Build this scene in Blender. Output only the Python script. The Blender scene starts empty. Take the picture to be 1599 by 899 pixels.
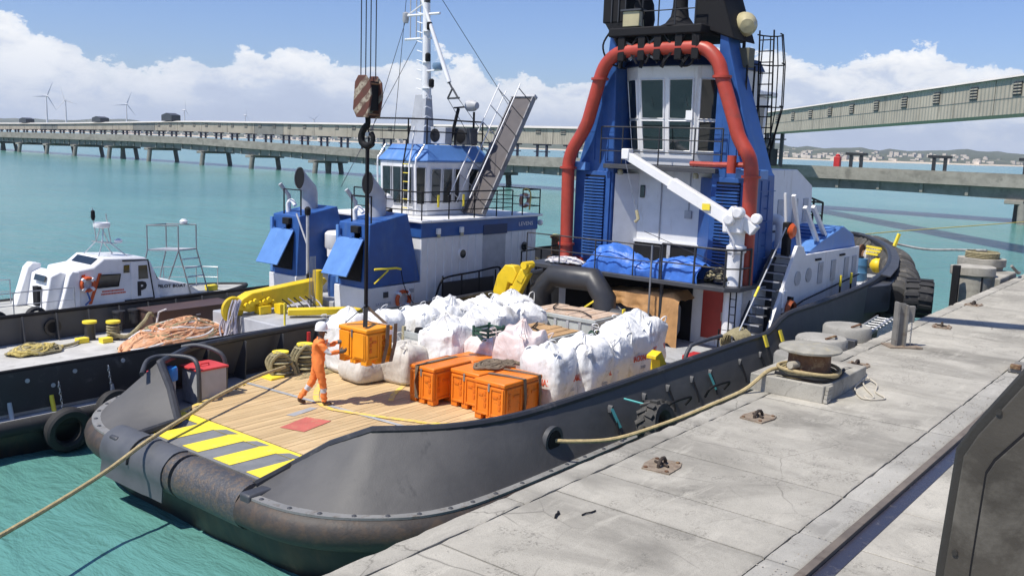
import bpy, bmesh, math, random
from mathutils import Vector, Matrix, noise
R = math.radians
sin, cos, pi = math.sin, math.cos, math.pi
SC = bpy.context.scene
COL = SC.collection
# world frame: x runs along the quay, y out over the water, z up; water surface at z = 0
# ---------------------------------------------------------------- camera
h, p, ro = R(38.72), math.atan(224 / 1440), R(2.0)
F = Vector((cos(p) * cos(h), cos(p) * sin(h), -sin(p)))
RT = Vector((sin(h), -cos(h), 0)); UP = RT.cross(F)
RX = RT * cos(ro) + UP * sin(ro); UX = UP * cos(ro) - RT * sin(ro)
cd = bpy.data.cameras.new('camera'); cam = bpy.data.objects.new('camera', cd); COL.objects.link(cam)
m = Matrix((RX, UX, -F)).transposed().to_4x4(); m.translation = (0, 0, 7.1)
cam.matrix_world = m
cd.sensor_width = 36; cd.lens = 36 * 1440 / 1599; cd.clip_start = .1; cd.clip_end = 30000
SC.camera = cam
# ---------------------------------------------------------------- sky, sun, exposure
SUN_EL, SUN_AZ = R(60), R(160)
SC.view_settings.view_transform = 'Standard'; SC.view_settings.look = 'None'
SC.view_settings.exposure = 0.12; SC.view_settings.gamma = 1; SC.view_settings.use_curve_mapping = False
wd = bpy.data.worlds.new('World'); SC.world = wd; wd.use_nodes = True
nt = wd.node_tree; nt.nodes.clear()
def nd(t, typ, **kw):
    n = t.nodes.new(typ)
    for k, v in kw.items():
        if k.startswith('i_'):
            key = k[2:]
            key = int(key) if key.isdigit() else key.replace('_', ' ')
            n.inputs[key].default_value = v
        else: setattr(n, k, v)
    return n
def mth(t, op, a, b=None, clamp=False):
    n = t.nodes.new('ShaderNodeMath'); n.operation = op; n.use_clamp = clamp
    for i, x in enumerate((a, b)):
        if x is None: continue
        if isinstance(x, (int, float)): n.inputs[i].default_value = x
        else: t.links.new(x, n.inputs[i])
    return n.outputs[0]
def ramp(t, fac, stops):
    n = t.nodes.new('ShaderNodeValToRGB'); el = n.color_ramp.elements
    while len(el) < len(stops): el.new(.5)
    for e, (pos, c) in zip(el, stops):
        e.position = pos; e.color = (c, c, c, 1) if isinstance(c, (int, float)) else (*c[:3], 1)
    t.links.new(fac, n.inputs[0]); return n.outputs[0]
def mixc(t, fac, a, b, blend='MIX'):
    n = t.nodes.new('ShaderNodeMix'); n.data_type = 'RGBA'; n.blend_type = blend
    for sock, x in ((n.inputs[0], fac), (n.inputs[6], a), (n.inputs[7], b)):
        if isinstance(x, (int, float)): sock.default_value = x
        elif isinstance(x, (tuple, list)): sock.default_value = (*x[:3], 1)
        else: t.links.new(x, sock)
    return n.outputs[2]
def noi(t, vec, scale, detail=5, rough=.55, dist=0.):
    n = t.nodes.new('ShaderNodeTexNoise'); n.inputs['Scale'].default_value = scale
    n.inputs['Detail'].default_value = detail; n.inputs['Roughness'].default_value = rough; n.inputs['Distortion'].default_value = dist
    if vec is not None: t.links.new(vec, n.inputs['Vector'])
    return n.outputs[0]
sky = nd(nt, 'ShaderNodeTexSky', sky_type='NISHITA', sun_disc=False, sun_elevation=SUN_EL, sun_rotation=pi / 2 - SUN_AZ, altitude=0, air_density=1.0, dust_density=.6, ozone_density=1.5)
tc = nd(nt, 'ShaderNodeTexCoord')
mp = nd(nt, 'ShaderNodeMapping'); mp.inputs['Scale'].default_value = (1, 1, 1.5); mp.inputs['Location'].default_value = (2.35, .3, 0.0)
nt.links.new(tc.outputs['Generated'], mp.inputs[0]); CV = mp.outputs[0]
sx = nd(nt, 'ShaderNodeSeparateXYZ'); nt.links.new(tc.outputs['Generated'], sx.inputs[0]); ELZ = sx.outputs[2]
big = noi(nt, CV, 5.5, 2, .5); med = noi(nt, CV, 20, 12, .66, .1)
d0 = mth(nt, 'MULTIPLY', big, .16); d1 = mth(nt, 'MULTIPLY', med, .085)
top = mth(nt, 'ADD', d0, d1)                                   # local height of the cloud tops (sine of elevation)
cov = mth(nt, 'SUBTRACT', top, mth(nt, 'ADD', ELZ, .033))
mask = ramp(nt, mth(nt, 'MULTIPLY', cov, 40), [(0.0, 0.0), (.14, .8), (.5, 1.0)])
haz = ramp(nt, ELZ, [(0.0, .9), (.05, .45), (.12, 0.0)])
mp2 = nd(nt, 'ShaderNodeMapping'); mp2.inputs['Scale'].default_value = (1, 1, 2.2); mp2.inputs['Location'].default_value = (2.35, .3, .06)
nt.links.new(tc.outputs['Generated'], mp2.inputs[0])
lit = mth(nt, 'SUBTRACT', noi(nt, mp2.outputs[0], 19, 12, .62, .3), .5)
shade = mth(nt, 'ADD', mth(nt, 'MULTIPLY', lit, 2.3), mth(nt, 'SUBTRACT', .98, mth(nt, 'MULTIPLY', cov, 9.5)), True)
ccol = ramp(nt, shade, [(0.0, (.50, .57, .74)), (.4, (.64, .71, .85)), (.68, (.93, .95, .98)), (1.0, (1.08, 1.08, 1.07))])
ccol = mixc(nt, haz, ccol, (.56, .65, .83))
b1 = nd(nt, 'ShaderNodeBackground'); nt.links.new(mixc(nt, 1., sky.outputs[0], (.66, .76, 1.06), 'MULTIPLY'), b1.inputs[0]); b1.inputs[1].default_value = .12
b2 = nd(nt, 'ShaderNodeBackground'); nt.links.new(ccol, b2.inputs[0]); b2.inputs[1].default_value = .95
ms = nd(nt, 'ShaderNodeMixShader'); nt.links.new(mask, ms.inputs[0]); nt.links.new(b1.outputs[0], ms.inputs[1]); nt.links.new(b2.outputs[0], ms.inputs[2])
wo = nd(nt, 'ShaderNodeOutputWorld'); nt.links.new(ms.outputs[0], wo.inputs[0])
sd = bpy.data.lights.new('sun', 'SUN'); sun = bpy.data.objects.new('sun', sd); COL.objects.link(sun)
sd.energy = 5.0; sd.angle = R(.53); sd.color = (1, .945, .85)
sun.rotation_euler = Vector((-cos(SUN_AZ) * cos(SUN_EL), -sin(SUN_AZ) * cos(SUN_EL), -sin(SUN_EL))).to_track_quat('-Z', 'Y').to_euler()
sun.location = (-20, 10, 40)

# ---------------------------------------------------------------- materials
MATS = {}
def mat(name, col, rough=.6, metal=0., var=.14, scale=2.5, bump=.15, bscale=40, dirt=None, dirt_amt=.0, dscale=1.2, rand=0., spec=.5, streak=False, rust=0.):
    """painted or raw surface with tone variation, dirt or rust patches and fine relief"""
    if name in MATS: return MATS[name]
    ma = bpy.data.materials.new(name); ma.use_nodes = True; t = ma.node_tree
    bs = t.nodes['Principled BSDF']; MATS[name] = ma
    tc = nd(t, 'ShaderNodeTexCoord'); V = tc.outputs['Object']
    n1 = noi(t, V, scale, 6, .6)
    lo = tuple(c * (1 - var) for c in col); hi = tuple(min(1, c * (1 + var)) for c in col)
    c = mixc(t, ramp(t, n1, [(.3, 0.), (.7, 1.)]), lo, hi)
    if dirt:
        VV = V
        if streak:
            mpp = nd(t, 'ShaderNodeMapping'); mpp.inputs['Scale'].default_value = (1, 1, .22); t.links.new(V, mpp.inputs[0]); VV = mpp.outputs[0]
        n2 = noi(t, VV, dscale, 9, .7, .3)
        k = .5 + .22 * (1 - 2 * dirt_amt)
        c = mixc(t, ramp(t, n2, [(max(0, k - .03), 0.), (min(1, k + .10), .85)]), c, dirt)
    if rust:
        mr_ = nd(t, 'ShaderNodeMapping'); mr_.inputs['Scale'].default_value = (5, 5, .45); t.links.new(V, mr_.inputs[0])
        k = .74 - .16 * rust; c = mixc(t, mth(t, 'MULTIPLY', ramp(t, noi(t, mr_.outputs[0], 1.3, 6, .65), [(k, 0.), (k + .07, .8)]), ramp(t, noi(t, V, .9, 3), [(.4, 0.), (.6, 1.)])), c, (.22, .105, .05))
    if rand:
        oi = nd(t, 'ShaderNodeObjectInfo')
        c = mixc(t, 1., c, ramp(t, oi.outputs['Random'], [(0., 1 - rand), (1., 1.)]), 'MULTIPLY')
    t.links.new(c, bs.inputs['Base Color'])
    bs.inputs['Metallic'].default_value = metal; bs.inputs['Specular IOR Level'].default_value = spec
    n3 = noi(t, V, bscale, 4, .6)
    t.links.new(ramp(t, n1, [(.2, max(.02, rough - .1)), (.8, min(1, rough + .1))]), bs.inputs['Roughness'])
    if bump:
        b = nd(t, 'ShaderNodeBump'); b.inputs['Strength'].default_value = bump; b.inputs['Distance'].default_value = .02
        t.links.new(n3, b.inputs['Height']); t.links.new(b.outputs[0], bs.inputs['Normal'])
    return ma
RUST = (.16, .06, .025)
GRIME = (.05, .045, .04)
K = dict(
 black=mat('black_paint', (.028, .029, .033), .45, dirt=(.10, .095, .09), dirt_amt=.28, dscale=2.5),
 hullblk=mat('hull_black', (.016, .016, .017), .5, dirt=(.06, .036, .022), dirt_amt=.45, dscale=1.1, streak=True),
 grey=mat('bulwark_grey', (.088, .086, .084), .62, var=.16, scale=1.1, dirt=(.04, .04, .042), dirt_amt=.2, dscale=1.6, streak=True, bump=.2),
 dgrey=mat('dark_grey_paint', (.055, .058, .066), .5, dirt=(.02, .02, .02), dirt_amt=.3),
 dkgrey=mat('deck_grey', (.36, .37, .38), .65, dirt=(.2, .2, .19), dirt_amt=.35, dscale=2.0),
 lgrey=mat('light_grey_paint', (.42, .43, .45), .5, dirt=(.22, .21, .2), dirt_amt=.3, rust=.5),
 white=mat('white_paint', (.74, .745, .75), .45, var=.06, dirt=(.52, .49, .44), dirt_amt=.24, streak=True, bump=.08, rust=.6),
 white2=mat('white_gloss', (.8, .8, .8), .3, var=.04, bump=.03),
 blue=mat('blue_paint', (.024, .090, .30), .45, var=.16, dirt=(.07, .14, .30), dirt_amt=.3, streak=True, bump=.1, rust=.45),
 blue2=mat('light_blue_paint', (.10, .235, .54), .45, var=.12, bump=.08, dirt=(.2, .32, .55), dirt_amt=.25, streak=True, rust=.3),
 red=mat('red_pipe', (.40, .052, .03), .42, var=.16, dirt=(.24, .06, .04), dirt_amt=.32, bump=.1, rust=.4),
 redp=mat('red_paint', (.5, .03, .03), .45, dirt=(.3, .05, .04), dirt_amt=.2),
 reddoor=mat('red_door', (.33, .03, .022), .45),
 yellow=mat('yellow_paint', (.80, .56, .02), .45, var=.1, dirt=(.35, .25, .06), dirt_amt=.25, dscale=3),
 yel2=mat('yellow_marking', (.86, .68, .05), .6, var=.08, dirt=(.5, .40, .18), dirt_amt=.28, dscale=5),
 orange=mat('orange_plastic', (.82, .215, .012), .42, var=.07, dirt=(.42, .13, .025), dirt_amt=.3, dscale=5, bump=.08, rand=.10),
 orgy=mat('orange_pale_plastic', (.86, .33, .015), .42, var=.06, dirt=(.7, .25, .03), dirt_amt=.2, dscale=3, bump=.05),
 orgdk=mat('orange_recess_shade', (.66, .16, .01), .45, var=.07, bump=.05),  # darker copy of the crate orange, recess shade put into the colour
 oranget=mat('orange_ring', (.62, .10, .02), .5),
 wood=mat('plywood', (.46, .29, .14), .7, var=.25, scale=3, dirt=(.2, .12, .06), dirt_amt=.3, dscale=3),
 rubber=mat('rubber', (.022, .022, .024), .75, dirt=(.10, .095, .085), dirt_amt=.3, dscale=4, bump=.3, bscale=25),
 fender=mat('fender_rubber', (.045, .038, .034), .6, dirt=(.078, .054, .038), dirt_amt=.5, dscale=4.5, bump=.3, bscale=20),
 roller=mat('worn_roller', (.075, .075, .08), .5, dirt=(.15, .112, .08), dirt_amt=.5, dscale=9, bump=.8, bscale=22, metal=.2),
 mat_=mat('rubber_mat', (.085, .09, .10), .5, bump=.1),
 rust=mat('rusty_iron', (.14, .07, .035), .8, var=.4, scale=8, dirt=(.33, .23, .12), dirt_amt=.35, dscale=6, bump=.5, bscale=30),
 rope=mat('rope_tan', (.42, .33, .17), .85, var=.25, scale=12, bump=.7, bscale=60),
 ropeg=mat('rope_olive', (.30, .26, .15), .9, var=.35, scale=12, bump=.7, bscale=60),
 ropey=mat('rope_yellow', (.52, .41, .13), .85, var=.25, scale=12, bump=.6, bscale=60),
 ropeo=mat('rope_orange', (.66, .35, .19), .9, var=.3, scale=6, dirt=(.62, .52, .42), dirt_amt=.3, dscale=5, bump=.8, bscale=50),
 ropew=mat('rope_white', (.68, .66, .64), .9, var=.2, scale=10, bump=.7, bscale=50),
 ropel=mat('rope_lilac', (.42, .40, .46), .9, var=.25, scale=10, bump=.7, bscale=50),
 wire=mat('wire', (.02, .022, .04), .5),
 steel=mat('steel', (.32, .33, .35), .35, metal=.7, dirt=(.2, .15, .1), dirt_amt=.2),
 alu=mat('aluminium', (.50, .51, .53), .38, metal=.6),
 glass=mat('dark_glass', (.012, .018, .02), .06, var=.3, bump=0, spec=.9),
 bag=mat('bag_white', (.77, .77, .76), .5, var=.09, scale=3, dirt=(.50, .475, .43), dirt_amt=.36, dscale=2.2, bump=.35, bscale=14, spec=.4),
 bagb=mat('bag_beige', (.56, .53, .48), .7, var=.12, scale=3, dirt=(.36, .32, .26), dirt_amt=.3, dscale=2.5, bump=.35, bscale=14),
 bagp=mat('bag_clear', (.66, .55, .52), .35, var=.15, scale=2, dirt=(.78, .76, .75), dirt_amt=.45, dscale=2.2, bump=.3, bscale=12),
 tarpb=mat('tarp_blue', (.05, .17, .58), .5, var=.16, scale=3, dirt=(.14, .28, .66), dirt_amt=.25, bump=.3, bscale=9),
 tarpt=mat('tarp_tan', (.46, .25, .10), .7, var=.15, scale=3, dirt=(.3, .17, .08), dirt_amt=.3, bump=.3, bscale=9),
 green=mat('green_plastic', (.03, .09, .06), .6, var=.3, scale=8),
 bing=mat('bin_grey', (.46, .49, .48), .55, dirt=(.25, .28, .22), dirt_amt=.3, dscale=3),
 brown=mat('brown_steel', (.075, .045, .038), .55, dirt=(.13, .075, .05), dirt_amt=.25),
 panel=mat('shaded_panel_steel', (.062, .055, .044), .5, var=.3, scale=1.8, dirt=(.13, .12, .10), dirt_amt=.32, dscale=2.2, bump=.12),  # dark base colour carries the shade on the machine panel
 panelb=mat('panel_edge', (.03, .028, .024), .5, var=.2),
 strap=mat('strap_brown', (.17, .13, .09), .8, var=.3, scale=9, bump=.4),
 skin=mat('skin', (.17, .085, .05), .5, var=.08, bump=.05),
 suit=mat('coverall_orange', (.88, .235, .05), .75, var=.1, scale=9, bump=.3, bscale=20),
 glove=mat('glove', (.12, .11, .10), .8), boot=mat('boot', (.10, .05, .025), .7, dirt=(.2, .13, .07), dirt_amt=.4),
 refl=mat('reflective_tape', (.55, .56, .58), .4), helmet=mat('helmet_white', (.84, .84, .84), .25, var=.02, bump=0),
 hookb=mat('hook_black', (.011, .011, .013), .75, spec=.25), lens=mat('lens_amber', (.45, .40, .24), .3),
 text=mat('print_black', (.02, .02, .025), .5, bump=0), textr=mat('print_red', (.66, .10, .04), .6, bump=0), textg=mat('print_grey', (.32, .35, .42), .6, bump=0),
 hatch=mat('stern_plate_grey', (.19, .195, .2), .6, dirt=(.12, .12, .12), dirt_amt=.3, dscale=3),
 yelw=mat('worn_deck_yellow', (.78, .58, .08), .7, var=.1, dirt=(.60, .42, .2), dirt_amt=.62, dscale=6, bump=.1),
 padr=mat('pad_rust', (.24, .19, .14), .85, var=.3, scale=8, dirt=(.12, .07, .045), dirt_amt=.4, dscale=7, bump=.5),
 ironb=mat('rail_brown', (.15, .125, .10), .6, var=.25, dirt=(.08, .06, .045), dirt_amt=.35, dscale=3),
 teal=mat('teal_sling', (.10, .42, .40), .7),
)

for nm in ('bag', 'bagb', 'bagp', 'tarpb', 'tarpt'):
    t = K[nm].node_tree; bs = t.nodes['Principled BSDF']; b0 = [n for n in t.nodes if n.type == 'BUMP'][0]; tcn = [n for n in t.nodes if n.type == 'TEX_COORD'][0]
    mp_ = nd(t, 'ShaderNodeMapping'); mp_.inputs['Scale'].default_value = (1, 1, .45); t.links.new(tcn.outputs['Object'], mp_.inputs[0])
    r1 = mth(t, 'ABSOLUTE', mth(t, 'SUBTRACT', noi(t, mp_.outputs[0], 2.3, 3, .5, .8), .5)); r2 = mth(t, 'ABSOLUTE', mth(t, 'SUBTRACT', noi(t, mp_.outputs[0], 6, 2, .5, .4), .5))
    hh_ = mth(t, 'ADD', mth(t, 'MULTIPLY', r1, 1.0), mth(t, 'MULTIPLY', r2, .22)); b2_ = nd(t, 'ShaderNodeBump'); b2_.inputs['Strength'].default_value = .8; b2_.inputs['Distance'].default_value = .085 if nm[0] == 'b' else .06
    t.links.new(hh_, b2_.inputs['Height']); t.links.new(b0.outputs[0], b2_.inputs['Normal']); t.links.new(b2_.outputs[0], bs.inputs['Normal'])
t = K['grey'].node_tree; bs = t.nodes['Principled BSDF']; b0 = [n for n in t.nodes if n.type == 'BUMP'][0]; tcn = [n for n in t.nodes if n.type == 'TEX_COORD'][0]
b2_ = nd(t, 'ShaderNodeBump'); b2_.inputs['Strength'].default_value = .5; b2_.inputs['Distance'].default_value = .06; t.links.new(noi(t, tcn.outputs['Object'], 1.3, 3, .5), b2_.inputs['Height']); t.links.new(b0.outputs[0], b2_.inputs['Normal']); t.links.new(b2_.outputs[0], bs.inputs['Normal'])

# ---------------------------------------------------------------- mesh builder
INV = {}
class MB:
    def __init__(s): s.v = []; s.f = []
    def add(s, vs, fs):
        o = len(s.v); s.v += [tuple(v) for v in vs]; s.f += [tuple(i + o for i in f) for f in fs]; return s
    def box(s, x0, x1, y0, y1, z0, z1, M=None):
        vs = [Vector((x, y, z)) for z in (z0, z1) for y in (y0, y1) for x in (x0, x1)]
        if M: vs = [M @ v for v in vs]
        return s.add(vs, [(0, 2, 3, 1), (4, 5, 7, 6), (0, 1, 5, 4), (2, 6, 7, 3), (0, 4, 6, 2), (1, 3, 7, 5)])
    def bar(s, a, b, w, t, up=(0, 0, 1)):
        a, b = Vector(a), Vector(b); d = (b - a).normalized(); u = Vector(up)
        if abs(d.dot(u)) > .98: u = Vector((1, 0, 0))
        x = d.cross(u).normalized() * w / 2; y = x.cross(d).normalized() * t / 2
        vs = [q + i * x + j * y for q in (a, b) for i, j in ((-1, -1), (1, -1), (1, 1), (-1, 1))]
        return s.add(vs, [(3, 2, 1, 0), (4, 5, 6, 7), (0, 1, 5, 4), (1, 2, 6, 5), (2, 3, 7, 6), (3, 0, 4, 7)])
    def tube(s, pts, r, n=8, closed=False, cap=True):
        pts = [Vector(q) for q in pts]; m = len(pts)
        rs = r if isinstance(r, (list, tuple)) else [r] * m
        tg = []
        for i in range(m):
            a = pts[i - 1] if (i or closed) else pts[0]; b = pts[(i + 1) % m] if (i < m - 1 or closed) else pts[-1]
            d = b - a; tg.append(d.normalized() if d.length > 1e-9 else Vector((0, 0, 1)))
        u = tg[0].orthogonal().normalized(); vs = []
        for i in range(m):
            u = (u - tg[i] * u.dot(tg[i])); u = u.normalized() if u.length > 1e-6 else tg[i].orthogonal().normalized()
            w = tg[i].cross(u)
            vs += [pts[i] + (u * cos(2 * pi * k / n) + w * sin(2 * pi * k / n)) * rs[i] for k in range(n)]
        fs = []
        for i in range(m if closed else m - 1):
            j = (i + 1) % m
            fs += [(i * n + k, i * n + (k + 1) % n, j * n + (k + 1) % n, j * n + k) for k in range(n)]
        if cap and not closed: fs += [tuple(range(n))[::-1], tuple((m - 1) * n + k for k in range(n))]
        return s.add(vs, fs)
    def cyl(s, a, b, r0, r1=None, n=12): return s.tube([a, b], [r0, r0 if r1 is None else r1], n)
    def lathe(s, prof, c=(0, 0, 0), n=20, axis='z', close=False):
        vs = []; c = Vector(c)
        for (r, z) in prof:
            for k in range(n):
                a = 2 * pi * k / n; q = (r * cos(a), r * sin(a), z)
                q = {'z': q, 'x': (q[2], q[0], q[1]), 'y': (q[1], q[2], q[0])}[axis]; vs.append(c + Vector(q))
        m = len(prof); fs = []
        for i in range(m if close else m - 1):
            j = (i + 1) % m
            fs += [(i * n + k, i * n + (k + 1) % n, j * n + (k + 1) % n, j * n + k) for k in range(n)]
        if not close:
            if prof[0][0] > 1e-5: fs.append(tuple(range(n))[::-1])
            if prof[-1][0] > 1e-5: fs.append(tuple((m - 1) * n + k for k in range(n)))
        return s.add(vs, fs)
    def prism(s, poly, d0, d1, axis='z'):
        n = len(poly); vs = []
        for d in (d0, d1):
            for a, b in poly: vs.append({'z': (a, b, d), 'x': (d, a, b), 'y': (a, d, b)}[axis])
        return s.add(vs, [tuple(range(n))[::-1], tuple(range(n, 2 * n))] + [(k, (k + 1) % n, n + (k + 1) % n, n + k) for k in range(n)])
    def grid(s, rows, cu=False, cv=False):
        a, b = len(rows), len(rows[0]); vs = [q for r_ in rows for q in r_]; fs = []
        for i in range(a if cu else a - 1):
            for j in range(b if cv else b - 1):
                fs.append((i * b + j, i * b + (j + 1) % b, ((i + 1) % a) * b + (j + 1) % b, ((i + 1) % a) * b + j))
        return s.add(vs, fs)
    def plate(s, rows, th):
        """sheet with thickness: rows of points, offset along the averaged normal"""
        rows = [[Vector(q) for q in r_] for r_ in rows]; a, b = len(rows), len(rows[0]); back = []
        for i in range(a):
            rr = []
            for j in range(b):
                du = rows[min(i + 1, a - 1)][j] - rows[max(i - 1, 0)][j]; dv = rows[i][min(j + 1, b - 1)] - rows[i][max(j - 1, 0)]
                nn = du.cross(dv); nn = nn.normalized() if nn.length > 1e-9 else Vector((0, 0, 1)); rr.append(rows[i][j] - nn * th)
            back.append(rr)
        o = len(s.v); s.grid(rows); s.grid([r_[::-1] for r_ in back])
        k = a * b
        def B(i, j): return k + i * b + (b - 1 - j)
        fs = []
        for j in range(b - 1):
            fs.append((j, B(0, j), B(0, j + 1), j + 1)); q = (a - 1) * b + j; fs.append((q, q + 1, B(a - 1, j + 1), B(a - 1, j)))
        for i in range(a - 1):
            fs.append((i * b, (i + 1) * b, B(i + 1, 0), B(i, 0))); q = i * b + b - 1; fs.append((q, B(i, b - 1), B(i + 1, b - 1), q + b))
        s.f += [tuple(x + o for x in f) for f in fs]; return s
    def xf(s, M): s.v = [tuple(M @ Vector(v)) for v in s.v]; return s
    def jig(s, amp, freq, seed=0):
        o = Vector((seed * 7.3, seed * 3.1, seed * 1.7))
        s.v = [tuple(Vector(v) + noise.noise_vector((Vector(v) * freq) + o) * amp) for v in s.v]; return s
    def build(s, name, ma, parent=None, bevel=0., seg=2, ang=38, kind=None, fix=True, sub=0):
        me = bpy.data.meshes.new(name); me.from_pydata(s.v, [], s.f)
        if fix:
            bm = bmesh.new(); bm.from_mesh(me); bmesh.ops.recalc_face_normals(bm, faces=bm.faces); bm.to_mesh(me); bm.free()
        me.materials.append(K[ma] if isinstance(ma, str) else ma)
        me.shade_smooth(); me.set_sharp_from_angle(angle=R(ang))
        o = bpy.data.objects.new(name, me); COL.objects.link(o)
        if parent is not None: par(o, parent)
        if bevel:
            b = o.modifiers.new('bevel', 'BEVEL'); b.width = bevel; b.segments = seg; b.limit_method = 'ANGLE'; b.angle_limit = R(40)
        if sub: q = o.modifiers.new('sub', 'SUBSURF'); q.levels = sub; q.render_levels = sub
        if kind: o['kind'] = kind
        return o
def par(o, parent):
    o.parent = parent
    if parent.name in INV: o.matrix_parent_inverse = INV[parent.name]
def tag(o, label=None, cat=None, group=None, kind=None):
    if label: o['label'] = label
    if cat: o['category'] = cat
    if group: o['group'] = group
    if kind: o['kind'] = kind
    return o
def thing(name, label, cat, loc=(0, 0, 0), rz=0., group=None):
    o = bpy.data.objects.new(name, None); COL.objects.link(o); o.empty_display_size = .2
    o.location = loc; o.rotation_euler = (0, 0, rz)
    INV[o.name] = (Matrix.Translation(loc) @ Matrix.Rotation(rz, 4, 'Z')).inverted()
    return tag(o, label, cat, group)
def struct(o, name=None): o['kind'] = 'structure'; return o
def move(o, loc, rz=0., scale=None, rot=None):
    o.location = loc; o.rotation_euler = rot or (0, 0, rz)
    if scale: o.scale = scale if isinstance(scale, (tuple, list)) else (scale,) * 3
    return o
def dup(o, loc=None, rz=None, label=None, scale=None, rot=None):
    def cp(q, pa):
        c = q.copy(); COL.objects.link(c)
        if pa: c.parent = pa
        for ch in list(q.children): cp(ch, c)
        return c
    c = cp(o, None)
    if loc is not None: c.location = loc
    if rz is not None: c.rotation_euler = (0, 0, rz)
    if rot is not None: c.rotation_euler = rot
    if scale: c.scale = scale if isinstance(scale, (tuple, list)) else (scale,) * 3
    if label: c['label'] = label
    return c
def copypart(o, parent, loc=(0, 0, 0), rot=(0, 0, 0)):
    c = o.copy(); COL.objects.link(c); c.parent = parent; c.location = loc; c.rotation_euler = rot
    c.matrix_parent_inverse = INV.get(parent.name, Matrix()) ; return c
def text(s, size, M, ma, parent=None, name='lettering', ext=.002, sx=1., bold=.0):
    cu = bpy.data.curves.new(name, 'FONT'); cu.body = s; cu.size = size; cu.extrude = ext; cu.align_x = 'CENTER'; cu.align_y = 'CENTER'; cu.offset = bold; cu.resolution_u = 2
    to = bpy.data.objects.new('tmp', cu); COL.objects.link(to)
    me = bpy.data.meshes.new_from_object(to); bpy.data.objects.remove(to)
    me.transform(M @ Matrix.Diagonal((sx, 1, 1, 1)))
    me.materials.clear(); me.materials.append(K[ma]); o = bpy.data.objects.new(name, me); COL.objects.link(o)
    if parent is not None: par(o, parent)
    return o
def fmat(o, x, y):
    """frame whose local x runs along x and local y along y, at o"""
    x = Vector(x).normalized(); y = Vector(y); z = x.cross(y).normalized(); y = z.cross(x)
    M = Matrix((x, y, z)).transposed().to_4x4(); M.translation = o; return M
def smooth(pts, k=6):
    """Catmull-Rom through the points"""
    P = [Vector(q) for q in pts]; out = []
    for i in range(len(P) - 1):
        a, b, c, d = P[max(i - 1, 0)], P[i], P[i + 1], P[min(i + 2, len(P) - 1)]
        for j in range(k):
            t = j / k; out.append(.5 * ((2 * b) + (c - a) * t + (2 * a - 5 * b + 4 * c - d) * t * t + (3 * b - a - 3 * c + d) * t ** 3))
    out.append(P[-1]); return out
def lerp(a, b, t): return a + (b - a) * t
def interp(tab, x):
    if x <= tab[0][0]: return tab[0][1]
    for (a, b), (c, d) in zip(tab, tab[1:]):
        if x <= c: return b + (d - b) * (x - a) / (c - a)
    return tab[-1][1]
def rail(parent, pts, hgt, ma='black', r=.022, mids=(.5,), name='railing', rp=None):
    """guard rail along deck points: the rails are one part, each post its own piece"""
    q = MB(); P = [Vector(a) for a in pts]
    for hh in (1.,) + tuple(mids): q.tube([a + Vector((0, 0, hgt * hh)) for a in P], r if hh == 1. else r * .75, 6)
    o = q.build(name, ma, parent); first = None
    for a in P:
        if first is None: first = MB().cyl((0, 0, 0), (0, 0, hgt), rp or r, n=6).build('post', ma, o); c = first
        else: c = first.copy(); COL.objects.link(c)
        c.location = a
    return o

# ================================================================ SETTING
# ---- water: one polar sheet round the viewer, out to the horizon
def water_mat():
    ma = bpy.data.materials.new('sea_water'); ma.use_nodes = True; t = ma.node_tree; bs = t.nodes['Principled BSDF']
    tc = nd(t, 'ShaderNodeTexCoord'); V = tc.outputs['Object']
    a = noi(t, V, .035, 4, .55, .3); b = noi(t, V, .25, 4, .6)
    c = mixc(t, ramp(t, a, [(.36, 0.), (.64, 1.)]), (.085, .232, .212), (.125, .295, .258))
    c = mixc(t, ramp(t, b, [(.35, .0), (.75, .5)]), c, (.10, .272, .232))
    mp = nd(t, 'ShaderNodeMapping'); mp.inputs['Rotation'].default_value = (0, 0, R(25)); mp.inputs['Scale'].default_value = (1, .35, 1); t.links.new(V, mp.inputs[0])
    fo = noi(t, mp.outputs[0], 1.1, 9, .72, .2); fb = noi(t, V, .05, 2)
    foam = mth(t, 'MULTIPLY', ramp(t, fo, [(.685, 0.), (.74, 1.)]), ramp(t, fb, [(.42, 0.), (.6, .9)]))
    c = mixc(t, foam, c, (.75, .8, .8))
    t.links.new(c, bs.inputs['Base Color']); bs.inputs['Roughness'].default_value = .16; bs.inputs['IOR'].default_value = 1.33
    bs.inputs['Specular IOR Level'].default_value = .55
    w1 = noi(t, mp.outputs[0], 1.6, 6, .62, .4); w2 = noi(t, mp.outputs[0], 7, 3, .6); w3 = noi(t, mp.outputs[0], .35, 4, .6)
    hsum = mth(t, 'ADD', mth(t, 'MULTIPLY', w1, 1.0), mth(t, 'ADD', mth(t, 'MULTIPLY', w2, .18), mth(t, 'MULTIPLY', w3, 2.2)))
    bp_ = nd(t, 'ShaderNodeBump'); bp_.inputs['Strength'].default_value = .45; bp_.inputs['Distance'].default_value = .32
    t.links.new(hsum, bp_.inputs['Height']); t.links.new(bp_.outputs[0], bs.inputs['Normal']); return ma
q = MB(); rows = []
rad = [0.5 * (1.058 ** i) for i in range(176)]
rad = [r_ for r_ in rad if r_ < 9500] + [9500]
for r_ in rad:
    row = []
    for k in range(260):
        a = 2 * pi * k / 260; x, y = r_ * cos(a), r_ * sin(a); f = max(0, 1 - r_ / 160)
        z = f * (.035 * sin(2.1 * x + .8 * y) + .03 * sin(-1.1 * x + 2.3 * y + 1) + .07 * noise.noise((x * .55, y * .55, 0))) if f > 0 else 0
        row.append((x, y, z - .0))
    rows.append(row)
q.grid(rows, cv=True); q.build('water', water_mat(), kind='structure', ang=180, fix=False)
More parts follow.
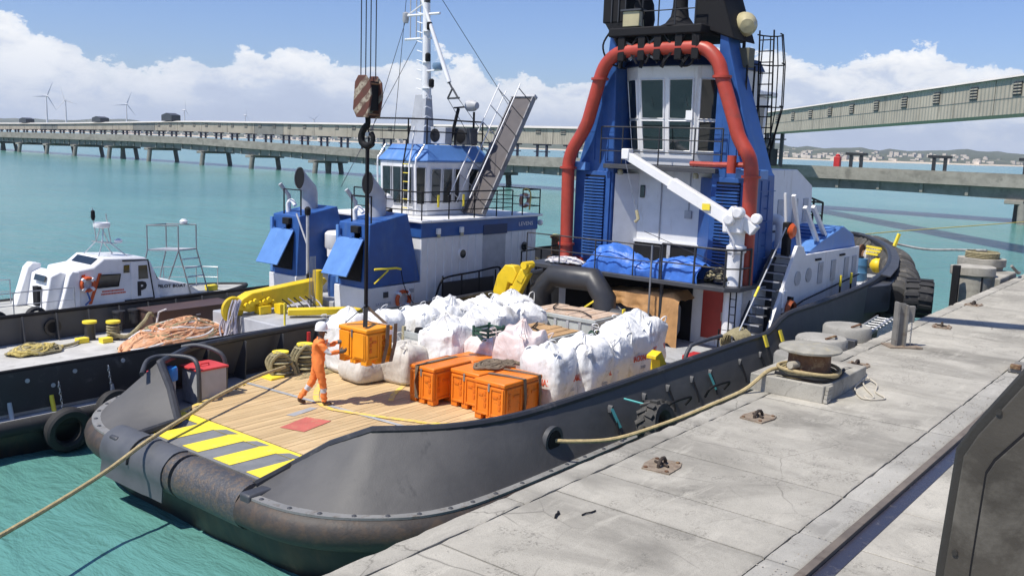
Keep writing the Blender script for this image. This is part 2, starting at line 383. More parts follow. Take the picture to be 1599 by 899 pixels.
# sea bed far below closes the middle of the ring under the quay
# ---- quay
def conc_mat(name, col, patch=.6, rand=.0, cracks=True):
    ma = bpy.data.materials.new(name); ma.use_nodes = True; t = ma.node_tree; bs = t.nodes['Principled BSDF']
    tc = nd(t, 'ShaderNodeTexCoord'); V = tc.outputs['Object']
    n1 = noi(t, V, .8, 8, .65); n2 = noi(t, V, 4, 8, .7); n3 = noi(t, V, 45, 5, .7)
    c = mixc(t, ramp(t, n1, [(.3, 0.), (.7, 1.)]), tuple(k * .80 for k in col), tuple(k * 1.14 for k in col))
    mp = nd(t, 'ShaderNodeMapping'); mp.inputs['Scale'].default_value = (1, .4, 1); mp.inputs['Location'].default_value = (3, 1, 0); t.links.new(V, mp.inputs[0])
    n4 = noi(t, mp.outputs[0], .7, 9, .62, .5)
    c = mixc(t, ramp(t, n4, [(.47, 0.), (.66, patch)]), c, tuple(k * .5 for k in col))
    c = mixc(t, ramp(t, n2, [(.56, 0.), (.8, .5)]), c, tuple(k * .62 for k in col))
    c = mixc(t, ramp(t, n3, [(.58, 0.), (.78, .5)]), c, tuple(k * .45 for k in col))
    mr = nd(t, 'ShaderNodeMapping'); mr.inputs['Location'].default_value = (9, 4, 2); t.links.new(V, mr.inputs[0])
    n5 = noi(t, mr.outputs[0], .45, 6, .55); c = mixc(t, ramp(t, n5, [(.60, 0.), (.66, .45)]), c, tuple(k * .38 for k in col))
    pit = mth(t, 'MULTIPLY', ramp(t, noi(t, V, 26, 9, .75), [(.50, 0.), (.58, 1.)]), ramp(t, noi(t, V, 1.7, 5, .6, .6), [(.52, 0.), (.62, .7)]))
    c = mixc(t, pit, c, tuple(k * .36 for k in col))
    wsh = nd(t, 'ShaderNodeMapping'); wsh.inputs['Location'].default_value = (5, 8, 3); wsh.inputs['Scale'].default_value = (.35, 1.6, 1); t.links.new(V, wsh.inputs[0])
    c = mixc(t, ramp(t, noi(t, wsh.outputs[0], 2.2, 9, .7, .4), [(.56, 0.), (.72, .55)]), c, tuple(min(1, k * 1.35) for k in col))
    vs_ = nd(t, 'ShaderNodeTexVoronoi'); vs_.inputs['Scale'].default_value = 120; t.links.new(V, vs_.inputs['Vector'])
    sc_ = nd(t, 'ShaderNodeSeparateColor'); t.links.new(vs_.outputs['Color'], sc_.inputs[0]); c = mixc(t, ramp(t, sc_.outputs[0], [(.80, 0.), (.82, .30)]), c, tuple(k * .5 for k in col))
    if cracks:
        vo = nd(t, 'ShaderNodeTexVoronoi', feature='DISTANCE_TO_EDGE'); vo.inputs['Scale'].default_value = .55
        wv = mixc(t, .16, V, nd(t, 'ShaderNodeTexNoise', i_Scale=3.0).outputs[1], 'ADD'); t.links.new(wv, vo.inputs['Vector'])
        cr = ramp(t, vo.outputs[0], [(0., 1.), (.006, 0.)]); cm = mth(t, 'MULTIPLY', cr, ramp(t, noi(t, V, .6, 3), [(.47, 0.), (.6, .75)]))
        c = mixc(t, cm, c, tuple(k * .3 for k in col))
    if rand:
        oi = nd(t, 'ShaderNodeObjectInfo'); c = mixc(t, 1., c, ramp(t, oi.outputs['Random'], [(0., 1 - rand), (1., 1.)]), 'MULTIPLY')
    t.links.new(c, bs.inputs['Base Color']); bs.inputs['Roughness'].default_value = .9; bs.inputs['Specular IOR Level'].default_value = .25
    b = nd(t, 'ShaderNodeBump'); b.inputs['Strength'].default_value = .45; b.inputs['Distance'].default_value = .02
    t.links.new(mth(t, 'ADD', n3, mth(t, 'MULTIPLY', n2, .8)), b.inputs['Height']); t.links.new(b.outputs[0], bs.inputs['Normal'])
    return ma
K['conc'] = conc_mat('quay_concrete', (.45, .425, .365), .85, .13)
K['concd'] = conc_mat('quay_base', (.13, .125, .115), .4, 0, False)
K['concw'] = conc_mat('concrete_pale', (.40, .385, .345), .5, .08)
K['concb'] = conc_mat('bridge_concrete', (.33, .31, .265), .6, .1, False)
K['concg'] = conc_mat('girder_concrete', (.26, .255, .225), .5, .1, False)
QZ = 2.6
def rough_block(x0, x1, y0, y1, z0, z1, step, amp, seed):
    """slab whose long upper edges are worn and chipped"""
    n = max(2, int((x1 - x0) / step)); rows = []
    for i in range(n + 1):
        x = x0 + (x1 - x0) * i / n; c = [max(0.004, .012 + amp * 2.2 * max(0, noise.noise((x * 2.3, seed + k * 9, k))) + amp * noise.noise((x * 9, seed, k * 5))) for k in range(2)]
        e = [amp * .5 * noise.noise((x * 3.1, seed * 1.7, k * 3 + 20)) for k in range(2)]
        endc = amp if i in (0, n) else 0
        rows.append([(x, y0, z0), (x, y0 + e[0], z1 - c[0] - endc), (x, y0 + c[0] * 1.5 + e[0], z1 - endc), (x, y1 - c[1] * 1.5 - e[1], z1 - endc), (x, y1 - e[1], z1 - c[1] - endc), (x, y1, z0)])
    m_ = MB(); m_.grid(rows, cv=True); m_.f += [tuple(range(6)), tuple(n * 6 + k for k in range(6))]; return m_
quay = MB().box(-60, 95, -40, 7.05, -4, QZ - .05).build('quay', 'concd', kind='structure')
ls = [-6, -3, 0, 2.4, 4.9, 7.3, 9.53, 10.5, 12.05, 14.0, 16.1, 18.4, 20.7, 23.0, 25.4, 27.8, 30.2, 32.8, 35.4, 38, 41, 44, 48, 52, 57, 63, 70, 80, 95]
rng = random.Random(4)
for a, b in zip(ls, ls[1:]):
    dz = rng.uniform(-.006, .006); g = .012
    rough_block(a + g, b - g, 3.86, 6.78, QZ - .2, QZ + dz, .14, .01, a + 3).build('slab', 'conc', quay, ang=50)
    rough_block(a + g / 2, b - g / 2, 3.43, 3.84, QZ - .2, QZ - .004 + dz, .14, .014, a + 5).build('slab', 'concw', quay, ang=50)
es = [-6, -1, 4, 8.9, 13.3, 17.6, 22, 26.4, 31, 36, 42, 50, 60, 75, 95]
for a, b in zip(es, es[1:]):
    rough_block(a + .01, b - .01, 6.80, 7.12, QZ - .55, QZ + .004, .16, .02, a).build('edge_stone', 'conc', quay, ang=50)
MB().box(-6, 95, 3.30, 3.40, QZ - .3, QZ + .035).build('rail_angle', 'ironb', quay, bevel=.006)
MB().box(-6, 95, 3.10, 3.298, QZ - .3, QZ - .02).build('gutter', mat('wet_gutter', (.035, .033, .045), .25, dirt=(.10, .09, .085), dirt_amt=.3, dscale=5), quay)
for a, b in zip(ls, ls[1:]):
    MB().box(a + .012, b - .012, -12, 3.09, QZ - .3, QZ - .006).build('slab', 'conc', quay, bevel=.008, seg=1)
# ---- far coast: beach, low hills, town
def coast_r(a): return interp([(-20, 2600), (2, 2300), (12, 1500), (20, 1290), (30, 1350), (45, 1700), (60, 2100), (90, 2600)], a)
hm = mat('coast_scrub', (.09, .105, .07), .9, var=.35, scale=.02, bump=0, dirt=(.30, .26, .19), dirt_amt=.3, dscale=.012)
rows = []
for i, (dr, hh) in enumerate([(0, -.5), (12, .8), (40, 2.0), (90, 4), (200, 8), (420, 14), (800, 22), (1300, 30), (1900, 26), (2600, 5)]):
    row = []
    for k in range(221):
        a = -20 + k * .5; r_ = coast_r(a) + dr + 14 * noise.noise((a * .5, i, 0)); 
        z = hh * (1 + .7 * noise.noise((a * .22, dr * .002, 3)) + .25 * noise.noise((a * 1.1, dr * .01, 5))) if hh > 0 else -1
        row.append((r_ * cos(R(a)), r_ * sin(R(a)), z))
    rows.append(row)
MB().grid(rows[2:]).build('hills', hm, kind='structure', ang=180)
MB().grid(rows[:3]).build('beach', mat('beach_sand', (.55, .47, .36), .9, var=.1, scale=.05, bump=0), kind='structure', ang=180)
q = MB(); rng = random.Random(8)
for _ in range(420):
    a = rng.choice([rng.uniform(5, 30), rng.uniform(44, 66)]); r_ = coast_r(a) + 40 + 520 * rng.random() ** 1.8
    x, y = r_ * cos(R(a)), r_ * sin(R(a)); dr = r_ - coast_r(a); z = interp([(0, 1), (90, 4), (200, 8), (420, 14), (800, 20)], dr) * .9
    w, dp, hh = rng.uniform(4, 10), rng.uniform(4, 8), rng.uniform(2, 4.5)
    q.box(x - w / 2, x + w / 2, y - dp / 2, y + dp / 2, z - 3, z + hh)
tag(q.build('far_town', mat('town_walls', (.62, .55, .47), .8, var=.3, scale=.05, bump=0)), 'pale far-off town strung along the low coast', 'town', kind='stuff')
# ---- jetty bridge: straight, across the background at x = 119
JX = 119.0
jet = thing('jetty_bridge', 'long concrete jetty bridge on slanted piles crossing the bay', 'bridge', (JX, 150, 0))
def dz_j(y): return interp([(10, 0), (50, 0), (91, -.45), (127, -.6), (145, -.25), (166, .05), (190, .45), (218, .45), (251, .15), (290, -.2), (420, -.2)], y)
def rib(xs, zs, ys, dz):
    return [[(x, y, z + dz(y)) for x, z in zip(xs, zs)] for y in ys]
bents = [-14, 22, 45 + 8, 84, 103, 126, 148, 169, 187.5, 210, 229, 247, 263, 280, 300, 322, 346, 372, 400]
for a, b in zip(bents, bents[1:]):
    ys = [a + (b - a) * k / 6 for k in range(7)]
    MB().grid([r_ for r_ in rib((JX, JX, JX + 9, JX + 9), (4.15, 5.45, 5.45, 4.15), ys, dz_j)], cv=True).build('deck_slab', 'concb', jet)
    hz = [2.75, 2.85, 2.95, 3.0, 2.95, 2.85, 2.75]
    rr = [[(x, y, (4.14 if u else zz) + dz_j(y)) for x, u in ((JX + .7, 0), (JX + .7, 1), (JX + 8.3, 1), (JX + 8.3, 0))] for y, zz in zip(ys, hz)]
    MB().grid(rr, cv=True).build('girder', 'concg', jet)
    for k in range(1, 6): MB().box(JX + .45, JX + .72, ys[k] - .18, ys[k] + .18, hz[k] + .1 + dz_j(ys[k]), 4.13 + dz_j(ys[k])).build('web_stiffener', 'concg', jet)
legp = None
for i, y in enumerate(bents[1:]):
    d = dz_j(y)
    MB().box(JX + .1, JX + 8.9, y - 1.0, y + 1.0, 2.25 + d, 2.74 + d).build('pile_cap', 'concb', jet, bevel=.05, seg=1)
    for x0, y0, x1, y1 in ((JX + .6, y - .9, JX - .6, y - 1.3), (JX + 8.4, y + .9, JX + 9.8, y + 1.3)) + (((JX + 4.2, y - .6, JX + 3.4, y - 1.2), (JX + 4.8, y + .6, JX + 5.8, y + 1.2)) if i % 4 == 1 else ()):
        MB().tube([(x0, y0, 2.3 + d), (x1, y1, -4)], .52, 14).build('pile', 'concg', jet)
rail_y = [a for a in range(-12, 401, 12)]
MB().grid(rib((JX + .05, JX + .05, JX + .3, JX + .3), (5.46, 5.72, 5.72, 5.46), [a * 6.0 for a in range(-2, 67)], dz_j), cv=True).build('kerb', 'concb', jet)
MB().grid(rib((JX + .7, JX + .7, JX + .78, JX + .78), (5.72, 5.82, 5.82, 5.72), [a * 6.0 for a in range(-2, 67)], lambda y: dz_j(y) - .26), cv=True).build('service_pipe', 'redp', jet)
# ---- conveyor gallery on trestles along the jetty
def corr_mat(name, col):
    ma = mat(name, col, .75, var=.12, scale=.4, bump=0, dirt=tuple(k * .55 for k in col), dirt_amt=.35, dscale=.5, streak=True)
    t = ma.node_tree; bs = t.nodes['Principled BSDF']; tc = nd(t, 'ShaderNodeTexCoord')
    wv = nd(t, 'ShaderNodeTexWave', wave_type='BANDS', bands_direction='Y'); wv.inputs['Scale'].default_value = .9; wv.inputs['Distortion'].default_value = 0
    t.links.new(tc.outputs['Object'], wv.inputs[0]); b = nd(t, 'ShaderNodeBump'); b.inputs['Strength'].default_value = .9; b.inputs['Distance'].default_value = .09
    t.links.new(wv.outputs[1], b.inputs['Height']); t.links.new(b.outputs[0], bs.inputs['Normal']); return ma
K['corr'] = corr_mat('corrugated_cladding', (.42, .375, .30))
K['corrd'] = corr_mat('corrugated_dark', (.24, .235, .21))
K['roofm'] = mat('gallery_roof', (.55, .535, .48), .7, var=.1, scale=.3, bump=0)
gal = thing('conveyor_gallery', 'long beige corrugated conveyor gallery on black trestles along the jetty', 'gallery', (122, 150, 5.4))
def gz(y): return interp([(60, 7.35), (95, 7.32), (200, 7.5), (225, 7.3), (258, 6.9), (298, 6.25), (420, 6.1)], y)
def gt(y): return interp([(60, 10.2), (95, 10.2), (195, 9.95), (225, 9.35), (258, 8.7), (298, 8.15), (420, 7.9)], y)
gy = list(range(60, 420, 10)); GX = 121.5
for i, (a, b) in enumerate(zip(gy, gy[1:])):
    rr = [[(x, y, z) for x, z in ((GX, gz(y)), (GX, gt(y) - .35), (GX + 3, gt(y) - .35), (GX + 3, gz(y)))] for y in (a + .06, b - .06)]
    w = MB().grid(rr, cv=True); w.f += [(0, 1, 2, 3), (7, 6, 5, 4)]; w.build('cladding_panel', 'corr' if i % 5 else 'corrd', gal)
    rr = [[(x, y, z) for x, z in ((GX - .35, gt(y) - .34), (GX + 1.5, gt(y) + .05), (GX + 3.35, gt(y) - .34), (GX + 1.5, gt(y) - .2))] for y in (a, b)]
    MB().grid(rr, cv=True).build('roof', 'roofm', gal)
    if a < 210:
        for y in (a + 3, a + 8):
            zz = gt(y) - .95; wv = MB().box(GX - .06, GX - .01, y - .5, y + .5, zz - .38, zz + .38).build('vent', 'dgrey', gal)
            for k in range(3): MB().box(GX - .12, GX - .061, y - .52, y + .52, zz - .27 + k * .26, zz - .18 + k * .26).build('louvre', 'corr', wv)
K['trest'] = mat('trestle_blue_black', (.03, .035, .06), .6, bump=0)
y = 62.
while y < 330:
    zt = gz(y) - .02; zb = 5.46 + dz_j(y); t_ = MB(); hh = zt - zb
    for s in (-1, 1): t_.box(GX + .3, GX + .65, y + s * .95 - .16, y + s * .95 + .16, zb, zt)
    t_.box(GX + .2, GX + .75, y - 1.7, y + 1.7, zt - .22, zt - .01); t_.box(GX + .3, GX + .6, y - 1.6, y + 1.6, zb + hh * .42, zb + hh * .42 + .16)
    t_.build('trestle', 'trest', gal); y += 6.1 if y < 200 else 5.6
for y in (239, 273 + 9):
    hb = MB(); zt = gt(y); hb.prism([(y - 2.2, zt), (y + 2.2, zt), (y + 2.2, zt + 1.1), (y, zt + 1.5), (y - 2.2, zt + 1.1)], GX + .3, GX + 2.7, 'x')
    o = hb.build('roof_house', 'dgrey', gal)
hb = MB(); zt = gt(205); hb.prism([(203, zt), (207.4, zt), (207.4, zt + 1.4), (205.2, zt + 1.9), (203, zt + 1.4)], GX + .3, GX + 2.7, 'x'); hb.build('roof_house', 'dgrey', gal)
# ---- raised gallery that turns off towards the viewer, on the right
g2 = thing('inclined_gallery', 'raised corrugated conveyor gallery rising to the right edge', 'gallery', (118, 50, 5.4))
A, B = Vector((119.5, 53, 0)), Vector((60, 0, 0)); Ld = (B - A).length; u = (B - A).normalized(); nn = Vector((-u.y, u.x, 0))
if nn.x > 0: nn = -nn          # towards the viewer
def g2p(s, w, z): q_ = A + u * s + nn * w; return (q_.x, q_.y, z)
def g2b(s): return 9.62 + s * .0140
ns = 14
for i in range(ns):
    s0, s1 = Ld * i / ns + .04, Ld * (i + 1) / ns - .04
    rr = [[g2p(s, 1.3, g2b(s)), g2p(s, 1.3, g2b(s) + 2.55), g2p(s, -1.3, g2b(s) + 2.55), g2p(s, -1.3, g2b(s))] for s in (s0, s1)]
    w = MB().grid(rr, cv=True); w.f += [(0, 1, 2, 3), (7, 6, 5, 4)]
    w.build('cladding_panel', corr_mat('corrugated_right', (.39, .35, .28)) if 'corr2' not in K else K['corr2'], g2); K['corr2'] = MATS['corrugated_right']
    rr = [[g2p(s, 1.55, g2b(s) + 2.56), g2p(s, 0, g2b(s) + 2.98), g2p(s, -1.55, g2b(s) + 2.56), g2p(s, 0, g2b(s) + 2.7)] for s in (s0 - .04, s1 + .04)]
    MB().grid(rr, cv=True).build('roof', 'roofm', g2)
    sm = (s0 + s1) / 2; f_ = MB(); f_.bar(g2p(sm - .5, 1.34, g2b(sm) + 1.75), g2p(sm + .5, 1.34, g2b(sm) + 1.75), .06, .95); v_ = f_.build('vent', 'black', g2)
    for k in range(4): MB().bar(g2p(sm - .52, 1.41, g2b(sm) + 1.42 + k * .22), g2p(sm + .52, 1.41, g2b(sm) + 1.42 + k * .22), .07, .09).build('louvre', 'corr2', v_)
    MB().bar(g2p(s0, 1.315, g2b(s0) + 1.15), g2p(s1, 1.315, g2b(s1) + 1.15), .03, .04).build('lap_strip', 'corrd', g2)
for s in (.6, 4.2):
    for w in (1.0, -1.0): MB().bar(g2p(s, w, 5.4), g2p(s, w, g2b(s)), .4, .4).build('support_leg', 'black', g2)
MB().bar(g2p(.2, 0, 8.9), g2p(4.6, 0, 8.95), 2.8, .14).build('walkway', 'black', g2); MB().bar(g2p(.6, 1, 6.4), g2p(4.2, 1, 8.6), .16, .16).build('brace', 'blue', g2)
MB().bar(g2p(4.4, 1.1, 7.6), g2p(6.6, 1.1, g2b(6.6)), .16, .16).build('brace', 'trest', g2)
rail(g2, [g2p(s, 1.4, 9.0) for s in (.2, 1.6, 3.0, 4.6)], .5, 'black', .05)
MB().bar(g2p(1.0, .2, 6.6), g2p(3.6, .2, 6.6), 1.9, 2.2).build('drive_house', 'black', g2, bevel=.04, seg=1)
# ---- bare trestle frames and hydrant on the jetty, right
tz = 5.46
for i, (yy, lb) in enumerate(((41, 'black steel trestle frame beside the red hydrant box on jetty'), (30.9, 'black trestle frame standing alone mid-way on the right jetty'), (20.9, 'black trestle frame nearest the right edge on jetty'))):
    t_ = thing('trestle_frame', lb, 'frame', (JX + 2, yy, tz), 0, 'bare trestle frames on the jetty')
    for s in (-1, 1): MB().box(JX + 1.8, JX + 2.2, yy + s * .65 - .18, yy + s * .65 + .18, tz, tz + 1.75).build('leg', 'black', t_)
    MB().box(JX + 1.7, JX + 2.3, yy - 1.35, yy + 1.35, tz + 1.75, tz + 2.1).build('crossbeam', 'black', t_, bevel=.03); MB().box(JX + 1.7, JX + 2.3, yy - 1.1, yy + 1.1, tz, tz + .2).build('footing', 'black', t_)
hy = thing('hydrant_box', 'small red hydrant box on the jetty deck', 'hydrant', (JX + 1.4, 43.2, tz))
MB().box(JX + 1.1, JX + 1.8, 42.8, 43.6, tz, tz + 1.5).build('box', 'redp', hy, bevel=.06); MB().lathe([(.3, 0), (.3, .2), (.12, .35), (0, .36)], (JX + 1.45, 43.2, tz + 1.5), 10).build('dome', 'redp', hy)
# ---- wind turbines beyond the coast
def turbine(az, dist, hub, yaw, spin, lb):
    x, y = dist * cos(R(az)), dist * sin(R(az)); t_ = thing('wind_turbine', lb, 'wind turbine', (x, y, 0), 0, 'wind turbines on the far coast')
    to = Vector((-x, -y, 0)).normalized(); fwd = Matrix.Rotation(R(yaw), 3, 'Z') @ to; c = Vector((x, y, hub)) + fwd * 4
    MB().tube([(x, y, 0), (x, y, hub - 2)], [2.6, 1.5], 12).build('tower', 'white2', t_)
    MB().tube([Vector((x, y, hub)) - fwd * 6, Vector((x, y, hub)) + fwd * 3], [1.9, 2.1], 8).build('nacelle', 'white2', t_); MB().tube([c - fwd * 1.2, c, c + fwd * 2.2], [1.7, 1.6, .3], 10).build('hub', 'white2', t_)
    side = fwd.cross(Vector((0, 0, 1))).normalized()
    for k in range(3):
        a = R(spin + 120 * k); d = side * cos(a) + Vector((0, 0, 1)) * sin(a); w = fwd.cross(d)
        rows = []
        for s_, ch in ((1, 1.6), (6, 3.0), (14, 2.3), (26, 1.3), (38, .4)):
            pc = c + d * s_; rows.append([pc - w * ch * .35 - fwd * .05, pc + fwd * ch * .14, pc + w * ch * .65, pc - fwd * ch * .1])
        MB().grid(rows, cv=True).build('blade', 'white2', t_)
turbine(65.44, 2427, 80, 35, 115, 'tall white wind turbine standing leftmost above the gallery roof')
turbine(64.5, 2731, 80, -30, 75, 'white wind turbine second from the left edge')
turbine(61.41, 2838, 80, 20, 112, 'white wind turbine above the gallery, third from left')
turbine(58.32, 3233, 80, 70, 90, 'small far wind turbine behind the dark roof house')
turbine(54.95, 3653, 80, 75, 92, 'small far wind turbine right of the dark roof house')
turbine(51.01, 3900, 78, 40, 20, 'tiny far wind turbine left of the crane wires')

# ================================================================ BIG TUG (stern towards the viewer)
CY = 14.37                       # centre line
tug = thing('harbour_tug', 'big grey and black tug with blue tower and red pipes loaded with bags', 'tug', (24, CY, 0))
# plan of the deck edge: (x, half breadth)
OUT = [(8.70, 0), (8.70, 1.95), (8.70, 2.4), (8.78, 3.0), (9.05, 3.65), (9.5, 4.2), (10.0, 4.6), (10.7, 4.84), (11.8, 4.92), (13.5, 4.93), (16, 4.93), (18, 4.93), (20, 4.93), (22, 4.93), (24, 4.93), (26, 4.93), (28, 4.9), (30, 4.8), (32, 4.6), (34, 4.25), (36, 3.7), (38, 2.95), (40, 1.95), (41.4, 1.1), (42.2, .5), (42.5, 0)]
def zdk(x): return interp([(8, 1.2), (25, 1.2), (30, 1.55), (36, 2.1), (43, 2.55)], x)
def ring(f):
    s = [f(x, b, 1) for x, b in OUT]; t_ = [f(x, b, -1) for x, b in OUT[1:-1]]
    return s + t_[::-1]
def hs(k, dz, tuck=0.):
    def f(x, b, s):
        xx = x + tuck * max(0, 1 - (x - 8.7) / 2.5) * 1.0 - (tuck * 2.2 if x > 41 else tuck * 2.2 * max(0, (x - 34) / 8)); return (xx, CY + s * b * k, dz(x) if callable(dz) else dz)
    return ring(f)
rows = [hs(.985, lambda x: zdk(x)), hs(.985, lambda x: zdk(x) - .5), hs(.97, .35, .12), hs(.94, -.3, .35), hs(.85, -1.2, .9)]
hull = MB().grid(rows, cv=True).build('hull', 'hullblk', tug, ang=50)
MB().add(rows[0], [tuple(range(len(rows[0])))]).xf(Matrix.Translation((0, 0, -.002))).build('steel_deck', 'dkgrey', tug)
# rubber fender round the deck edge, in lengths
def fpt(x, b, s, o=0., dz=0.): return Vector((x, CY + s * (b + o), zdk(x) - .22 + dz))
def side_pts(s, i0, i1): return smooth([fpt(*OUT[i], s) for i in range(i0, i1)], 4)
for s in (1, -1):
    P = side_pts(s, 1, 16); MB().tube(P, [.30] * len(P), 14).build('fender', 'fender', tug, ang=60)
    P = side_pts(s, 15, 20); MB().tube(P, .26, 12).build('fender', 'fender', tug, ang=60)
    # bolted steel strip on top of the fender
    pts = smooth([(x, CY + s * (b + .0), zdk(x) + .045) for x, b in OUT[1:15]], 4); rr = []
    for i, q_ in enumerate(pts):
        d = (pts[min(i + 1, len(pts) - 1)] - pts[max(i - 1, 0)]).normalized(); n_ = Vector((d.y, -d.x, 0)) * (1 if s < 0 else -1)
        rr.append([q_ - n_ * .02, q_ + n_ * .15])
    st = MB().plate(rr, .04 * (1 if s < 0 else -1)).build('fender_strip', mat('strip_grey', (.22, .22, .215), .6, dirt=(.12, .1, .08), dirt_amt=.35, dscale=5), tug)
    bolt = None; acc = 0
    for a, b in zip(pts, pts[1:]):
        acc += (b - a).length
        if acc > .48 and a.x < 22:
            acc = 0; d = (b - a).normalized(); n_ = Vector((d.y, -d.x, 0)) * (1 if s < 0 else -1)
            if bolt is None: bolt = MB().lathe([(.045, 0), (.045, .035), (.02, .05), (0, .05)], n=6).build('bolt', 'dgrey', st); c = bolt
            else: c = bolt.copy(); COL.objects.link(c)
            c.location = a + n_ * .07 + Vector((0, 0, .012))
# bulwark: pairs bottom -> top
def zb(x): return interp([(12, 2.23), (14, 2.24), (23.2, 2.34), (24.2, 2.72), (28, 2.9), (34, 3.25), (38, 3.5), (43, 3.62)], x)
def ob(x): return interp([(14, 4.5), (16, 4.55), (23.2, 4.58), (25, 4.7), (28, 4.8)], x)
PAIR = [((8.72, 1.95, 1.22), (8.85, 1.9, 1.30)), ((8.70, 2.2, 1.22), (9.3, 1.86, 1.36)), ((8.72, 2.6, 1.22), (9.72, 1.82, 1.42)), ((8.86, 3.2, 1.22), (9.98, 2.52, 1.90)), ((9.15, 3.8, 1.22), (10.22, 3.3, 2.27)),
        ((9.7, 4.4, 1.22), (10.8, 3.72, 2.25)), ((10.5, 4.78, 1.22), (11.5, 4.15, 2.25)), ((11.8, 4.90, 1.22), (12.6, 4.40, 2.23)), ((13.5, 4.91, 1.22), (14, 4.50, 2.24))]
for x in (16, 18, 20, 22, 23.2, 24.2, 26, 28): PAIR.append(((x, 4.91, zdk(x) + .02), (x, ob(x), zb(x))))
for x, b in OUT[17:]: PAIR.append(((x, max(0, b - .02), zdk(x) + .02), (x + .15, max(0, b + .02), zb(x))))
for s in (1, -1):
    rr = []
    B_ = smooth([p_[0] for p_ in PAIR], 3); T_ = [Vector(a_[1]).lerp(Vector(b_[1]), k_ / 3) for a_, b_ in zip(PAIR[:4], PAIR[1:5]) for k_ in range(3)] + smooth([p_[1] for p_ in PAIR[4:]], 3)
    for b, t_ in zip(B_, T_):
        rr.append([Vector((lerp(b.x, t_.x, k), CY + s * lerp(b.y, t_.y, k), lerp(b.z, t_.z, k))) for k in (0, .35, .7, 1)])
    bw = MB().plate(rr, .05 * s).build('bulwark', 'grey', tug, ang=40)
    capr = MB().tube([r_[-1] + Vector((0, 0, .01)) for r_ in rr], .085, 8).build('cap_rail', 'black', tug)
    for i in (9, 13, 19, 24, 29, 34, 39):
        MB().tube([q_ + Vector((0, -s * -.012, 0)) for q_ in rr[i]], .011, 5).build('weld_seam', 'grey', bw)
    stay = None
    for x in [11.9 + 1.15 * k for k in range(21)]:
        if x > 34: break
        b0 = interp([(p_[0][0], p_[0][1]) for p_ in PAIR[3:]], x) - .07; t0 = interp([(p_[1][0], p_[1][1]) for p_ in PAIR[3:]], x) - .07
        MB().prism([(CY + s * b0, zdk(x)), (CY + s * t0, zb(x) - .06), (CY + s * (t0 - .1), zb(x) - .08), (CY + s * (b0 - .5), zdk(x))], x - .015, x + .015, 'x').build('bulwark_stay', 'dgrey', bw)
# stern roller: bare worn drum to starboard, mat draped to port
rol = thing('stern_roller', 'worn rusty steel drum roller across the tug stern', 'roller', (8.75, CY, .95))
MB().lathe([(.30, -1.95), (.40, -1.93), (.40, -.05), (.30, -.03)], (8.82, CY, .98), 28, 'y').build('drum', 'roller', rol)
MB().lathe([(.30, .03), (.40, .05), (.40, 1.93), (.30, 1.95)], (8.82, CY, .98), 28, 'y').build('drum', 'roller', rol)
MB().cyl((8.82, CY - 2.0, .98), (8.82, CY + 2.0, .98), .2).build('shaft', 'hullblk', rol)
rr = []
for i in range(15):
    y = CY + .25 + i * .155; row = []
    for k in range(13):
        a = R(70 + k * 13.5); rd = .43 + .012 * noise.noise((y * 2, k * .5, 0)); z_ = .98 + rd * sin(a)
        x_ = 8.82 + rd * cos(a)
        if k > 10: x_ = row[-1][0] - .02 + .01 * (i < 4) ; z_ = row[-1][2] - .13
        row.append((x_, y, z_))
    rr.append(row)
o = MB().plate(rr, .022).build('rubber_mat', 'mat_', rol, ang=60)
MB().tube([(v[0] - .0, CY + 1.35, v[2] + .0) for v in [(8.82 + .455 * cos(R(75 + k * 13)), 0, .98 + .455 * sin(R(75 + k * 13))) for k in range(9)]], .018, 6).build('lashing', 'hookb', rol)
MB().box(8.5, 9.0, CY - 2.25, CY - 1.97, .75, 1.33).build('cheek', 'dgrey', rol, bevel=.04); MB().box(8.5, 9.0, CY + 1.97, CY + 2.25, .75, 1.33).build('cheek', 'dgrey', rol, bevel=.04)
# sloped stern plate with hazard stripes
MB().plate([[(9.1, CY - 2.2, 1.30), (9.1, CY + 2.2, 1.30)], [(10.32, CY - 2.75, 1.335), (10.32, CY + 2.75, 1.335)]], .05).build('stern_plate', 'hatch', tug)
def spl(x): return 1.30 + (x - 9.1) / 1.22 * .035 + .006
for k in range(4):
    y0 = CY - 1.75 + k * 1.0; w = .52
    MB().plate([[(9.16, y0, spl(9.16)), (9.16, y0 + w, spl(9.16))], [(10.06, y0 - .12, spl(10.06)), (10.06, y0 + w - .12, spl(10.06))]], -.004).build('hazard_stripe', 'yel2', tug)
MB().plate([[(10.06, CY - 2.35, spl(10.06) + .004), (10.06, CY + 2.5, spl(10.06) + .004)], [(10.31, CY - 2.55, spl(10.31) + .004), (10.31, CY + 2.6, spl(10.31) + .004)]], -.003).build('hazard_stripe', 'yel2', tug)
for k in range(3):
    y0 = CY - 1.15 + k * 1.0
    MB().plate([[(10.06, y0 - .18, spl(10.06) + .009), (10.06, y0 + .22, spl(10.06) + .009)], [(10.22, y0 - .32, spl(10.22) + .009), (10.22, y0 + .08, spl(10.22) + .009)]], -.003).build('hazard_stripe', 'hatch', tug)
